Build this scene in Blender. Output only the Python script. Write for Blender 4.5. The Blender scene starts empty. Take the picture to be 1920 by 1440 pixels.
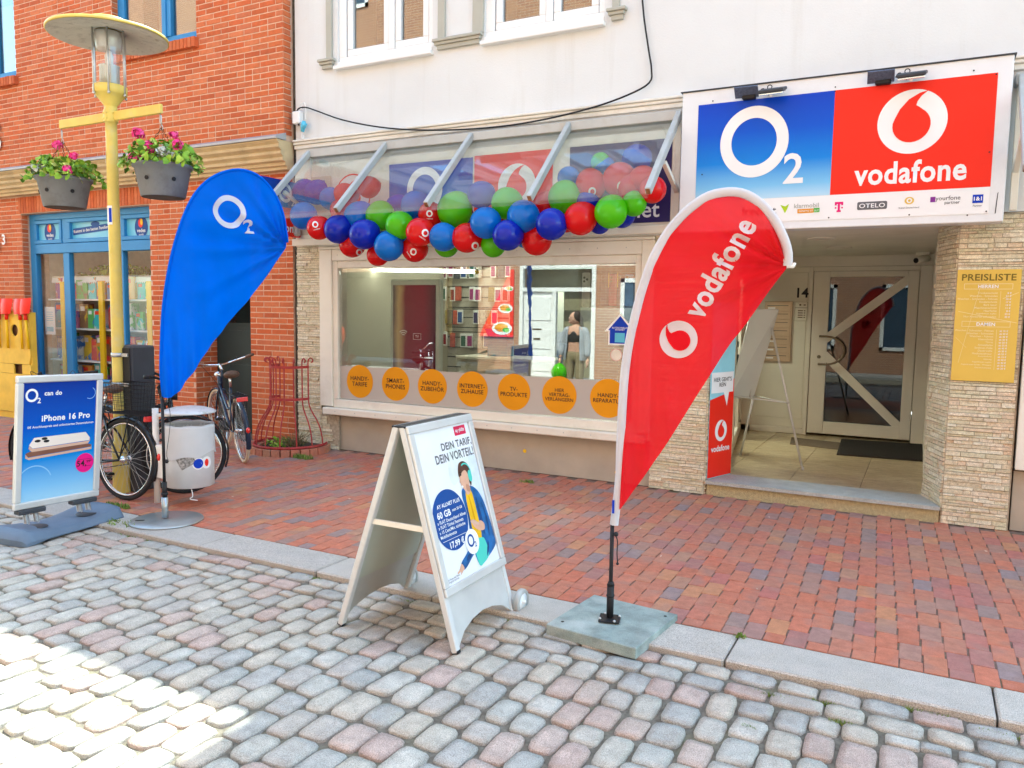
import bpy, bmesh, math, random
from mathutils import Matrix, Vector, Euler
random.seed(7)
rnd = random.random
U = random.uniform
R = math.radians
SC = bpy.context.scene
COL = SC.collection
V = Vector

# ---------------------------------------------------------------- camera
cam_d = bpy.data.cameras.new('camera')
cam = bpy.data.objects.new('camera', cam_d)
COL.objects.link(cam)
cam_d.sensor_fit = 'HORIZONTAL'
cam_d.sensor_width = 36.0
cam_d.lens = 27.55
cam_d.clip_start = 0.05
cam_d.clip_end = 500.0
_r, _u, _f = V((0.88400761, 0.46723349, 0.01494702)), V((-0.05567844, 0.07348961, 0.99574052)), V((-0.46414487, 0.88107442, -0.0909802))
CAMP = V((0.0, -7.114, 1.641))
cam.matrix_world = Matrix((( _r.x, _u.x, -_f.x, CAMP.x), (_r.y, _u.y, -_f.y, CAMP.y), (_r.z, _u.z, -_f.z, CAMP.z), (0, 0, 0, 1)))
SC.camera = cam

# ---------------------------------------------------------------- sky, sun, exposure
SUN_EL, SUN_AZ = R(58), R(0)          # the sun stands behind the shop, straight over its roof
world = bpy.data.worlds.new('World')
SC.world = world
world.use_nodes = True
wn = world.node_tree
bg = wn.nodes['Background']
sky = wn.nodes.new('ShaderNodeTexSky')
sky.sky_type = 'NISHITA'
sky.sun_disc = False
sky.sun_elevation = SUN_EL
sky.sun_rotation = SUN_AZ
sky.air_density = 1.0
sky.dust_density = 1.0
sky.ozone_density = 1.0
wn.links.new(sky.outputs[0], bg.inputs[0])
bg.inputs[1].default_value = 0.15
sd = bpy.data.lights.new('sun', 'SUN')
sd.energy = 2.6
sd.angle = R(0.5)
sd.color = (1.0, 0.97, 0.93)
sun = bpy.data.objects.new('sun', sd)
COL.objects.link(sun)
_dir = V((0.0, -math.cos(SUN_EL), -math.sin(SUN_EL)))
sun.rotation_euler = _dir.to_track_quat('-Z', 'Y').to_euler()
sun.location = (0, 10, 20)
SC.view_settings.view_transform = 'Standard'
SC.view_settings.look = 'None'
SC.view_settings.gamma = 1.0
SC.view_settings.use_curve_mapping = False
SC.view_settings.exposure = 2.8
SC.view_settings.use_white_balance = True
SC.view_settings.white_balance_whitepoint = (1.015, .93, 1.055)
SC.cycles.use_denoising = True
SC.cycles.max_bounces = 10
SC.cycles.transparent_max_bounces = 24
SC.cycles.caustics_reflective = False
SC.cycles.caustics_refractive = False
SC.cycles.sample_clamp_indirect = 6.0

# ---------------------------------------------------------------- object helpers
WM = {}

def _link(o, parent, local):
    COL.objects.link(o)
    if parent is not None:
        o.parent = parent
        if local:
            WM[o.name] = WM[parent.name]
        else:
            o.matrix_parent_inverse = WM[parent.name].inverted()
            WM[o.name] = Matrix.Identity(4)
    else:
        WM[o.name] = Matrix.Identity(4)

def thing(name, label, cat, loc=(0, 0, 0), rz=0.0, group=None, rot=None, kind=None):
    o = bpy.data.objects.new(name, None)
    o.empty_display_size = 0.1
    COL.objects.link(o)
    o.location = loc
    o.rotation_euler = rot if rot else (0, 0, rz)
    WM[o.name] = Matrix.Translation(loc) @ Euler(o.rotation_euler).to_matrix().to_4x4()
    tag(o, label, cat, group, kind)
    return o

def tag(o, label=None, cat=None, group=None, kind=None):
    if label: o['label'] = label
    if cat: o['category'] = cat
    if group: o['group'] = group
    if kind: o['kind'] = kind
    return o

def copy_tree(o, parent=None):
    c = o.copy()
    COL.objects.link(c)
    c.parent = parent
    if parent is not None:
        c.matrix_parent_inverse = o.matrix_parent_inverse.copy()
    WM[c.name] = WM.get(o.name, Matrix.Identity(4))
    for ch in list(o.children):
        copy_tree(ch, c)
    return c

def place(o, loc, rz=0.0, rot=None):
    o.location = loc
    o.rotation_euler = rot if rot else (0, 0, rz)
    WM[o.name] = Matrix.Translation(loc) @ Euler(o.rotation_euler).to_matrix().to_4x4()

def FR(o, x=(1, 0, 0), y=(0, 0, 1)):
    x, y = V(x).normalized(), V(y).normalized()
    z = x.cross(y).normalized()
    return Matrix(((x.x, y.x, z.x, o[0]), (x.y, y.y, z.y, o[1]), (x.z, y.z, z.z, o[2]), (0, 0, 0, 1)))

class M:
    """collects shapes; link() makes ONE mesh object of them"""
    def __init__(s, T=None):
        s.v, s.f, s.mi, s.sm = [], [], [], []
        s.T = T
        s.m = 0
    def add(s, vs, fs, smooth=False, T=None):
        n = len(s.v)
        for p in vs:
            p = V(p)
            if T is not None: p = T @ p
            if s.T is not None: p = s.T @ p
            s.v.append(p)
        for f in fs:
            s.f.append([i + n for i in f]); s.mi.append(s.m); s.sm.append(smooth)
        return s
    def box(s, x0, x1, y0, y1, z0, z1, b=0.0, T=None):
        if x0 > x1: x0, x1 = x1, x0
        if y0 > y1: y0, y1 = y1, y0
        if z0 > z1: z0, z1 = z1, z0
        if b <= 0:
            vs = [(x, y, z) for z in (z0, z1) for y in (y0, y1) for x in (x0, x1)]
            fs = [(0, 2, 3, 1), (4, 5, 7, 6), (0, 1, 5, 4), (2, 6, 7, 3), (0, 4, 6, 2), (1, 3, 7, 5)]
            return s.add(vs, fs, False, T)
        c = V(((x0 + x1) / 2, (y0 + y1) / 2, (z0 + z1) / 2))
        h = ((x1 - x0) / 2, (y1 - y0) / 2, (z1 - z0) / 2)
        b = min(b, 0.45 * min(h))
        vs, idx = [], {}
        for sx in (-1, 1):
            for sy in (-1, 1):
                for sz in (-1, 1):
                    for a in range(3):
                        q = [sx * (h[0] - b), sy * (h[1] - b), sz * (h[2] - b)]
                        q[a] = (sx, sy, sz)[a] * h[a]
                        idx[(sx, sy, sz, a)] = len(vs)
                        vs.append(c + V(q))
        fs = []
        S = (-1, 1)
        for a in range(3):
            o1, o2 = (a + 1) % 3, (a + 2) % 3
            for sg in S:
                loop = []
                for (p, q) in ((-1, -1), (1, -1), (1, 1), (-1, 1)):
                    k = [0, 0, 0]; k[a] = sg; k[o1] = p; k[o2] = q
                    loop.append(idx[(*k, a)])
                fs.append(loop)
        for a in range(3):
            o1, o2 = (a + 1) % 3, (a + 2) % 3
            for p in S:
                for q in S:
                    loop = []
                    for (sg, ax) in ((-1, o1), (1, o1), (1, o2), (-1, o2)):
                        k = [0, 0, 0]; k[a] = sg; k[o1] = p; k[o2] = q
                        loop.append(idx[(*k, ax)])
                    fs.append(loop)
        for sx in S:
            for sy in S:
                for sz in S:
                    fs.append([idx[(sx, sy, sz, a)] for a in range(3)])
        out = []
        for f in fs:
            p = [V(vs[i]) for i in f]
            nrm = (p[1] - p[0]).cross(p[2] - p[0])
            ctr = sum(p, V((0, 0, 0))) / len(p)
            out.append(f if nrm.dot(ctr - c) > 0 else f[::-1])
        return s.add(vs, out, False, T)
    def cbox(s, c, d, b=0.0, T=None):
        return s.box(c[0] - d[0] / 2, c[0] + d[0] / 2, c[1] - d[1] / 2, c[1] + d[1] / 2, c[2] - d[2] / 2, c[2] + d[2] / 2, b, T)
    def beam(s, p0, p1, w, h, b=0.0, up=(0, 0, 1)):
        p0, p1 = V(p0), V(p1)
        z = (p1 - p0); L = z.length; z.normalize()
        x = V(up).cross(z)
        if x.length < 1e-4: x = V((1, 0, 0)).cross(z)
        x.normalize(); y = z.cross(x)
        T = Matrix(((x.x, y.x, z.x, p0.x), (x.y, y.y, z.y, p0.y), (x.z, y.z, z.z, p0.z), (0, 0, 0, 1)))
        return s.box(-w / 2, w / 2, -h / 2, h / 2, 0, L, b, T)
    def tube(s, pts, r, n=8, closed=False, caps=True, T=None):
        pts = [V(p) for p in pts]
        k = len(pts)
        rs = r if isinstance(r, (list, tuple)) else [r] * k
        vs, fs = [], []
        prev = None
        for i in range(k):
            if closed: d = pts[(i + 1) % k] - pts[i - 1]
            elif i == 0: d = pts[1] - pts[0]
            elif i == k - 1: d = pts[-1] - pts[-2]
            else: d = pts[i + 1] - pts[i - 1]
            if d.length < 1e-9: d = V((0, 0, 1))
            d.normalize()
            if prev is None:
                a = V((0, 0, 1)) if abs(d.z) < 0.9 else V((1, 0, 0))
                x = a.cross(d).normalized()
            else:
                x = prev - d * prev.dot(d)
                x = x.normalized() if x.length > 1e-6 else V((1, 0, 0)).cross(d).normalized()
            prev = x
            y = d.cross(x)
            for j in range(n):
                t = 2 * math.pi * j / n
                vs.append(pts[i] + (x * math.cos(t) + y * math.sin(t)) * rs[i])
        for i in range(k if closed else k - 1):
            a, b = i * n, ((i + 1) % k) * n
            for j in range(n):
                fs.append((a + j, a + (j + 1) % n, b + (j + 1) % n, b + j))
        if caps and not closed:
            fs.append(list(range(n))[::-1]); fs.append(list(range((k - 1) * n, k * n)))
        return s.add(vs, fs, True, T)
    def cyl(s, p0, p1, r, n=12, r1=None, T=None):
        return s.tube([p0, p1], [r, r if r1 is None else r1], n, T=T)
    def lathe(s, prof, n=24, c=(0, 0, 0), T=None, smooth=True, arc=None):
        vs, fs = [], []
        a0, a1 = arc if arc else (0, 2 * math.pi)
        full = arc is None
        cols = n if full else n + 1
        for (r, z) in prof:
            for j in range(cols):
                t = a0 + (a1 - a0) * j / n
                vs.append((c[0] + r * math.cos(t), c[1] + r * math.sin(t), c[2] + z))
        for i in range(len(prof) - 1):
            for j in range(n):
                a = i * cols + j; b = i * cols + (j + 1) % cols
                fs.append((a, b, b + cols, a + cols))
        return s.add(vs, fs, smooth, T)
    def plate(s, pts, t=0.002, T=None, z=0.0):
        """flat outline in local XY, faces +Z, thickness t behind it"""
        n = len(pts)
        ar = sum(pts[i][0] * pts[(i + 1) % n][1] - pts[(i + 1) % n][0] * pts[i][1] for i in range(n))
        if ar < 0: pts = pts[::-1]
        vs = [(p[0], p[1], z) for p in pts]
        fs = [list(range(n))]
        if t > 0:
            vs += [(p[0], p[1], z - t) for p in pts]
            fs += [(i, n + i, n + (i + 1) % n, (i + 1) % n) for i in range(n)]
            fs.append([n + i for i in range(n)][::-1])
        return s.add(vs, fs, False, T)
    def rect(s, cx, cy, w, h, t=0.002, T=None, z=0.0, rc=0.0):
        if rc <= 0:
            p = [(cx - w / 2, cy - h / 2), (cx + w / 2, cy - h / 2), (cx + w / 2, cy + h / 2), (cx - w / 2, cy + h / 2)]
        else:
            p = []
            for (sx, sy, a) in ((1, 1, 0), (-1, 1, 90), (-1, -1, 180), (1, -1, 270)):
                for k in range(5):
                    q = R(a + 22.5 * k)
                    p.append((cx + sx * (w / 2 - rc) + rc * math.cos(q), cy + sy * (h / 2 - rc) + rc * math.sin(q)))
        return s.plate(p, t, T, z)
    def disc(s, cx, cy, rx, ry=None, n=40, t=0.002, T=None, z=0.0):
        ry = rx if ry is None else ry
        return s.plate([(cx + rx * math.cos(2 * math.pi * k / n), cy + ry * math.sin(2 * math.pi * k / n)) for k in range(n)], t, T, z)
    def ring(s, cx, cy, ro, ri, n=48, T=None, z=0.0, k=1.0, a0=0, a1=360):
        vs, fs = [], []
        for j in range(n + 1):
            t = R(a0 + (a1 - a0) * j / n)
            vs += [(cx + ro * math.cos(t), cy + k * ro * math.sin(t), z), (cx + ri * math.cos(t), cy + k * ri * math.sin(t), z)]
        for j in range(n):
            fs.append((2 * j, 2 * j + 2, 2 * j + 3, 2 * j + 1))
        return s.add(vs, fs, False, T)
    def sphere(s, c, r, n=16, k=10, sc=(1, 1, 1), T=None):
        vs, fs = [], []
        for i in range(k + 1):
            a = math.pi * i / k
            for j in range(n):
                t = 2 * math.pi * j / n
                vs.append((c[0] + sc[0] * r * math.sin(a) * math.cos(t), c[1] + sc[1] * r * math.sin(a) * math.sin(t), c[2] + sc[2] * r * math.cos(a)))
        for i in range(k):
            for j in range(n):
                fs.append((i * n + j, (i + 1) * n + j, (i + 1) * n + (j + 1) % n, i * n + (j + 1) % n))
        return s.add(vs, fs, True, T)
    def mesh(s, name, mats):
        me = bpy.data.meshes.new(name)
        me.from_pydata([tuple(p) for p in s.v], [], s.f)
        if not isinstance(mats, (list, tuple)): mats = [mats]
        for m in mats: me.materials.append(m)
        me.polygons.foreach_set('material_index', s.mi)
        me.polygons.foreach_set('use_smooth', s.sm)
        me.validate()
        me.update()
        return me
    def link(s, name, mats, parent=None, local=False, kind=None, label=None):
        return put(name, s.mesh(name, mats), parent, local, kind, label)

def put(name, me, parent=None, local=False, kind=None, label=None):
    o = bpy.data.objects.new(name, me)
    _link(o, parent, local)
    if kind: o['kind'] = kind
    if label: o['label'] = label
    return o

def text_mesh(s, w=None, h=None, bold=0.0, align='c', lines=0.9, shear=0.0, halign='CENTER'):
    cu = bpy.data.curves.new('lettering', 'FONT')
    cu.body = s
    cu.size = 1.0
    cu.offset = bold
    cu.space_line = lines
    cu.shear = shear
    cu.space_character = 1.0 + 2.2 * bold
    cu.align_x = halign
    cu.resolution_u = 3
    ob = bpy.data.objects.new('lettering', cu)
    me = bpy.data.meshes.new_from_object(ob)
    bpy.data.objects.remove(ob)
    bpy.data.curves.remove(cu)
    if not me.vertices: return me
    xs = [v.co.x for v in me.vertices]; ys = [v.co.y for v in me.vertices]
    x0, x1, y0, y1 = min(xs), max(xs), min(ys), max(ys)
    sx = w / (x1 - x0) if w else None
    sy = h / (y1 - y0) if h else None
    if sx is None: sx = sy
    if sy is None: sy = sx
    for v in me.vertices:
        xx = {'c': v.co.x - (x0 + x1) / 2, 'l': v.co.x - x0, 'r': v.co.x - x1}[align]
        v.co = V((xx * sx, (v.co.y - (y0 + y1) / 2) * sy, 0))
    return me

def refine(me, thr):
    """cut long edges so that a flat print can follow a curved surface"""
    bm_ = bmesh.new(); bm_.from_mesh(me)
    bmesh.ops.triangulate(bm_, faces=bm_.faces[:])
    for _ in range(4):
        es = [e for e in bm_.edges if e.calc_length() > thr]
        if not es: break
        bmesh.ops.subdivide_edges(bm_, edges=es, cuts=1)
        bmesh.ops.triangulate(bm_, faces=bm_.faces[:])
    bm_.to_mesh(me); bm_.free()

def text(s, mat, T, parent, w=None, h=None, bold=0.0, name='lettering', align='c', local=False, fn=None, lines=0.9, shear=0.0, halign='CENTER'):
    me = text_mesh(s, w, h, bold, align, lines, shear, halign)
    if fn and me.vertices: refine(me, (w or h) / 24)
    for v in me.vertices:
        p = v.co
        if fn: p = fn(p)
        v.co = T @ p
    me.materials.clear()
    me.materials.append(mat)
    return put(name, me, parent, local)

def swirl(r, rot=0.0):
    """red comma inside a white disc, in units of the disc radius r"""
    p = [(.43, .93), (.18, .87), (-.12, .70), (-.36, .42), (-.50, .12)]
    for k in range(0, 21):
        a = R(172 + (418 - 172) * k / 20)
        p.append((-.01 + .545 * math.cos(a), -.10 + .545 * math.sin(a)))
    p += [(.20, .43), (.10, .50), (.13, .62), (.24, .78)]
    c, s = math.cos(rot), math.sin(rot)
    return [((c * x - s * y) * r, (s * x + c * y) * r) for (x, y) in p]

def emblem(parent, T, r, m_white, m_red, rot=0.0, fn=None, ell=1.0, local=False, name='emblem'):
    m = M()
    m.disc(0, 0, r, r * ell, 48, 0.0)
    m.m = 1
    m.plate([(x, y * ell) for x, y in swirl(r, rot)], 0.0, z=0.0025)
    if fn: m.v = [fn(p) for p in m.v]
    m.v = [T @ p for p in m.v]
    return m.link(name, [m_white, m_red], parent, local)

def oxy(parent, T, r, mat, fn=None, local=False, two=True, name='lettering'):
    """the letter O as a ring with a small 2 at its lower right"""
    m = M()
    m.ring(0, 0, r, r * .665, 56, k=1.05)
    if fn: m.v = [fn(p) for p in m.v]
    m.v = [T @ p for p in m.v]
    o = m.link(name, mat, parent, local)
    if two:
        f2 = (lambda p: fn(p + V((r * 1.17, -r * .86, 0)))) if fn else None
        T2 = T if fn else T @ Matrix.Translation((r * 1.17, -r * .86, 0))
        text('2', mat, T2, parent, w=r * .56, h=r * .88, bold=.018, fn=f2, local=local)
    return o
# ---------------------------------------------------------------- materials
def nd(nt, t, x=0, **kw):
    n = nt.nodes.new(t)
    for k, v in kw.items():
        if hasattr(n, k): setattr(n, k, v)
        else: n.inputs[k].default_value = v
    return n

def noise(nt, coord, scale, detail=4, rough=.55, dist=0.0):
    n = nd(nt, 'ShaderNodeTexNoise')
    n.inputs['Scale'].default_value = scale; n.inputs['Detail'].default_value = detail
    n.inputs['Roughness'].default_value = rough; n.inputs['Distortion'].default_value = dist
    nt.links.new(coord, n.inputs['Vector'])
    return n.outputs[0]

def ramp(nt, fac, stops, interp='LINEAR'):
    r = nd(nt, 'ShaderNodeValToRGB')
    cr = r.color_ramp
    cr.interpolation = interp
    while len(cr.elements) < len(stops): cr.elements.new(0.5)
    for e, (p, c) in zip(cr.elements, stops):
        e.position = p
        e.color = (*c, 1) if len(c) == 3 else c
    nt.links.new(fac, r.inputs[0])
    return r.outputs[0]

def mixc(nt, a, b, fac, mode='MIX'):
    n = nt.nodes.new('ShaderNodeMix')
    n.data_type = 'RGBA'; n.blend_type = mode
    for sk, v in ((n.inputs[0], fac), (n.inputs[6], a), (n.inputs[7], b)):
        if hasattr(v, 'is_output') or hasattr(v, 'links'): nt.links.new(v, sk)
        elif isinstance(v, (int, float)): sk.default_value = v
        else: sk.default_value = (*v, 1) if len(v) == 3 else v
    return n.outputs[2]

def math_(nt, op, a, b=None, c=None):
    n = nt.nodes.new('ShaderNodeMath'); n.operation = op
    for i, v in enumerate((a, b, c)):
        if v is None: continue
        if hasattr(v, 'links'): nt.links.new(v, n.inputs[i])
        else: n.inputs[i].default_value = v
    return n.outputs[0]

def new(name):
    m = bpy.data.materials.new(name)
    m.use_nodes = True
    nt = m.node_tree
    return m, nt, nt.nodes['Principled BSDF']

def wpos(nt):
    return nt.nodes.new('ShaderNodeNewGeometry').outputs['Position']

def bump(nt, bs, h, strength=.3, dist=.01):
    b = nt.nodes.new('ShaderNodeBump')
    b.inputs['Strength'].default_value = strength
    b.inputs['Distance'].default_value = dist
    nt.links.new(h, b.inputs['Height'])
    nt.links.new(b.outputs[0], bs.inputs['Normal'])

def mat(name, c, rough=.6, metal=0.0, var=.12, scale=9.0, bmp=0.0, bscale=60.0, spec=.22, dirt=None, dscale=3.0, coat=0.0):
    m, nt, bs = new(name)
    P = wpos(nt)
    bs.inputs['Roughness'].default_value = rough
    bs.inputs['Metallic'].default_value = metal
    bs.inputs['Specular IOR Level'].default_value = spec
    bs.inputs['Coat Weight'].default_value = coat
    lo = tuple(x * (1 - var) for x in c); hi = tuple(min(1, x * (1 + var * .7)) for x in c)
    col = ramp(nt, noise(nt, P, scale, 5), [(.3, lo), (.7, hi)])
    if dirt:
        col = mixc(nt, col, dirt, ramp(nt, noise(nt, P, dscale, 7, .7), [(.52, (0, 0, 0)), (.75, (.75, .75, .75))]))
    nt.links.new(col, bs.inputs['Base Color'])
    rn = nd(nt, 'ShaderNodeMapRange')
    rn.inputs['To Min'].default_value = max(0.02, rough * .85); rn.inputs['To Max'].default_value = min(1, rough * 1.2)
    nt.links.new(noise(nt, P, scale * 2.3, 4), rn.inputs[0])
    nt.links.new(rn.outputs[0], bs.inputs['Roughness'])
    if bmp > 0: bump(nt, bs, noise(nt, P, bscale, 6, .65), bmp, .01)
    return m

def flat(name, c, rough=.5, spec=.15):
    return mat(name, c, rough, var=.03, scale=4, spec=spec)

def piece_mat(name, cols, rough=.8, nvar=.18, nscale=14, bmp=.4, bscale=90, speck=0.0, flash=None, stain=None):
    """each loose piece takes its own colour from the list (a random number per piece)"""
    m, nt, bs = new(name)
    P = wpos(nt)
    oi = nt.nodes.new('ShaderNodeObjectInfo').outputs['Random']
    isl = nt.nodes.new('ShaderNodeNewGeometry').outputs['Random Per Island']
    rv = math_(nt, 'FRACT', math_(nt, 'ADD', oi, isl))
    n = len(cols)
    col = ramp(nt, rv, [(i / n, c) for i, c in enumerate(cols)], 'CONSTANT')
    dark = noise(nt, P, nscale, 6, .6)
    k = nd(nt, 'ShaderNodeMapRange')
    k.inputs['From Min'].default_value = .25; k.inputs['From Max'].default_value = .75
    k.inputs['To Min'].default_value = 1 - nvar; k.inputs['To Max'].default_value = 1 + nvar
    nt.links.new(dark, k.inputs[0])
    vs = nt.nodes.new('ShaderNodeVectorMath'); vs.operation = 'SCALE'
    nt.links.new(col, vs.inputs[0]); nt.links.new(k.outputs[0], vs.inputs['Scale'])
    col = vs.outputs[0]
    if flash:   # kiln-flashed ends and edges
        off = nt.nodes.new('ShaderNodeVectorMath'); off.operation = 'ADD'
        cm = nt.nodes.new('ShaderNodeCombineXYZ')
        nt.links.new(math_(nt, 'MULTIPLY', rv, 37.0), cm.inputs[2])
        nt.links.new(P, off.inputs[0]); nt.links.new(cm.outputs[0], off.inputs[1])
        col = mixc(nt, col, flash, ramp(nt, noise(nt, off.outputs[0], 5.5, 2, .4), [(.54, (0, 0, 0)), (.72, (.6, .6, .6))]))
    if stain:
        col = mixc(nt, col, stain, ramp(nt, noise(nt, P, 1.6, 8, .7), [(.5, (0, 0, 0)), (.75, (.55, .55, .55))]))
    if speck > 0:
        vo = nd(nt, 'ShaderNodeTexNoise'); vo.inputs['Scale'].default_value = 260; vo.inputs['Detail'].default_value = 2
        nt.links.new(P, vo.inputs['Vector'])
        sp = ramp(nt, vo.outputs[0], [(.36, (1 - speck,) * 3), (.5, (1, 1, 1)), (.66, (1 + speck,) * 3)])
        col = mixc(nt, col, sp, 1.0, 'MULTIPLY')
    nt.links.new(col, bs.inputs['Base Color'])
    bs.inputs['Roughness'].default_value = rough
    bs.inputs['Specular IOR Level'].default_value = .2
    if bmp > 0: bump(nt, bs, noise(nt, P, bscale, 7, .7), bmp, .006)
    return m

def glass(name, tint=(.93, .96, .95), k=1.0, base=0.0, rough=0.0, ior=1.52, film=None):
    """a thin pane: clear with mirror reflection after Fresnel (two panes reflect more than one: k)"""
    m = bpy.data.materials.new(name)
    m.use_nodes = True
    nt = m.node_tree
    nt.nodes.clear()
    out = nt.nodes.new('ShaderNodeOutputMaterial')
    tr = nt.nodes.new('ShaderNodeBsdfTransparent'); tr.inputs[0].default_value = (*tint, 1)
    gl = nt.nodes.new('ShaderNodeBsdfGlossy'); gl.inputs['Roughness'].default_value = rough
    gl.inputs[0].default_value = (.98, .98, .98, 1)
    ge = nt.nodes.new('ShaderNodeNewGeometry')
    dt = nt.nodes.new('ShaderNodeVectorMath'); dt.operation = 'DOT_PRODUCT'
    nt.links.new(ge.outputs['Normal'], dt.inputs[0]); nt.links.new(ge.outputs['Incoming'], dt.inputs[1])
    cs = math_(nt, 'ABSOLUTE', dt.outputs['Value'])
    f5 = math_(nt, 'POWER', math_(nt, 'SUBTRACT', 1.0, cs), 5.0)
    f = math_(nt, 'MULTIPLY_ADD', f5, .957, .043)          # Schlick, the same from both sides of the pane
    f = math_(nt, 'MULTIPLY_ADD', f, k, base)
    f = math_(nt, 'MINIMUM', f, 1.0)
    first = tr.outputs[0]
    if film:
        df = nt.nodes.new('ShaderNodeBsdfDiffuse'); df.inputs[0].default_value = (*film[0], 1)
        tl = nt.nodes.new('ShaderNodeBsdfTranslucent'); tl.inputs[0].default_value = (*film[0], 1)
        mm = nt.nodes.new('ShaderNodeMixShader'); mm.inputs[0].default_value = .4
        nt.links.new(df.outputs[0], mm.inputs[1]); nt.links.new(tl.outputs[0], mm.inputs[2])
        m2 = nt.nodes.new('ShaderNodeMixShader')
        n1 = noise(nt, wpos(nt), 4.0, 6, .65)
        nt.links.new(math_(nt, 'MULTIPLY', n1, film[1] * 2), m2.inputs[0])
        nt.links.new(tr.outputs[0], m2.inputs[1]); nt.links.new(mm.outputs[0], m2.inputs[2])
        first = m2.outputs[0]
    mx = nt.nodes.new('ShaderNodeMixShader')
    nt.links.new(f, mx.inputs[0]); nt.links.new(first, mx.inputs[1]); nt.links.new(gl.outputs[0], mx.inputs[2])
    nt.links.new(mx.outputs[0], out.inputs[0])
    return m

def cloth(name, c, trans=.35, open_=.06, rough=.75):
    m = bpy.data.materials.new(name)
    m.use_nodes = True
    nt = m.node_tree
    bs = nt.nodes['Principled BSDF']; out = nt.nodes['Material Output']
    P = wpos(nt)
    col = ramp(nt, noise(nt, P, 6, 3), [(.3, tuple(x * .92 for x in c)), (.7, c)])
    nt.links.new(col, bs.inputs['Base Color'])
    bs.inputs['Roughness'].default_value = rough
    bs.inputs['Specular IOR Level'].default_value = .12
    bump(nt, bs, noise(nt, P, 420, 2), .12, .002)
    tl = nt.nodes.new('ShaderNodeBsdfTranslucent'); nt.links.new(col, tl.inputs[0])
    a = nt.nodes.new('ShaderNodeMixShader'); a.inputs[0].default_value = trans
    nt.links.new(bs.outputs[0], a.inputs[1]); nt.links.new(tl.outputs[0], a.inputs[2])
    tr = nt.nodes.new('ShaderNodeBsdfTransparent')
    tr.inputs[0].default_value = (*[min(1, .35 + x) for x in c], 1)
    b = nt.nodes.new('ShaderNodeMixShader'); b.inputs[0].default_value = open_
    nt.links.new(a.outputs[0], b.inputs[1]); nt.links.new(tr.outputs[0], b.inputs[2])
    nt.links.new(b.outputs[0], out.inputs[0])
    return m

def rubber(name, c):
    m, nt, bs = new(name)
    out = nt.nodes['Material Output']
    bs.inputs['Base Color'].default_value = (*c, 1)
    bs.inputs['Roughness'].default_value = .13
    bs.inputs['Specular IOR Level'].default_value = .4
    bs.inputs['Coat Weight'].default_value = .12
    bs.inputs['Coat Roughness'].default_value = .06
    tl = nt.nodes.new('ShaderNodeBsdfTranslucent'); tl.inputs[0].default_value = (*c, 1)
    mx = nt.nodes.new('ShaderNodeMixShader'); mx.inputs[0].default_value = .42
    nt.links.new(bs.outputs[0], mx.inputs[1]); nt.links.new(tl.outputs[0], mx.inputs[2])
    nt.links.new(mx.outputs[0], out.inputs[0])
    return m

def grad(name, axis, lo, hi, stops, rough=.35, nz=0.0, spec=.18, glow=0.0):
    """printed colour that runs along one world axis from lo to hi"""
    m, nt, bs = new(name)
    P = wpos(nt)
    sp = nt.nodes.new('ShaderNodeSeparateXYZ'); nt.links.new(P, sp.inputs[0])
    mr = nd(nt, 'ShaderNodeMapRange'); mr.inputs['From Min'].default_value = lo; mr.inputs['From Max'].default_value = hi
    nt.links.new(sp.outputs[axis], mr.inputs[0])
    v = mr.outputs[0]
    if nz > 0:
        v = math_(nt, 'ADD', v, math_(nt, 'MULTIPLY', math_(nt, 'SUBTRACT', noise(nt, P, 3, 3), .5), nz))
    cc_ = ramp(nt, v, stops)
    nt.links.new(cc_, bs.inputs['Base Color'])
    if glow > 0:
        nt.links.new(cc_, bs.inputs['Emission Color']); bs.inputs['Emission Strength'].default_value = glow
    bs.inputs['Roughness'].default_value = rough
    bs.inputs['Specular IOR Level'].default_value = spec
    return m

def emit(name, c, s):
    m, nt, bs = new(name)
    bs.inputs['Base Color'].default_value = (*c, 1)
    bs.inputs['Emission Color'].default_value = (*c, 1)
    bs.inputs['Emission Strength'].default_value = s
    return m

X = {}
X['cobble'] = piece_mat('granite_setts', [(.43, .415, .37), (.45, .415, .36), (.39, .375, .345), (.46, .365, .315), (.41, .375, .335), (.48, .45, .395), (.445, .34, .295), (.375, .365, .335), (.45, .42, .36), (.47, .42, .35)], .74, .24, 14, .8, 110, .3, stain=(.41, .35, .27))
X['grit'] = mat('sett_joint_grit', (.20, .18, .145), .95, var=.35, scale=40, bmp=.9, bscale=180, dirt=(.20, .195, .10), dscale=2.5)
X['paver'] = piece_mat('clinker_pavers', [(.48, .16, .095), (.45, .155, .095), (.46, .18, .11), (.42, .17, .115), (.50, .17, .105), (.44, .175, .115), (.40, .205, .135), (.36, .19, .145), (.48, .215, .115), (.46, .165, .11), (.29, .195, .17), (.46, .16, .10), (.47, .175, .11), (.49, .15, .09), (.45, .165, .105), (.47, .17, .11), (.48, .165, .10), (.34, .19, .16), (.36, .16, .135), (.28, .20, .19), (.43, .15, .12)], .62, .22, 18, .4, 110, .12, flash=(.31, .18, .15), stain=(.42, .27, .19))
X['sandjoint'] = mat('paver_joint_sand', (.20, .135, .105), .95, var=.4, scale=30, bmp=.5, bscale=150, dirt=(.17, .18, .07), dscale=1.2)
X['kerb'] = piece_mat('kerb_granite', [(.46, .42, .37), (.43, .395, .355), (.48, .44, .385)], .75, .12, 7, .5, 150, .35, stain=(.42, .37, .29))
X['asphalt'] = mat('ground_far', (.30, .29, .28), .9, var=.25, scale=2.0, bmp=.4, bscale=40)
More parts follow.
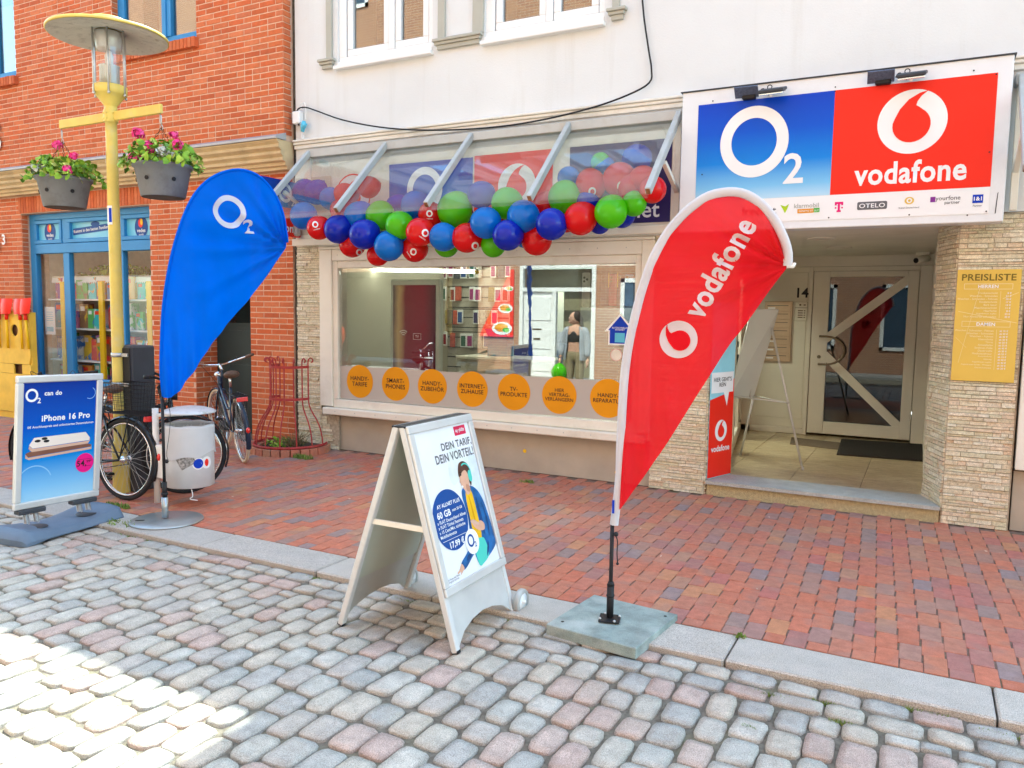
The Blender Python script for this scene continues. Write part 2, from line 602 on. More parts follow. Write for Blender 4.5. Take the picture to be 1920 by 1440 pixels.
X['brick'] = piece_mat('facing_bricks', [(.54, .135, .048), (.49, .115, .04), (.57, .155, .06), (.51, .14, .058), (.55, .125, .044), (.46, .105, .04), (.58, .175, .075), (.53, .15, .068)], .82, .14, 16, .5, 100, .08)
X['mortar'] = mat('pink_mortar', (.70, .47, .34), .95, var=.14, scale=20, bmp=.4, bscale=160)
X['plaster'] = mat('white_render', (.66, .675, .675), .9, var=.035, scale=1.3, bmp=.16, bscale=60, dirt=(.61, .615, .60), dscale=.9)
X['band'] = mat('cream_render_trim', (.76, .73, .66), .85, var=.07, scale=3, bmp=.2, bscale=40, dirt=(.50, .46, .38), dscale=2.2)
X['greytrim'] = mat('grey_painted_stucco', (.43, .42, .36), .8, var=.06, scale=4, bmp=.15, bscale=50)
X['upvc'] = mat('white_window_frame', (.80, .80, .79), .35, var=.03, scale=3, spec=.5)
X['cream'] = mat('cream_shop_frame', (.78, .74, .64), .5, var=.05, scale=3, dirt=(.60, .55, .45), dscale=2.5)
X['beige'] = mat('beige_aluminium', (.74, .69, .60), .45, var=.05, scale=3)
X['beige2'] = mat('beige_panel', (.75, .71, .60), .5, var=.05, scale=2)
X['plinth'] = mat('taupe_plinth', (.43, .375, .30), .85, var=.10, scale=3, bmp=.15, bscale=60, dirt=(.48, .42, .33), dscale=1.5)
X['ledger'] = piece_mat('split_stone_strips', [(.66, .59, .43), (.72, .65, .49), (.60, .53, .38), (.70, .62, .48), (.74, .69, .54), (.62, .57, .40), (.68, .56, .41)], .85, .28, 40, .9, 140, .25, stain=(.58, .47, .30))
X['ledgerback'] = mat('stone_strip_bedding', (.42, .35, .26), .95, var=.3, scale=30)  # brown bedding behind and between the stone strips
X['travertine'] = None
X['granite_step'] = piece_mat('granite_step', [(.40, .40, .37)], .6, .15, 9, .3, 200, .45)
X['terrazzo'] = piece_mat('granite_riser', [(.42, .35, .20)], .7, .25, 40, .4, 220, .6)
X['alu'] = mat('aluminium', (.64, .65, .64), .38, .35, var=.08, scale=6)
X['alugrey'] = mat('grey_painted_steel', (.47, .48, .46), .45, .2, var=.08, scale=5, dirt=(.40, .37, .31), dscale=4)
X['white'] = mat('white_paint', (.80, .80, .79), .45, var=.03, scale=3)
X['whiteboard'] = mat('white_sign_panel', (.74, .76, .78), .3, var=.04, scale=1.5, dirt=(.62, .63, .64), dscale=2)
X['print_white'] = flat('white_print', (.82, .82, .82), .4)
X['red'] = mat('red_print', (.80, .022, .012), .35, var=.05, scale=2)
X['redp'] = mat('red_painted_iron', (.40, .045, .045), .5, var=.25, scale=20, dirt=(.30, .12, .08), dscale=9)
X['blue'] = flat('blue_print', (.005, .045, .45), .4)
X['navy'] = flat('navy_print', (.015, .07, .27), .4)
X['purple'] = mat('dark_purple_print', (.035, .025, .12), .35, var=.08, scale=2)
X['bluep'] = mat('blue_window_paint', (.05, .26, .55), .35, var=.06, scale=3)
X['yellowp'] = mat('yellow_lamp_paint', (.70, .55, .14), .4, var=.1, scale=7, dirt=(.60, .53, .28), dscale=8)
X['black'] = mat('black_plastic', (.02, .02, .022), .45, var=.1, scale=12)
X['dark'] = mat('dark_grey', (.055, .06, .07), .5, var=.1, scale=8)
X['dgreen'] = mat('dark_green_door', (.032, .05, .05), .35, var=.06, scale=3)
X['tyre'] = mat('tyre_rubber', (.028, .028, .03), .8, var=.2, scale=40, bmp=.5, bscale=300)
X['ctyre'] = mat('cream_tyre', (.62, .52, .38), .8, var=.15, scale=20)
X['chrome'] = mat('chrome', (.75, .75, .75), .18, 1.0, var=.05, scale=10)
X['bikeblk'] = mat('black_bike_paint', (.016, .017, .02), .25, var=.1, scale=10, coat=.4)
X['bikeblue'] = mat('dark_blue_bike_paint', (.018, .03, .055), .25, var=.1, scale=10, coat=.4)
X['leather'] = mat('brown_leather', (.13, .075, .05), .5, var=.2, scale=20)
X['reflector'] = mat('red_reflector', (.72, .02, .02), .2, var=.1, scale=30, spec=.8)
X['baseblue'] = mat('blue_grey_plastic', (.13, .18, .25), .5, var=.08, scale=8, bmp=.15, bscale=200)
X['slab'] = piece_mat('wet_concrete_slab', [(.25, .31, .29)], .4, .4, 9, .3, 60, .15, flash=(.50, .54, .51), stain=(.48, .52, .48))
X['steelplate'] = mat('brushed_base_plate', (.42, .45, .46), .3, .7, var=.1, scale=5)
X['pot'] = mat('grey_plastic_pot', (.20, .205, .21), .6, var=.1, scale=6, dirt=(.10, .09, .08), dscale=4)
X['potunder'] = mat('dirty_pot_underside', (.10, .075, .06), .9, var=.3, scale=12)
X['soil'] = mat('soil', (.06, .045, .03), 1.0, var=.4, scale=40)
X['leaf'] = piece_mat('geranium_leaves', [(.15, .30, .03), (.24, .42, .04), (.10, .23, .03), (.34, .48, .06), (.19, .37, .04), (.42, .46, .10)], .55, .2, 30, 0, 10)
X['leafdry'] = piece_mat('dry_twigs', [(.20, .12, .06), (.10, .12, .05), (.28, .18, .10)], .8, .2, 30, 0, 10)
X['grass'] = piece_mat('grass_blades', [(.13, .22, .04), (.18, .28, .05), (.24, .28, .08)], .7, .2, 30, 0, 10)
X['petal'] = piece_mat('pink_petals', [(.78, .04, .26), (.68, .03, .20), (.80, .10, .34)], .6, .15, 60, 0, 10)
X['silverleaf'] = piece_mat('grey_leaves', [(.45, .47, .42), (.52, .54, .50)], .7, .2, 30, 0, 10)
X['chain'] = mat('rusty_chain', (.17, .085, .05), .7, .5, var=.3, scale=60)
X['galv'] = mat('galvanised_wire', (.55, .55, .54), .4, .8, var=.1, scale=30)
X['bag'] = cloth('bin_liner', (.84, .84, .84), .35, .10, .35)
X['orange'] = mat('orange_film', (.72, .29, .008), .5, var=.05, scale=3)
X['film'] = mat('satin_grey_film', (.47, .425, .38), .5, var=.05, scale=1.5)
X['ink'] = flat('black_print', (.02, .02, .022), .5)
X['greyink'] = flat('grey_print', (.13, .13, .14), .5)
X['gold'] = mat('yellow_price_board', (.68, .46, .09), .45, var=.08, scale=2)
X['palegold'] = flat('pale_print', (.82, .72, .42), .5)
X['glass_shop'] = glass('shop_glass', (.94, .965, .95), 3.0, .0)
X['glass_up'] = glass('window_glass', (.80, .83, .83), 2.6, .05)
X['glass_toy'] = glass('toy_shop_glass', (.95, .97, .96), .8, .0)
X['glass_door'] = glass('door_glass', (.60, .62, .62), .9, .0)
X['glass_canopy'] = glass('canopy_glass', (.95, .98, .965), 1.0, .01, film=((.74, .76, .73), .055))
X['glass_side'] = glass('side_glass', (.88, .90, .89), 1.4, .01)
X['glass_lamp'] = glass('lamp_glass', (.95, .96, .96), 1.4, .02)
X['can_white'] = cloth('flag_sleeve_white', (.76, .76, .78), .3, .02)
X['flag_red'] = cloth('flag_cloth_red', (.86, .008, .025), .38, .14)
X['flag_blue'] = cloth('flag_cloth_blue', (.0, .14, .78), .32, .015)
X['ral_red'] = rubber('balloon_rubber_red', (.82, .008, .015))
X['ral_blue'] = rubber('balloon_rubber_blue', (.012, .22, .72))
X['ral_navy'] = rubber('balloon_rubber_dark_blue', (.008, .03, .52))
X['ral_green'] = rubber('balloon_rubber_green', (.14, .66, .015))
X['interior'] = mat('shop_wall', (.58, .53, .43), .8, var=.04, scale=2)
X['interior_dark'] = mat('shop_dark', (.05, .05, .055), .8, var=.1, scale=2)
X['shopfloor'] = mat('shop_floor', (.22, .20, .18), .4, var=.1, scale=3)
X['wood'] = mat('birch_play_board', (.82, .54, .07), .5, var=.16, scale=4)
X['yellowtoy'] = mat('yellow_toy_plastic', (.82, .52, .02), .35, var=.04, scale=6)
X['redtoy'] = mat('red_toy_plastic', (.80, .03, .02), .35, var=.04, scale=6)
X['greentoy'] = flat('green_toy', (.10, .45, .06), .4)
X['skyblue'] = flat('sky_blue_print', (.13, .50, .68), .4)
X['teal'] = flat('teal_print', (.10, .55, .45), .4)
X['skin'] = mat('skin', (.62, .36, .26), .55, var=.05, scale=20)
X['hair'] = mat('dark_hair', (.035, .022, .018), .5, var=.3, scale=60)
X['jacket'] = mat('grey_jacket', (.36, .39, .44), .85, var=.12, scale=18, bmp=.3, bscale=60)
X['khaki'] = mat('khaki_trousers', (.28, .23, .14), .9, var=.12, scale=14)
X['rust'] = mat('rust', (.28, .13, .06), .9, var=.4, scale=30)
X['mat_dark'] = mat('ribbed_mat', (.045, .038, .034), .95, var=.3, scale=60)
X['mat_brown'] = mat('brown_mat', (.16, .115, .08), .95, var=.2, scale=60)
X['copper'] = mat('copper_mailbox', (.50, .38, .27), .35, .6, var=.08, scale=5)
X['bronze'] = mat('bronze_handle', (.20, .15, .10), .35, .7, var=.1, scale=10)
X['magenta'] = flat('magenta_print', (.78, .01, .22), .4)
X['pink2'] = flat('telecom_pink', (.72, .005, .17), .4)
X['rosegold'] = flat('rose_gold_print', (.62, .40, .30), .35)
X['palerose'] = flat('pale_rose_print', (.80, .70, .62), .35)
X['hdrop'] = mat('zinc_flashing', (.42, .43, .44), .5, .4, var=.1, scale=5)
X['sandstone'] = mat('sandstone_cornice', (.60, .47, .27), .9, var=.14, scale=5, bmp=.4, bscale=60, dirt=(.38, .30, .19), dscale=3.5)
X['roof'] = mat('roof_tiles', (.30, .11, .07), .8, var=.2, scale=5)

m, nt, bs = new('white_render_streaked')
P = wpos(nt)
mp = nt.nodes.new('ShaderNodeMapping'); mp.inputs['Scale'].default_value = (5.0, 5.0, .35)
nt.links.new(P, mp.inputs[0])
c0 = ramp(nt, noise(nt, P, 1.1, 5), [(.3, (.665, .675, .67)), (.7, (.72, .73, .725))])
c0 = mixc(nt, c0, (.55, .53, .48), ramp(nt, noise(nt, mp.outputs[0], 1.0, 7, .65), [(.55, (0, 0, 0)), (.85, (.55, .55, .55))]))
c0 = mixc(nt, c0, (.60, .58, .52), ramp(nt, noise(nt, P, 7.0, 8, .75), [(.60, (0, 0, 0)), (.80, (.6, .6, .6))]))
nt.links.new(c0, bs.inputs['Base Color'])
bs.inputs['Roughness'].default_value = .9; bs.inputs['Specular IOR Level'].default_value = .2
bump(nt, bs, noise(nt, P, 55, 6, .7), .25, .01)
X['plaster'] = m

# floor of the porch: streaked marble tiles
m, nt, bs = new('porch_floor_tiles')
P = wpos(nt)
mp = nt.nodes.new('ShaderNodeMapping'); mp.inputs['Scale'].default_value = (3.0, 16.0, 1.0); mp.inputs['Rotation'].default_value = (0, 0, .15)
nt.links.new(P, mp.inputs[0])
c1 = ramp(nt, noise(nt, mp.outputs[0], 2.4, 7, .7), [(.3, (.30, .21, .105)), (.5, (.52, .40, .235)), (.68, (.72, .62, .45))])
c1 = mixc(nt, c1, ramp(nt, noise(nt, P, 60, 3), [(.35, (.75, .72, .68)), (.65, (1, 1, 1))]), 1.0, 'MULTIPLY')
nt.links.new(c1, bs.inputs['Base Color'])
bs.inputs['Roughness'].default_value = .28
X['travertine'] = m

# large-scale brick wall across the street (seen only in the reflections)
m, nt, bs = new('opposite_brickwork')
P = wpos(nt)
mp = nt.nodes.new('ShaderNodeMapping'); mp.inputs['Rotation'].default_value = (R(90), 0, 0)
nt.links.new(P, mp.inputs[0])
bt = nt.nodes.new('ShaderNodeTexBrick')
for k, v in (('Color1', (.40, .19, .10, 1)), ('Color2', (.32, .14, .08, 1)), ('Mortar', (.52, .44, .35, 1)), ('Scale', 4.0), ('Mortar Size', .018), ('Brick Width', 1.0), ('Row Height', .27)):
    bt.inputs[k].default_value = v
nt.links.new(mp.outputs[0], bt.inputs[0])
nt.links.new(bt.outputs[0], bs.inputs['Base Color'])
bs.inputs['Roughness'].default_value = .9
X['oppbrick'] = m
# ---------------------------------------------------------------- ground, street, pavement, kerb
def screen(p):
    d = V(p) - CAMP
    w = d.dot(_f)
    if w < .05: return (-9, -9, w)
    return (.5 + .765 * d.dot(_r) / w, .5 - 1.0202 * d.dot(_u) / w, w)
def in_view(p, mrg=.02):
    a = screen(p)
    return a[2] > 0 and -mrg < a[0] < 1 + mrg and -mrg < a[1] < 1 + mrg

ZS = -0.024                                       # top of the setts, a low kerb step below the pavement
g = M(); g.box(-60, 60, -60, 60, -.30, -.12)
tag(g.link('ground', X['asphalt']), kind='structure')
g = M(); g.box(-30, 20, -9.4, -3.43, -.119, ZS - .0165)
street = tag(g.link('street', X['grit']), kind='structure')
g = M(); g.box(-30, 20, -3.1, 4.2, -.118, -.0065)
pave = tag(g.link('pavement', X['sandjoint']), kind='structure')
g = M(); g.box(-30, 20, -11.0, -9.4, -.117, 0.02)
tag(g.link('far_pavement', X['asphalt']), kind='structure')

def scatter(items, meshes, name, many, parent, matx, limit=300):
    """items: (location, rot z, scale, tilt, variant). The nearest in view are objects, the rest one mesh"""
    inv = [i for i in items if in_view(i[0])]
    inv.sort(key=lambda i: screen(i[0])[2])
    top = inv[:limit]
    ids = set(id(i) for i in top)
    rest = M()
    for it in items:
        loc, rz, sc, tilt, k = it
        T = Matrix.Translation(loc) @ Euler((tilt[0], tilt[1], rz)).to_matrix().to_4x4() @ Matrix.Diagonal((*sc, 1))
        if id(it) in ids:
            o = put(name, meshes[k], parent)
            o.location = loc; o.rotation_euler = (tilt[0], tilt[1], rz); o.scale = sc
        else:
            me = meshes[k]
            rest.add([v.co for v in me.vertices], [list(p.vertices) for p in me.polygons], me.polygons[0].use_smooth, T)
    if rest.v: rest.link(many, matx, parent, kind='stuff')

# setts: uneven rounded blocks, unit footprint, top near z = 0
setts = []
for q in range(18):
    m = M(); n = 12
    f1, f2, f3 = U(0, 6.28), U(0, 6.28), U(0, 6.28); pw = U(3.2, 6.0)
    rr = [.985 + .022 * math.cos(2 * math.pi * k / n + f1) + .02 * math.cos(4 * math.pi * k / n + f2) + .012 * math.cos(6 * math.pi * k / n + f3) + U(-.008, .008) for k in range(n)]
    def outline(k, s):
        a = 2 * math.pi * (k + .5) / n
        c, sn = math.cos(a), math.sin(a)
        e = 2 / pw
        return (math.copysign(abs(c) ** e, c) * .5 * s * rr[k], math.copysign(abs(sn) ** e, sn) * .5 * s * rr[k])
    tx, ty = U(-.006, .006), U(-.006, .006)
    vs = []
    for (s, z) in ((1.0, -.05), (.995, -.008), (.955, -.0008), (.55, .0012)):
        for k in range(n):
            x, y = outline(k, s)
            vs.append((x, y, z + (x * tx + y * ty) * 1.5 + (U(-.0024, .0018) if s < .95 else U(-.002, .001))))
    fs = []
    for i in range(3):
        for k in range(n):
            fs.append((i * n + k, i * n + (k + 1) % n, (i + 1) * n + (k + 1) % n, (i + 1) * n + k))
    fs.append([3 * n + k for k in range(n)])
    m.add(vs, fs, True)
    setts.append(m.mesh('cobblestone', X['cobble']))
items = []
# two rows laid along the kerb
for row, (yy, w) in enumerate(((-3.500, .128), (-3.636, .130))):
    x = -11.0 + row * .1
    while x < 3.2:
        L = U(.16, .24)
        items.append(((x + L / 2, yy + U(-.006, .006), ZS - U(0, .006)), U(-.03, .03), (L - .006, w - U(0, .008), 1), (U(-.015, .015), U(-.015, .015)), random.randrange(18)))
        x += L
# courses running across the street
x = -11.0
while x < 3.2:
    w = U(.118, .150)
    y = -3.706
    first = True
    while y > -6.6:
        L = U(.165, .25) if not first else U(.08, .24)
        first = False
        if rnd() < .08: L = U(.12, .15)
        bow = .012 * math.sin(x * .9 + y * 1.3)
        items.append(((x + w / 2 + bow + U(-.006, .006), y - L / 2, ZS - U(0, .005)), U(-.055, .055), (w - U(.001, .009), L - U(.001, .011), 1), (U(-.02, .02), U(-.02, .02)), random.randrange(18)))
        y -= L
    x += w
scatter(items, setts, 'cobblestone', 'cobblestones', street, X['cobble'])

# clinker pavers laid in columns towards the houses
pav = []
for q in range(8):
    m = M(); m.box(-.5, .5, -.5, .5, -.02, 0)
    m = M()
    b1, b2 = .02, .012
    vs = []
    for (i, z) in ((0, -.03), (0, -.003), (1, 0)):
        for (sx, sy) in ((-1, -1), (1, -1), (1, 1), (-1, 1)):
            vs.append((sx * (.5 - i * b1) + U(-.006, .006), sy * (.5 - i * b2) + U(-.004, .004), z))
    fs = [(8, 9, 10, 11)]
    for i in range(2):
        for k in range(4):
            fs.append((i * 4 + k, i * 4 + (k + 1) % 4, (i + 1) * 4 + (k + 1) % 4, (i + 1) * 4 + k))
    m.add(vs, fs)
    pav.append(m.mesh('paving_brick', X['paver']))
items = []
PW, PL = .1045, .208
sk = -.05                                          # the columns stand a little askew to the kerb
col = 0
x = -12.2
while x < 3.0:
    off = (.5 if col % 2 else 0.0) * PL + U(-.01, .01)
    y = -3.09
    if off > .02:
        items.append((x, y, y + off - .003)); 
    y += off if off > .02 else 0
    while y < .06:
        items.append((x, y, y + PL - .0032)); y += PL
    x += PW; col += 1
real = []
for (xx, ya, yb) in items:
    if yb - ya < .02: continue
    yc = (ya + yb) / 2
    if yc > -.02: continue
    real.append(((xx + sk * (yc + 3.09), yc, U(-.0025, .0015)), U(-.012, .012), (PW - .003 - U(0, .002), yb - ya, 1), (U(-.006, .006), U(-.006, .006)), random.randrange(8)))
scatter(real, pav, 'paving_brick', 'paving_bricks', pave, X['paver'])

# kerb stones, about a metre each
kerb = thing('kerb', None, None, (0, -3.26, 0), kind='structure')
xs = [-12.4, -11.4, -10.45, -9.4, -8.4, -7.45, -6.5, -5.42, -4.37, -3.32, -2.45, -1.62, -.77, .35, 1.45, 2.5, 3.6]
for a, b in zip(xs[:-1], xs[1:]):
    m = M(); m.box(a + .004, b - .005, -3.428 + U(-.004, .004), -3.102, -.10, U(-.003, .002), .008)
    m.link('kerb_stone', X['kerb'], kerb)

# weeds and grass in the joints
def tuft(name, label, c, n, hmin, hmax, spread, matx, sx=1.0, sy=1.0):
    m = M()
    for _ in range(n):
        a = U(0, 6.283); d = spread * math.sqrt(rnd())
        b = V((c[0] + sx * d * math.cos(a), c[1] + sy * d * math.sin(a), c[2]))
        h = U(hmin, hmax); lean = V((U(-1, 1), U(-1, 1), 0)) * h * .7
        w = V((U(-1, 1), U(-1, 1), 0)).normalized() * U(.003, .007)
        t = b + lean + V((0, 0, h)); mid = b + lean * .35 + V((0, 0, h * .6))
        m.add([b - w, b + w, mid + w * .8, t, mid - w * .8], [(0, 1, 2, 4), (4, 2, 3)])
    o = m.link(name, matx)
    return tag(o, label, 'weed', 'weeds growing in the joints')
tuft('weed', 'green weed tuft on the pavement under the taupe plinth, right of the folding board', (-3.35, -.42, 0), 60, .01, .04, .05, X['grass'], 1.6, .7)
tuft('weed', 'grass tuft beside the red iron planter guard', (-6.02, -.62, 0), 160, .02, .06, .10, X['grass'], 1.5, .6)
tuft('weed', 'small weed in the kerb joint near the right corner of the street', (-.76, -3.12, 0), 30, .008, .022, .03, X['grass'])
tuft('weed', 'grass between kerb and blue flag base plate', (-5.32, -3.34, -.02), 120, .01, .05, .12, X['grass'], 1.6, .5)
tuft('weed', 'grass strip along kerb behind the poster stand base', (-5.8, -3.02, 0), 190, .01, .04, .09, X['grass'], 1.6, .5)
mm = M()
for (xa, ya, sp) in ((-4.3, -3.1, .10), (-3.9, -3.1, .1), (-.55, -3.62, .10), (-.3, -3.58, .06), (.1, -3.45, .12), (-.22, -3.72, .05), (-2.6, -3.5, .1), (-5.0, -3.46, .2), (-.55, -3.95, .03), (.38, -3.5, .1), (-3.3, -3.47, .06), (-1.9, -3.47, .1)):
    for _ in range(70):
        b = V((xa + U(-1, 1) * sp, ya + U(-1, 1) * .012, ZS - .016)); h = U(.012, .024)
        w = V((U(-1, 1), U(-1, 1), 0)).normalized() * .004
        mm.add([b - w, b + w, b + V((U(-.01, .01), U(-.01, .01), h))], [(0, 1, 2)])
tag(mm.link('moss', X['grass']), 'thin green moss and grass in the stone joints', 'moss', kind='stuff')
# fallen petals and leaves
mm = M()
for _ in range(26):
    c = V((U(-2.3, 1.0), U(-2.4, -.3), .004)) if rnd() < .6 else V((U(-5.5, -4.2), U(-2.4, -1.2), .004))
    a = U(0, 6.28); s = U(.006, .016)
    d, e = V((math.cos(a), math.sin(a), 0)) * s, V((-math.sin(a), math.cos(a), 0)) * s * .5
    mm.add([c - d, c - e + V((0, 0, .003)), c + d + V((0, 0, .004)), c + e], [(0, 1, 2, 3)])
tag(mm.link('litter', mat('fallen_petals', (.70, .52, .40), .9, var=.3, scale=30)), 'small pale fallen petals scattered on the brick pavement', 'petals', kind='stuff')
# ---------------------------------------------------------------- the white house with the phone shop
def ledger(parent, name, T, w, z0, z1, rowh=.026, cut=None):
    """split stone strips on a face: local x = 0..w, y = height, z = outwards"""
    back = M(T); back.rect(w / 2, (z0 + z1) / 2, w, z1 - z0, .02, z=.001)
    back.link('bedding', X['ledgerback'], parent)
    m = M(T)
    z = z0
    while z < z1 - .004:
        h = min(U(rowh * .6, rowh * 1.55), z1 - z)
        x = -U(0, .06)
        while x < w:
            L = U(.04, .26)
            a, b = max(0, x), min(w, x + L)
            if b - a > .012 and not (cut and cut(a, b, z)):
                d = U(.003, .020)
                t = U(-.002, .002)
                vs = [(a + .0012, z + .0012, 0), (b - .0012, z + .0012, 0), (b - .0012, z + h - .0012, 0), (a + .0012, z + h - .0012, 0),
                      (a + .002, z + .003, d), (b - .002, z + .003 + t, d + U(-.004, .004)), (b - .002, z + h - .003, d + U(-.004, .003)), (a + .002, z + h - .003 - t, d)]
                m.add(vs, [(4, 5, 6, 7), (0, 1, 5, 4), (1, 2, 6, 5), (2, 3, 7, 6), (3, 0, 4, 7)])
            x += L
        z += h
    return m.link(name, X['ledger'], parent, kind='stuff')

wb = thing('white_house', 'white rendered house with glazed phone shop front and recessed stone-clad entrance', 'house', (-1.8, 0, 0))
XL, XR = -6.655, 4.2
m = M()
w1, w2, zt, zh = (-6.02, -4.75), (-4.12, -2.83), 4.36, 5.95
D = .32
m.box(XL, XR, 0, D, 2.46, zt)
for a, b in ((XL, w1[0]), (w1[1], w2[0]), (w2[1], XR)): m.box(a, b, 0, D, zt, zh)
m.box(XL, XR, 0, D, zh, 7.4)
wall = m.link('wall', X['plaster'], wb)
m = M()
m.box(XL + .01, XR, D, 9.0, 2.70, 2.80)                       # floor above the shop
m.box(XL + .01, XL + .2, D, 9.0, -.05, 7.38)
m.box(XR - .2, XR, D, 9.0, -.05, 7.38)
m.box(XL + .01, XR, 8.8, 9.0, -.05, 7.38)
m.link('inner_wall', X['interior'], wb)
m = M()
m.box(XL, XR + .1, -.15, 9.1, 7.42, 7.56)                     # eaves
rf = m.link('roof', X['roof'], wb)
m = M()
m.box(-2.36, XR, -.02, 6.5, 7.57, 12.4)                        # tall gable over the entrance
m.link('gable', X['plaster'], wb)
# string course
m = M()
m.box(XL - .005, XR, -.045, -.001, 3.545, 3.575, .006); m.box(XL - .005, XR, -.028, -.001, 3.50, 3.543, .004); m.box(XL - .005, XR, -.06, -.001, 3.576, 3.60, .006)
m.link('string_course', X['band'], wb)
m = M(); m.box(-6.722, -6.657, .03, .30, 0, 7.2)
m.link('wall_gap', mat('dirty_gap', (.10, .09, .07), 1.0, var=.6, scale=14, bmp=.8, bscale=30), wb)
# upper windows
for (a, b), mul in ((w1, -5.295), (w2, -3.41)):
    wf = M()
    y0, y1 = .02, .09
    wf.box(a, b, y0 - .035, y1, zt + .002, zt + .045, .004)
    wf.box(a, b, y0, y1, zt + .046, zt + .10, .004)
    wf.box(a, a + .10, y0, y1, zt + .101, zh - .101, .004); wf.box(b - .06, b, y0, y1, zt + .101, zh - .101, .004)
    wf.box(a, b, y0, y1, zh - .10, zh - .002, .004)
    wf.box(mul - .035, mul + .035, y0, y1, zt + .101, zh - .101, .004)
    win = wf.link('window', X['upvc'], wb)
    for (p, q) in ((a + .11, mul - .04), (mul + .04, b - .07)):
        s = M(); i = .075
        s.box(p, q, y0 + .012, y1 - .01, zt + .104, zt + .104 + i, .006); s.box(p, q, y0 + .012, y1 - .01, zh - .19, zh - .11, .006)
        s.box(p, p + i, y0 + .012, y1 - .01, zt + .105 + i, zh - .192, .006); s.box(q - i, q, y0 + .012, y1 - .01, zt + .105 + i, zh - .192, .006)
        s.link('sash', X['upvc'], win)
        gp = M(); gp.box(p + i - .01, q - i + .01, y0 + .045, y0 + .051, zt + .10 + i, zh - .18)
        gp.link('pane', X['glass_up'], win)
    sl = M(); sl.box(a - .02, b + .02, -.07, .018, zt - .045, zt - .004, .006)
    sl.link('sill', X['upvc'], win)
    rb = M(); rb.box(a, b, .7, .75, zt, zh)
    rb.link('window_backing', mat('room_dark', (.06, .06, .07), .9), win)  # dark sheet stands in for the unlit room behind the panes
# grey stucco frames beside the windows
def cap(m, x0, x1, z):
    m.box(x0, x1, -.07, -.002, z + .055, z + .085, .005); m.box(x0 + .015, x1 - .02, -.052, -.002, z + .025, z + .054, .004); m.box(x0 + .04, x1 - .035, -.035, -.002, z - .02, z + .024, .004)
for (bars, (ca, cb), cz) in ((((-6.17, -6.09),), (-6.27, -6.045), 4.37), (((-4.67, -4.585), (-4.25, -4.125)), (-4.715, -4.13), 4.37), (((-2.745, -2.675),), (-2.79, -2.60), 4.37), (((-1.35, -1.27),), (-1.42, -1.2), 4.61)):
    m = M()
    for (a, b) in bars: m.box(a, b, -.03, -.002, cz + .084, 6.1, .004)
    cap(m, ca, cb, cz)
    m.link('stucco_frame', X['greytrim'], wb)

# piers in split stone
m = M()
m.box(XL, -6.29, .004, .30, 0, 2.458); m.box(-6.289, -6.06, .004, .30, 0, .41)
m.link('pier', X['ledgerback'], wb)
ledger(wb, 'stone_strips', FR((XL, .002, 0)), .365, .0, 2.42)
ledger(wb, 'stone_strips', FR((-6.289, .002, 0)), .25, .0, .40, cut=lambda a, b, z: b > .12 + .13 * (1 - z / .4))
m = M()
m.add([(-2.26, .004, 0), (-1.737, .004, 0), (-1.60, .40, 0), (-1.66, .62, 0), (-2.26, .62, 0)] + [(-2.26, .004, 2.457), (-1.737, .004, 2.457), (-1.60, .40, 2.457), (-1.66, .62, 2.457), (-2.26, .62, 2.457)],
      [(0, 1, 6, 5), (1, 2, 7, 6), (2, 3, 8, 7), (3, 4, 9, 8), (4, 0, 5, 9)])
m.link('pier', X['ledgerback'], wb)
ledger(wb, 'stone_strips', FR((-2.26, .002, 0)), .523, .0, 2.45)
cd = V((.137, .40, 0)); cl = cd.length
ledger(wb, 'stone_strips', FR((-1.737, .002, .0), (.137, .40, 0)), cl, .0, 2.45)
m = M()
m.add([(.186, .004, 0), (.645, .004, 0), (.645, .4, 0), (.05, .39, 0)] + [(.186, .004, 2.457), (.645, .004, 2.457), (.645, .4, 2.457), (.05, .39, 2.457)],
      [(0, 1, 5, 4), (1, 2, 6, 5), (3, 0, 4, 7), (2, 3, 7, 6)])
m.link('pier', X['ledgerback'], wb)
ledger(wb, 'stone_strips', FR((.186, .002, 0)), .45, .0, 2.45)
ledger(wb, 'stone_strips', FR((.05, .39, .0), (.136, -.388, 0)), .41, .0, 2.45)
# plinth
for (a, b, c) in ((-6.06, -2.262, .418), (.66, XR, .47)):
    m = M(); m.box(a, b, .045, .30, 0, c); m.link('plinth', X['plinth'], wb)

# shop window
m = M()
m.box(-6.288, -6.105, -.035, .25, .515, 2.33, .006); m.box(-2.385, -2.262, -.035, .25, .515, 2.33, .006)
m.box(-6.104, -2.386, -.03, .25, 2.20, 2.33, .006); m.box(-6.288, -2.262, -.05, .25, 2.332, 2.362, .006)
m.box(-6.104, -2.386, -.015, .20, .505, .60, .006)
m.box(-6.104, -6.035, -.01, .12, .602, 2.199, .005); m.box(-2.452, -2.386, -.01, .12, .602, 2.199, .005); m.box(-6.034, -2.453, -.01, .12, 2.118, 2.199, .005)
sw = m.link('shop_window', X['cream'], wb)
m = M(); m.box(-6.034, -2.453, .028, .036, .601, 2.117)
m.link('pane', X['glass_shop'], sw)
m = M(); m.box(-6.215, -2.30, -.085, .04, .421, .503, .01)
m.link('sill', X['cream'], sw)
m = M(); m.box(-6.30, -2.22, -.03, .24, 2.364, 2.455, .004)
m.link('head_board', X['band'], sw)
m = M()
for x in [v * .01 for v in range(-602, -245, 29)]:
    for z in (2.265, .465): m.disc(x, z, .006, n=8, t=.003, T=FR((0, -.0315 if z > 1 else -.0865, 0)))
m.link('screws', X['alugrey'], sw)
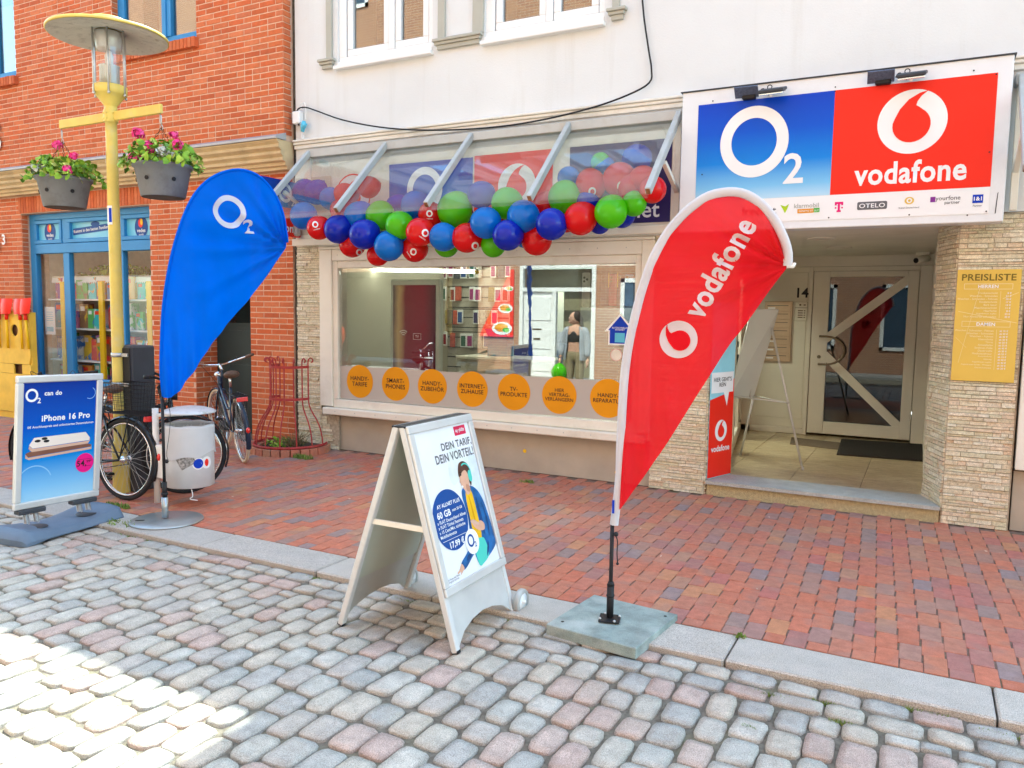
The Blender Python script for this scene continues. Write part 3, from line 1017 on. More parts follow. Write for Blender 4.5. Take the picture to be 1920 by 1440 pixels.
# printed film along the bottom of the pane, orange spots with lettering
T = FR((0, .0265, 0))
m = M(T); m.rect(-4.243, .80, 3.58, .385, .001)
film = m.link('film_strip', X['film'], sw)
for (cx, txt) in ((-5.744, 'HANDY-\nTARIFE'), (-5.239, 'SMART-\nPHONES'), (-4.746, 'HANDY-\nZUBEHÖR'), (-4.238, 'INTERNET-\nZUHAUSE'), (-3.738, 'TV-\nPRODUKTE'), (-3.225, 'HIER\nVERTRAG-\nVERLÄNGERN'), (-2.702, 'HANDY-\nREPARATUR')):
    m = M(T); m.disc(cx, .822, .19, n=48, t=0, z=.0015)
    sp = m.link('orange_spot', X['orange'], sw)
    k = txt.count('\n') + 1
    wd = .044 * max(len(t) for t in txt.split('\n')) * (1.0 if k == 2 else .82)
    text(txt, X['ink'], T @ Matrix.Translation((cx, .825, .003)), sw, w=min(wd, .31), bold=.011, lines=.95)
# right-hand shop front beyond the entrance
m = M()
m.box(.66, XR, -.03, .25, 2.2, 2.45, .006); m.box(.66, .86, -.035, .25, .49, 2.199, .006); m.box(.861, XR, -.05, .25, .475, .60, .006)
m.link('shop_frame', X['cream'], wb)
m = M(); m.box(.862, XR, .05, .06, .60, 2.2)
m.link('shop_pane', X['glass_shop'], wb)
m = M(); m.box(.7, XR, 1.2, 1.25, 0, 2.5)
m.link('shop_partition', X['interior'], wb)

# ------------------------------------------------ entrance porch
m = M()
tr = [(-1.715, -.03), (.172, -.03), (.05, .385), (-1.62, .385)]
m.add([(x, y, .135) for x, y in tr] + [(x, y, .104) for x, y in tr], [(0, 1, 2, 3), (0, 4, 5, 1), (1, 5, 6, 2), (3, 2, 6, 7), (0, 3, 7, 4)])
st = m.link('step', X['granite_step'], wb)
m = M(); m.box(-1.71, .168, 0, .2, -.02, .103)
m.link('riser', X['terrazzo'], wb)
fl = M(); fl.box(-2.3, .2, .386, 3.6, .0, .128)
floor = fl.link('porch_floor', X['sandjoint'], wb)
for i in range(4):
    for j in range(6):
        a, b = -2.25 + i * .6, -2.25 + (i + 1) * .6
        c, d = .387 + j * .55, .387 + (j + 1) * .55
        t = M(); t.box(a + .002, min(b, .16) - .002, c + .002, d - .002, .12, .1335, .002)
        t.link('floor_tile', X['travertine'], floor)
m = M(); m.box(-2.35, .24, .02, 3.7, 2.40, 2.455)
m.link('porch_ceiling', mat('porch_ceiling', (.80, .76, .68), .8, var=.06, scale=2, dirt=(.68, .63, .53), dscale=1.5), wb)
for (x, y) in ((-.95, 1.05), (-.9, 2.2)):
    m = M(); m.lathe([(.13, 0), (.13, -.012), (.115, -.014), (.11, -.004)], 32, (x, y, 2.3995))
    m.link('ceiling_ring', X['beige'], wb)
YD = 3.47
m = M()
m.box(-2.14, -2.0, YD, YD + .08, .135, 2.27, .004); m.box(-1.346, -1.30, YD - .01, YD + .08, .135, 2.27, .004); m.box(-.105, .03, YD - .01, YD + .08, .135, 2.27, .004)
m.box(-1.299, -.106, YD - .01, YD + .08, 2.215, 2.27, .004)
m.box(-2.14, .03, YD - .02, YD + .08, 2.272, 2.40, .004)
m.box(-2.14, -1.347, YD, YD + .08, .135, .21, .004)
m.link('door_frame', X['beige'], wb)
m = M(); m.box(-1.999, -1.347, YD + .012, YD + .06, .212, 2.27, .003)
m.box(-1.95, -1.365, YD + .004, YD + .02, .33, 2.20, .003)
m.link('side_panel', X['beige2'], wb)
# door with a K of glazing bars
m = M()
a, b, z0, z1 = -1.293, -.112, .165, 2.212
m.box(a, a + .19, YD, YD + .05, z0, z1, .004); m.box(b - .115, b, YD, YD + .05, z0, z1, .004)
m.box(a + .191, b - .116, YD, YD + .05, z0, z0 + .155, .004); m.box(a + .191, b - .116, YD, YD + .05, z1 - .07, z1, .004)
door = m.link('door', X['beige'], wb)
T = FR((0, YD + .002, 0))
def bar(p, q, w):
    p, q = V((*p, 0)), V((*q, 0)); d = (q - p).normalized(); n = V((-d.y, d.x, 0)) * w / 2
    return [tuple((p - n).xy), tuple((q - n).xy), tuple((q + n).xy), tuple((p + n).xy)]
m = M(T)
m.plate(bar((-1.13, 1.36), (-.20, 2.13), .10), .03)
m.plate(bar((-1.13, 1.17), (-.20, .28), .10), .03, z=-.001)
m.link('glazing_bar', X['beige'], door)
m = M(); m.box(a + .18, b - .11, YD + .024, YD + .03, z0 + .15, z1 - .065)
m.link('pane', X['glass_door'], door)
m = M()
pts = [(-1.185, YD, 1.40), (-1.185, YD - .06, 1.40)]
for k in range(13):
    t = R(90 - 15 * k)
    pts.append((-1.10 + .21 * math.cos(t), YD - .06, 1.225 + .175 * math.sin(t)))
pts += [(-1.185, YD - .06, 1.05), (-1.185, YD, 1.05)]
m.tube(pts, .014, 10)
m.link('handle', X['bronze'], door)
m = M(); m.cyl((-1.19, YD + .001, 1.14), (-1.19, YD - .012, 1.14), .022, 14)
m.link('lock', X['bronze'], door)
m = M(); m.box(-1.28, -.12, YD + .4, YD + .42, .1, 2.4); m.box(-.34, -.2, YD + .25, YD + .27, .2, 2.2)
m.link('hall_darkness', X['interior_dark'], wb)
# porch side walls: left the shop door, right a glazed strip
L0, L1 = V((-1.66, .62, 0)), V((-2.12, YD, 0))
dl = (L1 - L0); ll = dl.length
T = FR(tuple(L0), tuple(dl))
m = M(T)
for (u0, u1) in ((0, .16), (.92, 1.10), (1.95, 2.1), (ll - .12, ll)): m.box(u0, u1, .135, 2.40, -.05, .0, .004)
m.box(.161, ll - .121, .135, .28, -.05, -.001, .004); m.box(.161, ll - .121, 2.1, 2.40, -.05, -.001, .004)
sd_ = m.link('side_door', X['beige'], wb)
m = M(T); m.box(.16, ll - .12, .28, 2.1, -.034, -.028)
m.link('pane', X['glass_side'], sd_)
m = M(T); m.box(.99, 1.04, 1.0, 1.22, 0.001, .02); m.box(.99, 1.04, 1.3, 1.36, 0.001, .012)
m.link('lock_plate', X['dark'], sd_)
T = FR((.03, YD, 0), (.02, -3.08, 0))
m = M(T)
for u in (0, .28, .98, 1.68, 2.38, 3.0): m.box(u, u + .06, .135, 2.40, -.05, 0, .004)
for z in (.135, 2.22): m.box(.0, 3.06, z, z + .14, -.05, -.001, .004)
for z in (.75, 1.25, 1.75): m.box(.0, 3.06, z, z + .03, -.04, -.004, .004)
sg = m.link('side_window', X['beige'], wb)
m = M(T); m.box(.0, 3.06, .27, 2.23, -.034, -.028)
m.link('pane', X['glass_side'], sg)
m = M(); m.box(.45, .5, .45, 3.6, 0, 2.6); m.box(.06, .45, 3.52, 3.6, 0, 2.6); m.box(.06, .45, .45, 3.52, .0, .10); m.box(.06, .45, .45, 3.52, 2.5, 2.6)  # shallow white walls added to bounce daylight back into the porch
m.link('bounce_walls', X['white'], wb)

# ------------------------------------------------ shop room behind the pane
m = M()
m.box(-6.6, -2.3, .3, 4.0, .12, .16)
m.link('shop_floor', X['shopfloor'], wb)
m = M()
m.box(-6.6, -2.2, 4.0, 4.05, .1, 2.7); m.box(-6.62, -6.58, .3, 4.0, .1, 2.7); m.box(-6.6, -2.2, .3, 4.0, 2.60, 2.69)
m.link('shop_wall', X['interior'], wb)
# ---------------------------------------------------------------- the brick house with the toy shop
bh = thing('brick_house', 'red brick house with blue framed toy shop window and sandstone cornice', 'house', (-9.5, 0, 0))
YU = -.13                                         # the upper storey stands proud of the lower wall
ZC = 3.66
unit = {}
def brick_mesh(w, h):
    k = (round(w, 3), round(h, 3))
    if k not in unit:
        m = M()
        vs = [(-w / 2, 0, -h / 2), (w / 2, 0, -h / 2), (w / 2, 0, h / 2), (-w / 2, 0, h / 2)]
        e = .002
        vs += [(-w / 2 + e, -.005, -h / 2 + e), (w / 2 - e, -.005, -h / 2 + e), (w / 2 - e, -.005, h / 2 - e), (-w / 2 + e, -.005, h / 2 - e)]
        m.add(vs, [(4, 5, 6, 7), (0, 1, 5, 4), (1, 2, 6, 5), (2, 3, 7, 6), (3, 0, 4, 7)])
        unit[k] = m.mesh('brick', X['brick'])
    return unit[k]
BW, CH, JT = .240, .0667, .0125
allb = []
def lay(x0, x1, z0, z1, y, holes=(), side=None):
    """stretcher bond with odd headers between x0..x1, z0..z1 on plane y"""
    row = 0
    z = z0
    while z + CH * .6 < z1:
        h = min(CH - JT, z1 - z - JT * .5)
        segs = [(x0, x1)]
        for (a, b, c, d) in holes:
            if z + h > c and z < d:
                ns = []
                for (p, q) in segs:
                    if b <= p or a >= q: ns.append((p, q)); continue
                    if a > p: ns.append((p, a))
                    if b < q: ns.append((b, q))
                segs = ns
        for (p, q) in segs:
            g0 = math.floor(p / (BW + JT)) * (BW + JT) + ((BW + JT) / 2 if row % 2 else 0) - (BW + JT)
            x = g0
            rr = random.Random(int(z * 1000) * 7919 + int(p * 100))
            cells = []
            while x < q:
                a, b = max(x, p), min(x + BW, q)
                if b - a > .03: cells.append((a, b))
                x += BW + JT
            for (a, b) in cells:
                parts_ = [(a, b)]
                if b - a > .2 and rr.random() < .13:
                    mid = (a + b) / 2; parts_ = [(a, mid - JT / 2), (mid + JT / 2, b)]
                for (c, d) in parts_:
                    allb.append(((c + d) / 2, y, z + h / 2, round((d - c) / .01) * .01 if d - c < .235 else BW, h))
        z += CH; row += 1
A_ = (-9.72, -8.13, 4.96, 6.4)
B_ = (-14.2, -11.88, 4.96, 6.4)
LB, RB = -15.5, -6.72
lay(LB, RB, ZC, 6.6, YU, (A_, B_))
OP = (-12.13, -9.25, .46, 3.0)
DR = (-8.43, -7.43, 0, 2.76)
lay(LB, RB, .0, 3.25, 0.0, ((OP[0], OP[1], .46, 3.26), DR))
# walls carrying the bricks
m = M()
for (a, b, c, d) in ((LB, RB, ZC - .3, A_[2]), (LB, B_[0], A_[2], 6.4), (B_[1], A_[0], A_[2], 6.4), (A_[1], RB, A_[2], 6.4), (LB, RB, 6.4, 7.6)):
    m.box(a, b, YU + .002, .35, c, d)
uw = m.link('upper_wall', X['mortar'], bh)
m = M()
for (a, b, c, d) in ((LB, OP[0], 0, 3.36), (OP[0], OP[1], 0, .46), (OP[0], OP[1], 3.0, 3.36), (OP[1], DR[0], 0, 3.36), (DR[0], DR[1], 2.76, 3.36), (DR[1], RB, 0, 3.36)):
    m.box(a, b, .002, .40, c, d)
lw = m.link('lower_wall', X['mortar'], bh)
vis = [b for b in allb if in_view((b[0], b[1], b[2]), .0)]
vis.sort(key=lambda b: -(b[3] / screen(b[:3])[2]) + random.random() * .0)
hide_lo = [b for b in vis if b[1] == 0.0]; hide_up = [b for b in vis if b[1] != 0.0]
chosen = hide_lo[:110] + hide_up[:190]
cs = set(chosen)
rest_u, rest_l = M(), M()
for b in allb:
    me = brick_mesh(b[3], b[4])
    if b in cs:
        o = put('brick', me, uw if b[1] != 0 else lw); o.location = (b[0], b[1] + .002, b[2])
    else:
        (rest_u if b[1] != 0 else rest_l).add([v.co for v in me.vertices], [list(p.vertices) for p in me.polygons], False, Matrix.Translation((b[0], b[1] + .002, b[2])))
rest_u.link('bricks', X['brick'], uw, kind='stuff'); rest_l.link('bricks', X['brick'], lw, kind='stuff')
# returns: corner of the upper storey, window and door reveals
rm = M()
def reveal(T, w, z0, z1):
    z, row = z0, 0
    while z + CH * .6 < z1:
        x = 0 if row % 2 == 0 else -.12
        while x < w:
            a, b = max(0, x) + .004, min(w, x + .24) - .006
            if b - a > .02:
                rm.add([(a, z, 0), (b, z, 0), (b, z + CH - JT, 0), (a, z + CH - JT, 0), (a + .002, z + .002, .008), (b - .002, z + .002, .008), (b - .002, z + CH - JT - .002, .008), (a + .002, z + CH - JT - .002, .008)],
                       [(4, 5, 6, 7), (0, 1, 5, 4), (1, 2, 6, 5), (2, 3, 7, 6), (3, 0, 4, 7)], False, T)
            x += .25
        z += CH; row += 1
reveal(FR((RB + .001, YU, 0), (0, 1, 0)), .13, ZC, 6.6)
reveal(FR((DR[0] + .001, .0, 0), (0, 1, 0)), .36, 0, 2.7)
reveal(FR((OP[0] + .001, .0, 0), (0, 1, 0)), .10, .46, 3.0)
reveal(FR((A_[0] + .001, YU, 0), (0, 1, 0)), .09, 4.97, 6.4)
reveal(FR((B_[1] - .001, YU + .09, 0), (0, -1, 0)), .09, 4.97, 6.4)
rm.link('reveal_bricks', X['brick'], bh, kind='stuff')
# soldier course over the shop window, brick sills upstairs
for (x0, x1, y, z0, h) in ((OP[0] - .05, OP[1] + .05, .0, 3.005, .245),):
    x = x0
    while x < x1 - .03:
        t = M(); t.box(x + .004, x + .062, y - .010, y + .02, z0 + .004, z0 + h - .004, .002)
        t.link('soldier_brick', X['brick'], lw)
        x += .066
for (x0, x1) in ((A_[0] - .02, A_[1] + .06), (B_[0], B_[1] + .06)):
    x = x0
    while x < x1 - .03:
        t = M(); t.box(x + .004, x + .062, YU - .07, YU + .06, 4.82, 4.94 + U(-.003, .003), .003)
        t.link('sill_brick', X['brick'], uw)
        x += .066
# cornice
m = M()
prof = [(.0, 3.26), (-.10, 3.265), (-.10, 3.30), (-.13, 3.31), (-.13, 3.345), (-.17, 3.36), (-.175, 3.39), (-.16, 3.40), (-.20, 3.43), (-.205, 3.46), (-.19, 3.47), (-.235, 3.50), (-.24, 3.53), (-.225, 3.54), (-.26, 3.57), (-.262, 3.585), (-.0, 3.586)]
n = len(prof)
vs = [(LB, y, z) for y, z in prof] + [(-6.70, y, z) for y, z in prof]
m.add(vs, [(i, n + i, n + i + 1, i + 1) for i in range(n - 1)] + [list(range(n))[::-1], [n + i for i in range(n)]])
cn = m.link('cornice', X['sandstone'], bh)
m = M(); m.add([(LB, -.285, 3.588), (-6.69, -.285, 3.588), (-6.69, -.285, 3.612), (LB, -.285, 3.612), (LB, -.125, 3.675), (-6.69, -.125, 3.675), (LB, -.125, 3.588), (-6.69, -.125, 3.588)], [(0, 1, 2, 3), (3, 2, 5, 4), (0, 6, 7, 1), (1, 7, 5, 2), (0, 3, 4, 6)])
m.link('flashing', X['hdrop'], cn)
m = M(); m.box(LB, RB + .02, -.45, 9.0, 7.61, 7.72)
m.box(LB, RB, .4, 9.0, 7.5, 7.6); m.box(LB, RB, 8.7, 9.0, 0, 7.6); m.box(LB, LB + .2, .4, 9, 0, 7.6)
m.link('roof', X['roof'], bh)
# upper windows, blue
for (o, muls, nm) in ((A_, (-8.77,), 'a'), (B_, (-12.55,), 'b')):
    y0 = YU + .09
    m = M()
    m.box(o[0], o[1], y0, y0 + .07, o[2], o[2] + .11, .005); m.box(o[0], o[0] + .13, y0, y0 + .07, o[2] + .111, o[3], .005); m.box(o[1] - .012, o[1], y0, y0 + .07, o[2] + .111, o[3], .005)
    for mu in muls: m.box(mu - .085, mu + .085, y0 - .012, y0 + .07, o[2] + .111, o[3], .005); m.box(mu - .012, mu + .012, y0 - .03, y0 - .013, o[2] + .09, o[3], .004)
    wi = m.link('window', X['bluep'], bh)
    m = M(); m.box(o[0] + .12, o[1] - .005, y0 + .035, y0 + .042, o[2] + .1, o[3])
    m.link('pane', X['glass_up'], wi)
    m = M(); m.box(o[0], o[1], .6, .62, o[2], o[3])
    m.link('window_backing', X['interior'], wi)
# toy shop window
y0 = .12
m = M()
a, b, z0, z1 = OP[0], OP[1], OP[2], OP[3]
zt0, zt1 = 2.415, 2.555
m.box(a, a + .13, y0, y0 + .08, z0, z1, .006); m.box(a + .131, b, y0, y0 + .08, z1 - .09, z1, .006); m.box(a + .131, b, y0 - .01, y0 + .08, zt0, zt1, .006)
m.box(a + .131, b, y0 - .02, y0 + .08, z0, z0 + .12, .006)
for mu in (-11.265, -10.05): 
    m.box(mu - .07, mu + .07, y0, y0 + .08, z0 + .121, zt0 - .001, .006); m.box(mu - .07, mu + .07, y0, y0 + .08, zt1 + .001, z1 - .091, .006)
for (p, q) in ((a + .135, -11.34), (-11.19, -10.125), (-9.975, b - .005)):
    for (c0, c1) in ((zt1 + .005, zt1 + .06), (z1 - .15, z1 - .095)): m.box(p, q, y0 - .014, y0 + .05, c0, c1, .006)
    for (c0, c1) in ((p, p + .055), (q - .055, q)): m.box(c0, c1, y0 - .0145, y0 + .05, zt1 + .061, z1 - .151, .006)
tw = m.link('shop_window', X['bluep'], bh)
for (p, q) in ((a + .12, -11.3), (-11.22, -10.1), (-10.0, b)):
    m = M(); m.box(p, q, y0 + .04, y0 + .047, z0 + .1, zt0 + .01)
    m.link('pane', X['glass_toy'], tw)
# printed fanlights
for i, (p, q) in enumerate(((a + .19, -11.395), (-11.135, -10.18), (-9.92, b - .06))):
    T = FR((0, y0 + .03, 0))
    zz0, zz1 = zt1 + .06, z1 - .15
    m = M(T); m.rect((p + q) / 2, (zz0 + zz1) / 2, q - p, zz1 - zz0, .004)
    fp = m.link('fanlight_poster', grad('sky_print', 0, p, q, [(0, (.10, .46, .66)), (.5, (.30, .62, .74)), (1, (.14, .52, .70))], nz=.5), tw)
    cx, cz = (p + q) / 2, (zz0 + zz1) / 2
    if i != 1:
        m = M(T); m.disc(cx, cz, .135, .15, 32, 0, z=.003); m.m = 1; m.disc(cx - .01, cz + .055, .05, .06, 20, 0, z=.005); m.m = 2; m.disc(cx + .012, cz + .07, .025, .045, 16, 0, z=.007)
        m.link('emblem', [X['navy'], X['redtoy'], X['yellowtoy']], tw)
        text('vedes', X['print_white'], T @ Matrix.Translation((cx, cz - .045, .006)), tw, w=.17, bold=.02)
        text('punkt', X['print_white'], T @ Matrix.Translation((cx, cz - .105, .006)), tw, w=.10, bold=.01)
    else:
        m = M(T); m.plate([(p + .02, cz - .065), (q, cz - .01), (q, cz + .085), (p + .02, cz + .03)], 0, z=.003)
        m.disc(cx + .05, zz1 - .035, .1, .035, 20, 0, z=.002)
        m.link('banner_print', X['navy'], tw)
        text('Kommt in den besten Familien vor', X['print_white'], T @ Matrix.Translation((cx + .01, cz + .012, .006)) @ Matrix.Rotation(.057, 4, 'Z'), tw, w=q - p - .06, bold=.015)
# sill of sloped tiles and recessed green door
m = M(); m.box(OP[0], OP[1], -.05, .118, .40, .458, .006)
m.link('window_sill', X['brick'], bh)
m = M(); m.box(DR[0], DR[1], .36, .40, 0, 2.76)
for z in (.06, .50, .95, 1.42, 1.9): m.box(DR[0] + .04, DR[1] - .04, .352, .359, z, z + .40, .003)
gd = m.link('door', X['dgreen'], bh)
m = M(); m.box(DR[0] + .10, DR[1] - .1, .348, .351, 1.45, 2.3)
m.link('pane', X['glass_door'], gd)
m = M(); m.cyl((-7.56, .35, 1.05), (-7.56, .30, 1.05), .02, 10); m.beam((-7.56, .30, 1.05), (-7.68, .30, 1.05), .02, .02, .004)
m.link('handle', X['alu'], gd)
# wall letters cut off by the picture edge
text('S', X['print_white'], FR((-12.43, YU - .03, 4.12)), bh, w=.30, h=.42, bold=.045)
text('n', X['print_white'], FR((-12.74, -.03, 2.52)), bh, h=.17, bold=.03)
text('3', X['print_white'], FR((-12.555, -.03, 2.635)), bh, h=.16, bold=.03)
# room behind the toy shop window
m = M()
m.box(a, b, 1.6, 1.65, 0, 3.2); m.box(a - .05, a, .4, 1.6, 0, 3.2); m.box(b, b + .05, .4, 1.6, 0, 3.2); m.box(a, b, .2, 1.6, 3.1, 3.2); m.box(a, b, .2, 1.6, .40, .44)
m.link('display_room', mat('toy_room', (.78, .74, .66), .8, var=.1), bh)
# ---------------------------------------------------------------- glass canopy
def canopy(name, label, xs, x_end=None):
    t = thing(name, label, 'canopy', (xs[0], 0, 3.4))
    b0, b1 = V((0, -.06, 3.395)), V((0, -.875, 2.60))
    m = M(); m.box(xs[0] - .04, xs[-1] + .04, -.11, -.002, 3.37, 3.46, .006)
    m.link('wall_rail', X['alugrey'], t)
    d = (b1 - b0).normalized()
    up = V((0, -d.z, d.y)); up = up if up.z > 0 else -up
    for x in xs:
        m = M()
        m.beam(b0 + V((x, 0, 0)) + up * .045, b1 + V((x, 0, 0)) + up * .045, .065, .05, .006, up=(1, 0, 0))
        rf = m.link('rafter', X['alugrey'], t)
        m = M(); e = b1 + V((x, 0, 0)) + up * .045
        m.beam(e, e + d * .004, .05, .035, 0, up=(1, 0, 0))
        m.link('end_cap', X['rust'], rf)
    for a, b in zip(xs[:-1], xs[1:]):
        m = M()
        p = [b0 + V((a + .002, 0, 0)), b0 + V((b - .002, 0, 0)), b1 + V((b - .002, 0, 0)) + d * .03, b1 + V((a + .002, 0, 0)) + d * .03]
        m.add([q for q in p] + [q + up * .008 for q in p], [(0, 1, 2, 3), (4, 7, 6, 5), (3, 2, 6, 7)])
        m.link('glass_pane', X['glass_canopy'], t)
    for x in (xs[0], xs[-1]):
        m = M(); m.box(x - .025, x + .025, -.10, -.05, 2.46, 3.368, .004); m.beam((x, -.09, 2.75), (x, -.50, 2.93), .04, .04, .004)
        m.link('bracket', X['cream'], t)
    return t
canopy('glass_canopy', 'sloping glass canopy on grey rafters above the phone shop window', [-6.37, -5.285, -4.205, -3.125, -2.055])
canopy('glass_canopy', 'sloping glass canopy at the right edge beyond the big sign box', [.52, 1.6, 2.7, 3.8])

# fascia with printed shop panels under the canopy
fa = thing('fascia_sign', 'long shop fascia with blue, red and dark purple panels under the glass canopy', 'sign', (-4.25, 0, 2.45))
m = M(); m.box(-6.60, -2.03, -.085, -.002, 2.456, 3.30, .004)
m.link('backing', X['cream'], fa)
m = M(); m.box(-6.62, -2.03, -.125, -.086, 2.375, 2.455, .006)
m.link('bottom_rail', X['beige2'], fa)
T = FR((0, -.088, 0))
def panel(x0, x1, z0, z1, mt, nm='panel'):
    q = M(T); q.rect((x0 + x1) / 2, (z0 + z1) / 2, x1 - x0, z1 - z0, .004, z=.004)
    return q.link(nm, mt, fa)
panel(-5.24, -4.19, 2.49, 3.21, grad('fascia_blue', 2, 2.45, 3.2, [(0, (.03, .20, .60)), (1, (.004, .03, .40))]))
oxy(fa, T @ Matrix.Translation((-4.78, 2.92, .006)), .225, X['print_white'])
panel(-4.17, -3.29, 2.49, 3.22, X['red'])
emblem(fa, T @ Matrix.Translation((-3.68, 2.90, .006)), .21, X['print_white'], X['red'])
text('vodafone', X['print_white'], T @ Matrix.Translation((-3.7, 2.58, .006)), fa, w=.62, bold=.02)
panel(-3.11, -2.11, 2.48, 3.22, X['purple'])
text('freenet', X['print_white'], T @ Matrix.Translation((-2.52, 2.60, .006)), fa, w=.62, bold=.012)
m = M(T); m.disc(-5.745, 2.90, .25, n=48, t=0, z=.002); m.m = 1; m.ring(-5.745, 2.90, .25, .235, z=.004); m.plate([(x * .9 - 5.745, y * .9 + 2.9) for x, y in swirl(.24)], 0, z=.0045)
m.link('emblem', [X['print_white'], X['red']], fa)
panel(-6.58, -6.05, 2.50, 3.15, X['interior'], 'panel')

# blade sign at the left end
bs_ = thing('blade_sign', 'small projecting blue and red sign box beside the canopy and brick wall', 'sign', (-6.54, -.1, 2.47))
m = M(); m.box(-6.58, -6.50, -.72, -.10, 2.47, 3.09, .005)
m.link('box', X['red'], bs_)
T = FR((-6.498, -.41, 2.78), (0, 1, 0))
m = M(T); m.rect(0, .155, .60, .30, 0, z=.001)
m.link('panel', grad('blade_blue', 2, 2.78, 3.09, [(0, (.02, .12, .42)), (1, (.003, .03, .26))]), bs_)
oxy(bs_, T @ Matrix.Translation((.06, .17, .003)), .105, X['print_white'])
text('vodafone', X['print_white'], T @ Matrix.Translation((0, -.22, .003)), bs_, w=.50, bold=.02)
m = M(); m.box(-6.60, -6.46, -.22, -.127, 2.48, 2.62, .02); m.cyl((-6.53, -.222, 2.55), (-6.53, -.235, 2.55), .045, 16)
tag(m.link('wall_speaker', X['alugrey']), 'small grey round wall fitting below the blade sign', 'fitting')

# ---------------------------------------------------------------- the big sign box over the entrance
sg = thing('sign_box', 'large white sign box with blue and red halves over the entrance', 'sign', (-.76, 0, 2.36))
m = M(); m.box(-1.985, .452, -.25, -.062, 2.362, 3.555, .006)
m.link('case', X['whiteboard'], sg)
m = M(); m.box(-2.0, .465, -.262, -.061, 3.556, 3.563, 0)
m.link('edge', X['dark'], sg)
T = FR((0, -.2515, 0))
def spanel(x0, x1, z0, z1, mt, nm='panel', z=0.002):
    q = M(T); q.rect((x0 + x1) / 2, (z0 + z1) / 2, x1 - x0, z1 - z0, .002, z=z)
    return q.link(nm, mt, sg)
spanel(-1.842, .356, 2.425, 2.6185, X['print_white'])
spanel(-1.842, -.7505, 2.62, 3.437, grad('sign_blue', 2, 2.62, 3.42, [(0, (.46, .68, .84)), (.13, (.20, .50, .78)), (.38, (.01, .21, .66)), (.7, (.003, .085, .55)), (1, (.003, .05, .47))], .3))
spanel(-.7495, .356, 2.62, 3.437, X['red'])
oxy(sg, T @ Matrix.Translation((-1.365, 3.09, .004)), .278, X['print_white'])
emblem(sg, T @ Matrix.Translation((-.19, 3.14, .004)), .24, X['print_white'], X['red'])
text('vodafone', X['print_white'], T @ Matrix.Translation((-.19, 2.765, .004)), sg, w=.775, h=.175, bold=.026)
tz = lambda x, z: T @ Matrix.Translation((x, z, .004))
text('freenet', X['greyink'], tz(-1.30, 2.52), sg, w=.28, bold=.008)
m = M(T); m.plate([(-1.13, 2.56), (-1.09, 2.545), (-1.06, 2.565), (-1.075, 2.52), (-1.09, 2.49), (-1.105, 2.52)], 0, z=.004)
m.link('mark', mat('lime_print', (.42, .62, .02), .5), sg)
text('klarmobil', mat('pale_grey_print', (.42, .44, .42), .5), tz(-.925, 2.545), sg, w=.19, bold=.015)
m = M(T); m.rect(-.93, 2.502, .125, .034, 0, z=.004); m.m = 1; m.rect(-.845, 2.505, .045, .034, 0, z=.004)
m.link('mark', [X['orange'], X['greentoy']], sg)
text('GÜNSTIG IST GUT', X['print_white'], T @ Matrix.Translation((-.905, 2.503, .0055)), sg, w=.155, bold=.01)
m = M(T)
m.rect(-.678, 2.553, .062, .016, 0, z=.004); m.rect(-.678, 2.52, .016, .05, 0, z=.004); m.rect(-.678, 2.488, .032, .014, 0, z=.004); m.rect(-.702, 2.5405, .014, .012, 0, z=.004); m.rect(-.654, 2.5405, .014, .012, 0, z=.004); m.rect(-.702, 2.515, .012, .012, 0, z=.004); m.rect(-.654, 2.515, .012, .012, 0, z=.004)
m.link('mark', X['pink2'], sg)
m = M(T); m.rect(-.436, 2.521, .215, .062, 0, z=.004, rc=.012)
m.link('mark', X['greyink'], sg)
text('OTELO', X['print_white'], T @ Matrix.Translation((-.436, 2.521, .0055)), sg, w=.185, h=.034, bold=.012)
m = M(T); m.disc(-.175, 2.545, .033, .028, 24, 0, z=.004); m.m = 1; m.ring(-.175, 2.545, .019, .010, 24, z=.0055)
m.link('mark', [X['gold'], X['print_white']], sg)
text('Kabel Deutschland', X['greyink'], tz(-.175, 2.492), sg, w=.14, bold=.004)
m = M(T); m.rect(-.015, 2.545, .034, .04, 0, z=.004)
m.link('mark', mat('violet_print', (.22, .03, .28), .5), sg)
text('yourfone', X['greyink'], tz(.085, 2.547), sg, w=.165, bold=.006)
text('partner', X['greyink'], tz(.115, 2.512), sg, w=.10, bold=.006)
m = M(T); m.rect(.281, 2.535, .068, .062, 0, z=.004)
m.link('mark', X['blue'], sg)
text('1&1', X['print_white'], T @ Matrix.Translation((.281, 2.536, .0055)), sg, w=.052, bold=.03)
text('Partner', X['greyink'], tz(.281, 2.485), sg, w=.058, bold=.004)
m = M(T)
for (x, z) in ((-1.72, 3.46), (-.75, 3.462), (.20, 3.47), (.345, 3.425), (.335, 2.87), (-1.79, 2.85), (-.75, 2.44), (.34, 2.44), (-.17, 2.437), (-1.7, 2.44), (.22, 2.417), (-.75, 3.43)): m.disc(x, z, .006, n=8, t=.002, z=.005)
m.link('screws', X['ink'], sg)
m = M(T); m.plate([(.395, 2.42), (.402, 2.425), (.405, 2.50), (.41, 2.58), (.404, 2.57), (.399, 2.5)], 0, z=.0012)
m.link('scratch', X['dark'], sg)
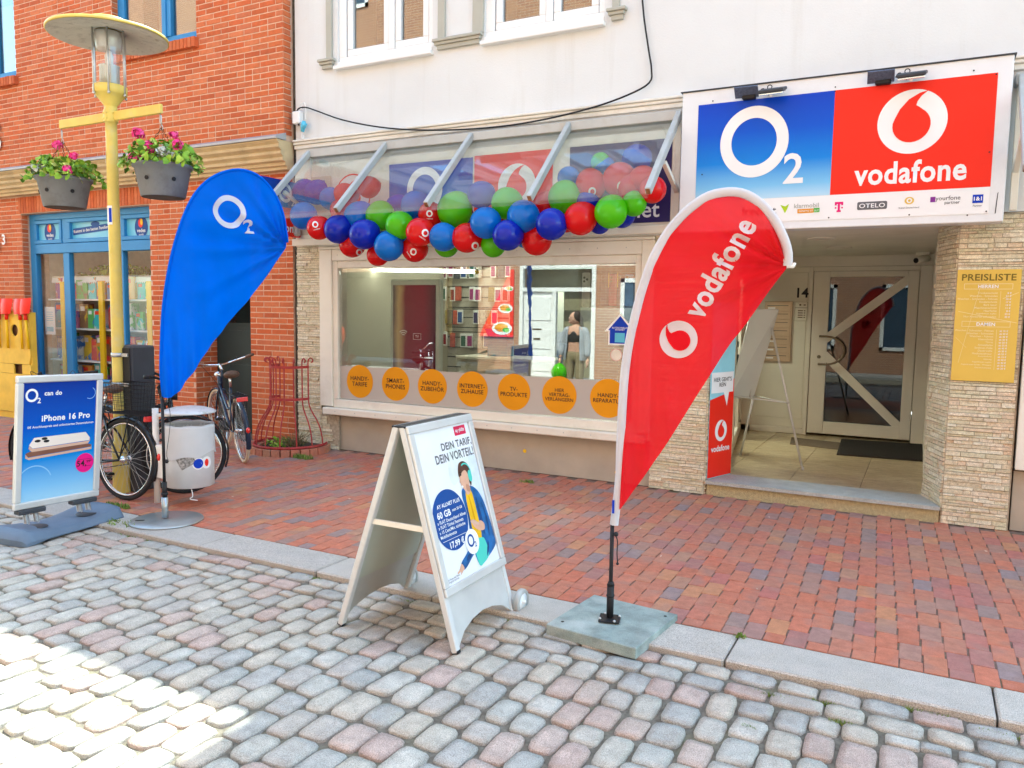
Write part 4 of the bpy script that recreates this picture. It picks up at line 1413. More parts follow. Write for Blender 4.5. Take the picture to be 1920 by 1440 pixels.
# the two solar lamps on the box
def solar(name, label, x, red):
    t = thing(name, label, 'lamp', (x, -.3, 3.45), group='solar lamps on the sign box')
    m = M()
    T = Matrix.Translation((x - .13, -.315, 3.487)) @ Euler((R(-38), 0, R(3))).to_matrix().to_4x4()
    m.box(-.095, .095, -.055, .055, -.006, .006, .002, T)
    m.link('solar_panel', mat('solar_cells', (.10, .13, .20), .2, .1, var=.3, scale=60), t)
    m = M(); m.cbox((x - .115, -.275, 3.452), (.11, .05, .038), .012)
    m.link('foot', X['black'], t)
    m = M()
    T = Matrix.Translation((x + .085, -.335, 3.465)) @ Euler((R(18), 0, R(-4))).to_matrix().to_4x4()
    m.box(-.10, .10, -.085, .06, -.004, .022, .008, T)
    m.link('lamp_head', X['dark'], t)
    m = M(); m.box(-.094, .094, -.08, .05, -.022, -.005, .004, T)
    m.link('lens', X['chrome'], t)
    m = M(); m.sphere((0, -.06, -.026), .014, 12, 8, T=T)
    m.link('sensor', X['white'], t)
    m = M()
    pts = [(x - .03 + .01 * k, -.285 - .012 * math.sin(k * .9), 3.475 + .03 * math.sin(k * .55)) for k in range(9)]
    m.tube(pts, .004, 6)
    m.tube([(x + .05 + .018 * math.cos(a), -.285, 3.512 + .018 * math.sin(a)) for a in [k * .7 for k in range(12)]], .004, 6)
    m.link('cable', X['black'], t)
solar('solar_lamp', 'small black solar lamp clipped to sign box above the blue half', -1.30, False)
solar('solar_lamp', 'small black solar lamp clipped to sign box above the red half', -.29, True)

# ---------------------------------------------------------------- balloon garland
BAL = '''DB -6.26 -0.31 2.99 0.131|DB -6.07 -0.32 2.93 0.124|B -6.00 -0.62 2.67 0.137|B -5.76 -0.46 2.86 0.115|R -5.61 -0.80 2.49 0.116|DB -5.36 -0.82 2.49 0.135|B -5.22 -0.66 2.62 0.142|R -5.29 -0.66 2.31 0.121|DB -4.99 -0.84 2.39 0.138|G -4.94 -0.64 2.59 0.140|G -4.60 -0.80 2.49 0.130|R -4.99 -0.62 2.20 0.103|B -4.70 -0.82 2.27 0.136|R -4.32 -0.84 2.39 0.127|R -4.52 -0.64 2.25 0.121|B -4.58 -0.55 2.69 0.133|R -4.36 -0.60 2.58 0.115|G -4.09 -0.62 2.65 0.159|B -4.08 -0.80 2.34 0.126|G -4.20 -0.56 2.29 0.115|R -3.86 -0.74 2.33 0.130|DB -3.85 -0.52 2.78 0.122|B -3.63 -0.82 2.49 0.136|G -3.52 -0.60 2.67 0.139|B -3.27 -0.76 2.53 0.139|G -3.64 -0.62 2.27 0.110|DB -3.37 -0.84 2.33 0.129|R -3.19 -0.62 2.30 0.131|DB -2.94 -0.84 2.41 0.130|G -2.95 -0.58 2.71 0.139|R -2.71 -0.74 2.46 0.134|G -2.43 -0.78 2.54 0.131|G -2.27 -0.62 2.58 0.100|R -2.12 -0.60 2.71 0.108|R -2.74 -0.48 2.82 0.129|R -2.49 -0.42 2.86 0.142|DB -2.40 -0.24 3.06 0.125|G -2.72 -0.28 3.02 0.083|B -2.69 -0.26 2.97 0.098|B -2.99 -0.38 2.88 0.098|R -3.18 -0.45 2.63 0.119|R -2.25 -0.48 2.82 0.111|DB -2.75 -0.50 2.62 0.105|DB -2.62 -0.52 2.44 0.090|G -3.28 -0.36 2.60 0.101|R -5.33 -0.34 2.95 0.108|R -3.62 -0.40 2.55 0.102|R -5.60 -0.45 2.70 0.115|DB -5.14 -0.45 2.51 0.115|B -4.74 -0.45 2.38 0.115|R -3.86 -0.45 2.39 0.115|DB -4.10 -0.45 2.58 0.115|R -2.98 -0.45 2.50 0.115|B -2.91 -0.45 2.60 0.115|DB -2.44 -0.45 2.52 0.115|R -5.60 -0.42 2.90 0.115|DB -4.87 -0.45 2.70 0.115|R -2.35 -0.45 2.74 0.115|B -3.39 -0.45 2.37 0.115'''
prof = []
for k in range(17):
    a = math.pi * k / 16
    r = math.sin(a); z = -math.cos(a)
    if z < 0: r *= 1 - .16 * (-z) ** 1.6; z *= 1.2
    prof.append((max(r, .012) * .985, z))
CN = {'R': ('red', 'ral_red'), 'B': ('mid blue', 'ral_blue'), 'DB': ('dark blue', 'ral_navy'), 'G': ('green', 'ral_green')}
bm = {}
for k, (nm, mt) in CN.items():
    q = M(); q.lathe(prof, 28)
    bm[k] = q.mesh('balloon', X[mt])
    q = M(); q.lathe([(.01, -1.17), (.05, -1.20), (.035, -1.23), (.08, -1.29)], 10)
    bm[k + 'k'] = q.mesh('knot', X[mt])
lst = []
for s in BAL.split('|'):
    k, x, y, z, r = s.split()
    lst.append((k, float(x), float(y), float(z), float(r)))
ORD = 'first second third fourth fifth sixth seventh eighth ninth tenth eleventh twelfth thirteenth fourteenth fifteenth sixteenth seventeenth eighteenth nineteenth twentieth twenty-first twenty-second twenty-third twenty-fourth'.split()
rank = {}
for k in CN:
    for i, b in enumerate(sorted([b for b in lst if b[0] == k], key=lambda b: screen(b[1:4])[0])): rank[b] = i
LOGO = {4: (-.3, .25), 7: (.55, -.55), 13: (.35, -.05), 14: (-.1, -.2), 16: (-.1, .1), 20: (.55, -.5), 35: (.1, -.35), 34: (.1, -.4)}
for i, b in enumerate(lst):
    k, x, y, z, r = b
    r *= 1.09
    gn = V((0, -.795, .815)).normalized()             # keep clear of the canopy glass
    gd_ = (V((x, y, z)) - V((0, -.875, 2.60))).dot(gn)
    lim = -r * 1.03 - .012
    if gd_ > lim:
        y -= gn.y * (gd_ - lim); z -= gn.z * (gd_ - lim)
    nm = CN[k][0]
    t = thing('balloon', '%s balloon, %s %s one from the left end of the garland' % (nm, ORD[rank[b]], nm), 'balloon', (x, y, z), group='balloons in the garland under the canopy')
    # the knots point into the garland, up and back
    d = V((U(-.5, .5), U(.4, 1.0), U(-.2, .9))).normalized()
    rq = (-d).to_track_quat('Z', 'Y')
    t.rotation_euler = rq.to_euler(); t.scale = (r, r, r)
    WM[t.name] = Matrix.Translation((x, y, z)) @ rq.to_matrix().to_4x4() @ Matrix.Scale(r, 4)
    put('skin', bm[k], t, True); put('knot', bm[k + 'k'], t, True)
    if i in LOGO:
        ox, oz = LOGO[i]
        c = V((x, y, z)); view = (CAMP - c).normalized()
        rt = V((0, 0, 1)).cross(view).normalized(); up = view.cross(rt)
        def wrap(p, c=c, r=r, view=view, rt=rt, up=up, ox=ox, oz=oz):
            q = (rt * (p.x + ox) + up * (p.y + oz) + view * math.sqrt(max(.05, 1 - (p.x + ox) ** 2 - (p.y + oz) ** 2)))
            return c + q.normalized() * r * 1.012
        q = M(); an = U(-1, 1)
        n = 20
        vs = [];
        for j in range(n):
            a = 2 * math.pi * j / n
            vs += [V((.24 * math.cos(a), .26 * math.sin(a), 0)), V((.135 * math.cos(a + .1) + .01, .15 * math.sin(a + .1) - .01, 0))]
        q.add([wrap(p) for p in vs], [(2 * j, (2 * j + 2) % (2 * n), (2 * j + 3) % (2 * n), 2 * j + 1) for j in range(n)])
        q.link('emblem', X['print_white'], t)
        rot = Matrix.Rotation(an, 4, 'Z') @ Matrix.Translation((0, -.38, 0))
        text('vodafone', X['print_white'], Matrix.Identity(4), t, w=.52, bold=.02, fn=lambda p, rot=rot: wrap(rot @ p))

# ---------------------------------------------------------------- cable, junction box, stickers on the wall
m = M()
pts = [(-2.49, -.03, 6.2), (-2.46, -.035, 4.75), (-2.44, -.035, 4.40), (-2.38, -.035, 4.05), (-2.345, -.035, 3.86), (-2.36, -.045, 3.74), (-2.55, -.08, 3.645), (-2.9, -.09, 3.565), (-3.4, -.095, 3.505), (-3.9, -.095, 3.485), (-4.45, -.095, 3.505), (-5.0, -.09, 3.56), (-5.5, -.075, 3.65), (-5.95, -.055, 3.77), (-6.3, -.05, 3.90), (-6.47, -.05, 3.955), (-6.58, -.05, 3.94), (-6.60, -.05, 3.84), (-6.56, -.05, 3.76)]
def smooth(pts, k=5):
    P = [V(p) for p in pts]; out = []
    for i in range(len(P) - 1):
        p0, p1, p2, p3 = P[max(i - 1, 0)], P[i], P[i + 1], P[min(i + 2, len(P) - 1)]
        for j in range(k):
            t = j / k
            out.append(.5 * ((2 * p1) + (p2 - p0) * t + (2 * p0 - 5 * p1 + 4 * p2 - p3) * t * t + (3 * p1 - p0 - 3 * p2 + p3) * t ** 3))
    out.append(P[-1])
    return out
m.tube(smooth(pts, 4), .0085, 6)
tag(m.link('cable', X['black']), 'black cable hanging in an arc across the white wall', 'cable')
jb = thing('junction_box', 'white junction box with blue plug at the corner of the white wall', 'junction box', (-6.55, 0, 3.83))
m = M(); m.box(-6.645, -6.53, -.075, -.002, 3.78, 3.92, .01)
m.link('box', X['white'], jb)
m = M(); m.tube([(-6.47, -.06, 3.80), (-6.49, -.06, 3.74), (-6.50, -.06, 3.68)], [.022, .03, .02], 10); m.tube([(-6.44, -.07, 3.77), (-6.47, -.07, 3.72)], .02, 8)
m.link('plug', X['skyblue'], jb)
m = M(); m.tube(smooth([(-6.53, -.05, 3.93), (-6.51, -.05, 4.0), (-6.47, -.05, 4.0), (-6.455, -.05, 3.9), (-6.46, -.05, 3.82)]), .006, 6); m.tube(smooth([(-6.50, -.06, 3.68), (-6.51, -.06, 3.62), (-6.49, -.06, 3.60), (-6.48, -.06, 3.64)]), .007, 6)
m.link('lead', X['white'], jb)
# window stickers
T = FR((0, .0262, 0))
hs = thing('window_sticker', 'blue house-shaped sticker on the shop pane behind the red flag', 'sticker', (-2.6, .026, 1.35))
m = M(T); m.plate([(-2.715, 1.345), (-2.715, 1.475), (-2.755, 1.475), (-2.60, 1.645), (-2.445, 1.475), (-2.485, 1.475), (-2.485, 1.345)], .0)
m.link('border', X['print_white'], hs)
m = M(T); m.plate([(-2.702, 1.357), (-2.702, 1.482), (-2.72, 1.486), (-2.60, 1.622), (-2.48, 1.486), (-2.498, 1.482), (-2.498, 1.357)], 0, z=.001)
m.link('face', X['blue'], hs)
text('BLITZSCHNELLES\nINTERNET', X['print_white'], T @ Matrix.Translation((-2.60, 1.50, .002)), hs, w=.16, bold=.01)
m = M(T); m.rect(-2.60, 1.415, .10, .09, 0, z=.002)
m.link('print', X['skyblue'], hs)
rs = thing('window_sticker', 'round cream sticker with pink rim on the shop pane below the blue house sticker', 'sticker', (-2.63, .026, 1.25))
m = M(T); m.disc(-2.632, 1.248, .06, n=32, t=0, z=.0)
m.link('rim', mat('pink_rim', (.60, .30, .27), .5), rs)
m = M(T); m.disc(-2.632, 1.248, .054, n=32, t=0, z=.001)
m.link('face', mat('cream_sticker', (.74, .68, .58), .5), rs)
ph = thing('phone_poster', 'dark poster of mobile phones hung in the shop window top right', 'poster', (-2.72, .05, 1.69))
m = M(); m.box(-3.04, -2.46, .048, .052, 1.70, 2.10)
m.link('sheet', mat('poster_dark', (.06, .05, .07), .25, var=.5, scale=6), ph)
T = FR((0, .0465, 0))
for k, (x, c) in enumerate(((-2.97, (.30, .28, .27)), (-2.87, (.10, .09, .10)), (-2.775, (.07, .07, .12)), (-2.69, (.30, .07, .14)), (-2.61, (.12, .10, .18)), (-2.53, (.10, .20, .40)))):
    m = M(T); m.rect(x, 1.87, .085, .30 if k else .34, 0, rc=.014)
    m.link('phone_print', mat('phone_print', c, .3, var=.3, scale=14), ph)
    m = M(T)
    for j in range(3 if k == 0 else 2): m.disc(x - .02 + (.03 if j == 2 else 0), 1.99 - .036 * j + (.054 if j == 2 else 0), .012, n=14, t=0, z=.001)
    m.link('camera_print', X['ink'], ph)
m = M(T); m.rect(-2.735, 1.965, .008, .14, 0, z=.001); m.rect(-2.645, 1.965, .008, .14, 0, z=.001)
m.link('glow_print', mat('gold_glow_print', (.8, .62, .2), .4), ph)
# two small yellow stickers on the plinth
for (x, z, lab) in ((-3.61, .215, 'small round yellow sticker in the middle of the taupe plinth'), (-2.60, .10, 'small yellow sticker low on the plinth beside the red flag')):
    m = M(FR((x, .042, z))); m.disc(0, 0, .02, n=20, t=.001)
    tag(m.link('plinth_sticker', X['yellowtoy']), lab, 'sticker')

# ---------------------------------------------------------------- porch fittings
mb = thing('mailbox_bank', 'copper bank of mailboxes on the beige panel in the porch', 'mailbox', (-1.7, 3.46, 1.07))
m = M(); m.box(-1.875, -1.53, 3.44, 3.479, 1.06, 1.835, .004)
m.link('case', X['copper'], mb)
for k in range(7):
    z = 1.075 + k * .107
    m = M(); m.box(-1.855, -1.55, 3.43, 3.4395, z, z + .10, .003)
    d = m.link('flap', X['copper'], mb)
    m = M(); m.box(-1.84, -1.58, 3.4265, 3.4295, z + .058, z + .066); m.m = 1; m.box(-1.83, -1.74, 3.426, 3.4295, z + .02, z + .042)
    m.link('name_plate', [X['dark'], X['print_white']], d)
ic = thing('intercom', 'cream door intercom with bell buttons under the house number', 'intercom', (-1.41, 3.46, 1.6))
m = M(); m.box(-1.505, -1.355, 3.452, 3.474, 1.59, 1.83, .006)
m.link('plate', X['cream'], ic)
m = M(); m.box(-1.504, -1.356, 3.4505, 3.453, 1.752, 1.757); m.cyl((-1.44, 3.452, 1.79), (-1.44, 3.444, 1.79), .012, 12); m.box(-1.40, -1.375, 3.448, 3.4515, 1.782, 1.798)
for j in range(4): m.box(-1.465, -1.405, 3.449, 3.4515, 1.71 - j * .028, 1.724 - j * .028); m.box(-1.395, -1.375, 3.449, 3.4515, 1.71 - j * .028, 1.724 - j * .028)
m.link('buttons', X['bronze'], ic)
hn = thing('house_number', 'black house number 14 on the beige porch panel', 'number', (-1.41, 3.46, 1.9))
text('1', X['ink'], FR((-1.475, 3.468, 1.945)), hn, h=.125, bold=.02, name='digit'); text('4', X['ink'], FR((-1.392, 3.468, 1.945)), hn, h=.125, bold=.02, name='digit')
sc_ = thing('security_camera', 'small cream security camera under the porch ceiling above the door', 'camera', (-.11, 3.2, 2.39))
m = M(); m.box(-.16, -.02, 3.1, 3.2, 2.37, 2.40, .004); m.beam((-.07, 3.15, 2.37), (-.10, 3.12, 2.33), .03, .03, .005)
m.link('mount', X['cream'], sc_)
m = M(); m.tube([(-.04, 3.16, 2.335), (-.15, 3.02, 2.30)], .042, 16); m.m = 1; m.tube([(-.151, 3.02, 2.2995), (-.156, 3.013, 2.298)], .03, 14)
m.link('body', [X['cream'], X['ink']], sc_)
dm = thing('door_mat', 'dark ribbed rubber mat in front of the house door', 'mat', (-.38, 2.65, .135))
m = M(); m.add([(-.80, 2.07, .1345), (.05, 2.15, .1345), (.03, 3.38, .1345), (-.86, 3.28, .1345), (-.80, 2.07, .146), (.05, 2.15, .146), (.03, 3.38, .146), (-.86, 3.28, .146)], [(4, 5, 6, 7), (0, 1, 5, 4), (1, 2, 6, 5), (2, 3, 7, 6), (3, 0, 4, 7)])
m.link('base', X['mat_dark'], dm)
m = M()
for k in range(34):
    t = (k + .5) / 34; a = V((-.79 + .83 * t, 2.09 + .075 * t, .149)); b = V((-.85 + .87 * t, 3.26 + .1 * t, .149))
    m.beam(a, b, .011, .007)
m.link('ribs', X['mat_dark'], dm)
m = M(); m.add([(-1.36, 2.55, .1345), (-.815, 2.46, .1345), (-.85, 3.0, .1345), (-1.42, 3.1, .1345), (-1.36, 2.55, .141), (-.815, 2.46, .141), (-.85, 3.0, .141), (-1.42, 3.1, .141)], [(4, 5, 6, 7), (0, 1, 5, 4), (1, 2, 6, 5), (2, 3, 7, 6), (3, 0, 4, 7)])
tag(m.link('door_mat', X['mat_brown']), 'thin brown mat strip left of the dark door mat', 'mat')
# red arrow panel on the chamfered pier
ap = thing('entrance_panel', 'tall red shop panel with speech bubble on the left porch pier', 'sign', (-1.67, .2, .15))
n_ = V((.40, -.137, 0)).normalized() * .022
T = FR((-1.737 + n_.x, .002 + n_.y, 0), (.137, .40, 0))
m = M(T); m.rect(.215, .95, .40, 1.62, .004)
m.link('board', mat('cyan_print', (.30, .62, .72), .4, var=.15, scale=3), ap)
m = M(T); m.plate([(.015, .145), (.415, .145), (.415, 1.06), (.30, .92), (.015, .87)], 0, z=.001)
m.link('red_field', X['red'], ap)
m = M(T); m.plate([(.03, 1.12), (.40, 1.12), (.40, .93), (.33, .93), (.30, .80), (.24, .93), (.03, .93)], 0, z=.002)
m.link('speech_bubble', X['print_white'], ap)
text("HIER GEHT'S\nREIN", X['ink'], T @ Matrix.Translation((.215, 1.03, .0035)), ap, w=.30, bold=.012)
emblem(ap, T @ Matrix.Translation((.215, .575, .003)), .10, X['print_white'], X['red'])
text('vodafone', X['print_white'], T @ Matrix.Translation((.215, .41, .003)), ap, w=.31, bold=.026)
# price list board
pl = thing('price_board', 'yellow PREISLISTE price board on the stone pier at the right', 'sign', (.4, -.02, 1.16))
m = M(); m.box(.188, .612, -.026, -.0195, 1.16, 2.025, .001)
m.link('board', X['gold'], pl)
T = FR((.40, -.0275, 0))
text('PREISLISTE', mat('olive_print', (.16, .12, .02), .5), T @ Matrix.Translation((0, 1.965, 0)), pl, w=.36, h=.052, bold=.018)
def outlined(z, s):
    q = M(T)
    for (cx, cy, w, h) in ((0, z + .02, .32, .003), (0, z - .02, .32, .003), (-.16, z, .003, .043), (.16, z, .003, .043)): q.rect(cx, cy, w, h, 0)
    q.link('box_print', X['palegold'], pl)
    text(s, X['print_white'], T @ Matrix.Translation((0, z, .0)), pl, h=.026, bold=.02)
outlined(1.895, 'HERREN'); outlined(1.605, 'DAMEN')
H_ = ['Trockenschnitt', 'Waschen - Schneiden', 'Waschen - Schneiden - Föhnen', 'Kinderschnitt', 'Bart rasur', 'Maschinenschnitt', 'Haarfarbe', 'Augenbrauen zupfen', 'Nur Konturen schneiden']
for k, s in enumerate(H_):
    z = 1.845 - k * .0228
    text(s, X['palegold'], T @ Matrix.Translation((.065, z, 0)), pl, h=.015, bold=.006, align='r'); text('%d €' % (8 + 3 * ((k * 5) % 6)), X['print_white'], T @ Matrix.Translation((.155, z, 0)), pl, h=.014, bold=.012, align='r')
F_ = ['Waschen - Schneiden - Föhnen', 'Waschen - Schneiden', 'Waschen - Föhnen', 'Haarschnitt', 'Tönung', 'Ansatzfarbe', 'Strähnen Folie', 'Dauerwelle', 'Hochsteckfrisur', 'Komplettfarbe', 'Glättung', 'Augenbrauen zupfen', 'Augenbrauen färben - Wimpern', 'Gesicht komplett']
for k, s in enumerate(F_):
    z = 1.555 - k * .0222
    text(s, X['palegold'], T @ Matrix.Translation((.055, z, 0)), pl, h=.0145, bold=.006, align='r'); text('ab %d €' % (15 + 5 * ((k * 7) % 9)), X['print_white'], T @ Matrix.Translation((.15, z, 0)), pl, h=.0135, bold=.012, align='r')
m = M(T); m.rect(.085, 1.755, .002, .21, 0); m.rect(.075, 1.41, .002, .31, 0)
m.plate([(-.17, 1.3), (-.168, 1.3), (-.05, 1.9), (-.052, 1.9)], 0); m.plate([(-.2, 1.5), (-.198, 1.5), (-.12, 1.42), (-.122, 1.42)], 0); m.plate([(.1, 1.8), (.1, 1.803), (.2, 1.85), (.2, 1.847)], 0); m.plate([(-.19, 1.7), (-.19, 1.703), (.2, 1.62), (.2, 1.617)], 0, z=-.0003)
m.link('line_print', X['palegold'], pl)
# ---------------------------------------------------------------- street lamp
LX, LY = -6.255, -2.655
lp = thing('street_lamp', 'pale yellow street lamp with wide disc shade and two basket arms', 'street lamp', (LX, LY, 0))
m = M(); m.lathe([(.075, 0), (.075, .42), (.056, .46), (.052, 1.0), (.046, 3.10), (.046, 3.2), (.052, 3.2), (.052, 3.33), (.045, 3.335)], 24, (LX, LY, 0))
m.link('pole', X['yellowp'], lp)
m = M(); m.lathe([(.045, 3.32), (.052, 3.34), (.12, 3.43), (.133, 3.435), (.135, 3.50), (.125, 3.505), (.0, 3.506)], 28, (LX, LY, 0))
m.link('cone', X['yellowp'], lp)
m = M(); m.lathe([(.122, 3.507), (.122, 3.94)], 32, (LX, LY, 0))
m.link('lamp_glass', X['glass_lamp'], lp)
m = M(); m.lathe([(.0, 3.508), (.078, 3.51), (.078, 3.66), (.085, 3.665), (.085, 3.668), (.07, 3.67), (.0, 3.67)], 24, (LX, LY, 0)); m.lathe([(.0, 3.80), (.09, 3.80), (.10, 3.82), (.11, 3.88), (.11, 3.94), (0, 3.945)], 24, (LX, LY, 0))
m.link('reflector', X['alu'], lp)
m = M(); m.lathe([(.0, 3.668), (.03, 3.67), (.035, 3.75), (.02, 3.79), (0, 3.8)], 16, (LX, LY, 0))
m.link('bulb', X['white'], lp)
for k in range(6):
    a = R(60 * k + 20); c, s = math.cos(a) * .134, math.sin(a) * .134
    m = M(); m.cyl((LX + c, LY + s, 3.43), (LX + c, LY + s, 3.96), .008, 8); m.sphere((LX + c, LY + s, 3.425), .013, 8, 6)
    m.link('rod', X['galv'], lp)
m = M(); m.lathe([(.13, 3.955), (.43, 3.915), (.468, 3.905), (.472, 3.915), (.468, 3.93), (.30, 3.965), (.16, 3.985), (.158, 4.03), (.15, 4.045), (0, 4.05)], 56, (LX, LY, 0)); m.m = 1
m.lathe([(.10, 3.953), (.13, 3.953), (.43, 3.912), (.462, 3.903)], 56, (LX, LY, 0))
m.link('shade', [X['yellowp'], mat('shade_underside', (.60, .57, .50), .8, var=.1, scale=8, dirt=(.16, .13, .10), dscale=14)], lp)
m = M(); m.box(LX - .70, LX - .045, LY - .014, LY + .014, 3.215, 3.29, .004); m.link('arm', X['yellowp'], lp)
m = M(); m.box(LX + .045, LX + .64, LY - .014, LY + .014, 3.215, 3.29, .004); m.link('arm', X['yellowp'], lp)
m = M(); m.lathe([(.056, 3.205), (.058, 3.21), (.058, 3.30), (.056, 3.305)], 24, (LX, LY, 0))
for z in (3.23, 3.275):
    for a in (200, 250, 290, 340): m.sphere((LX + .058 * math.cos(R(a)), LY + .058 * math.sin(R(a)), z), .009, 8, 6)
m.link('clamp', X['yellowp'], lp)
for z in (.96, 1.22):
    m = M(); m.lathe([(.056, z - .018), (.058, z - .018), (.058, z + .018), (.056, z + .018)], 24, (LX, LY, 0)); m.box(LX + .05, LX + .13, LY - .012, LY + .012, z - .015, z + .015, .002)
    m.link('band', X['galv'], lp)
T = FR((LX + .0, LY - .0535, 2.42), (.9, .2, 0))
m = M(); m.lathe([(.0505, 2.34), (.0505, 2.50)], 16, (LX, LY, 0), arc=(R(240), R(310))); m.m = 1; m.lathe([(.0512, 2.36), (.0512, 2.48)], 12, (LX, LY, 0), arc=(R(275), R(305)))
m.link('sticker', [X['print_white'], X['blue']], lp)
m = M(); m.lathe([(.0512, 2.86), (.0512, 2.96)], 12, (LX, LY, 0), arc=(R(215), R(250)))
m.link('sticker', X['band'], lp)
# switch cabinet strapped to the lamp
sb = thing('switch_cabinet', 'dark grey cabinet strapped to the street lamp behind the bicycles', 'cabinet', (-6.27, -2.5, .78))
m = M(); m.box(-6.37, -6.10, -2.64, -2.40, .62, 1.30, .015); m.link('case', X['dark'], sb)
m = M(); m.box(-6.36, -6.11, -2.652, -2.641, .64, 1.28, .004); m.box(-6.24, -6.225, -2.66, -2.653, .64, 1.28); m.link('door', X['black'], sb)
m = M(); m.box(-6.34, -6.12, -2.62, -2.42, .0, .62, .01); m.link('post', X['dark'], sb)

# ---------------------------------------------------------------- hanging flower baskets
def leaf_cloud(m, c, rx, ry, rz, n, size, droop=0.0, up=.3):
    for _ in range(n):
        a = U(0, 6.283); q = U(-1, 1); rr = (rnd() ** .45)
        d = V((math.cos(a) * math.sqrt(1 - q * q), math.sin(a) * math.sqrt(1 - q * q), q))
        p = V(c) + V((d.x * rx * rr, d.y * ry * rr, abs(d.z) * rz * rr - droop * (max(0, math.hypot(d.x, d.y) * rr - .75)) * 2))
        nrm = (d * .6 + V((U(-1, 1), U(-1, 1), U(0, 1)))).normalized()
        t = nrm.orthogonal().normalized(); b = nrm.cross(t)
        s = size * U(.6, 1.25)
        k = 6
        vs = [p + nrm * s * .12]
        for j in range(k):
            an = 2 * math.pi * j / k + U(-.25, .25); r_ = s * (.95 if j % 2 else .72)
            vs.append(p + t * math.cos(an) * r_ + b * math.sin(an) * r_)
        m.add(vs, [(0, 1 + j, 1 + (j + 1) % k) for j in range(k)])
def blossom(c, r, n=38):
    m = M()
    for _ in range(n):
        d = V((U(-1, 1), U(-1, 1), U(-.4, 1))).normalized(); p = V(c) + d * r * U(.6, 1) * .9
        t = d.orthogonal().normalized(); b = d.cross(t); s = r * U(.3, .5)
        m.add([p - t * s, p - b * s * .7 + d * s * .2, p + t * s, p + b * s * .7 + d * s * .2], [(0, 1, 2, 3)])
    return m
def basket(label, x, zrim, flowers, seed, grey):
    random.seed(seed)
    t = thing('flower_basket', label, 'flower basket', (x, LY, zrim - .26), group='flower baskets on the street lamp')
    c = (x, LY, zrim)
    m = M(); m.lathe([(.0, -.262), (.165, -.262), (.172, -.255), (.215, -.03), (.232, -.025), (.234, .0), (.222, .002), (.205, -.03), (.0, -.035)], 40, c); m.m = 1; m.lathe([(.0, -.2635), (.164, -.2635)], 40, c)
    m.link('pot', [X['pot'], X['potunder']], t)
    m = M()
    for a in (225, 285, 345):
        a = R(a); rr = .200
        T = FR((x + rr * math.cos(a), LY + rr * math.sin(a), zrim - .13), (-math.sin(a), math.cos(a), 0), (.18 * math.cos(a), .18 * math.sin(a), 1))
        m.disc(0, 0, .017, n=14, t=.004, T=T, z=.004)
    m.link('drain_hole', X['black'], t)
    m = M(); m.lathe([(.0, -.02), (.2, -.028)], 24, c); m.link('soil', X['soil'], t)
    m = M(); leaf_cloud(m, (x, LY, zrim + .01), .36, .31, .19, 760, .031, .12)
    m.link('foliage', X['leaf'], t, kind='stuff')
    m = M()
    for gx in grey: leaf_cloud(m, (x + gx[0], LY + gx[1], zrim + .03), .07, .07, .09, 60, .020)
    m.link('grey_foliage', X['silverleaf'], t, kind='stuff')
    m = M()
    for _ in range(46):
        a = U(0, 6.28); p = V((x + .08 * math.cos(a), LY + .08 * math.sin(a), zrim)); q = V((x + U(.12, .34) * math.cos(a), LY + U(.1, .3) * math.sin(a), zrim + U(-.06, .16)))
        m.tube([p, (p + q) / 2 + V((0, 0, U(.03, .09))), q], .0022, 4, caps=False)
    m.link('stems', X['leaf'], t, kind='stuff')
    for (dx, dy, dz, r_) in flowers:
        p = V((x + dx, LY + dy, zrim + dz))
        blossom(p, r_ * 1.25).link('blossom', X['petal'], t)
        m = M(); m.tube([p - V((dx * .3, dy * .3, dz * .8)), p], .003, 5); m.link('flower_stem', X['leaf'], t)
    # chains
    top = V((x, LY, 3.10))
    m = M(); m.tube([(x + .014 * math.cos(a), LY, 3.10 + .022 * math.sin(a)) for a in [k * .7 for k in range(10)]], .0035, 6); m.tube([(x, LY, 3.12), (x, LY - .002, 3.20)], .005, 6); m.tube([(x - .014, LY, 3.22), (x - .016, LY, 3.15), (x + .0, LY, 3.118)], .004, 6)
    m.link('hook', X['galv'], t)
    for a in (210, 330, 90):
        e = V((x + .215 * math.cos(R(a)), LY + .215 * math.sin(R(a)), zrim))
        m = M(); d = e - top; n = int(d.length / .028)
        for k in range(n):
            p = top + d * ((k + .5) / n); u = d.normalized(); v = u.orthogonal().normalized()
            if k % 2: v = u.cross(v)
            m.tube([p + u * .017 * math.cos(q) + v * .0075 * math.sin(q) for q in [j * 1.047 for j in range(6)]], .0024, 4, closed=True)
        m.link('chain', X['chain'], t)
    random.seed(99)
basket('grey hanging flower basket with few pink geraniums on the left arm of the lamp', LX - .675, 2.78, [(0, -.05, .28, .04), (.27, -.08, .16, .035), (.30, -.16, .03, .035)], 11, [(-.14, -.12), (-.02, -.2)])
basket('grey hanging flower basket with many pink geraniums partly behind the blue flag', LX + .635, 2.80, [(-.26, -.02, .27, .048), (.08, .05, .24, .035), (-.06, -.2, .03, .05), (.06, -.17, .10, .048), (.25, -.06, .13, .042), (-.08, -.1, .04, .04)], 12, [(-.2, -.1), (.2, -.14)])

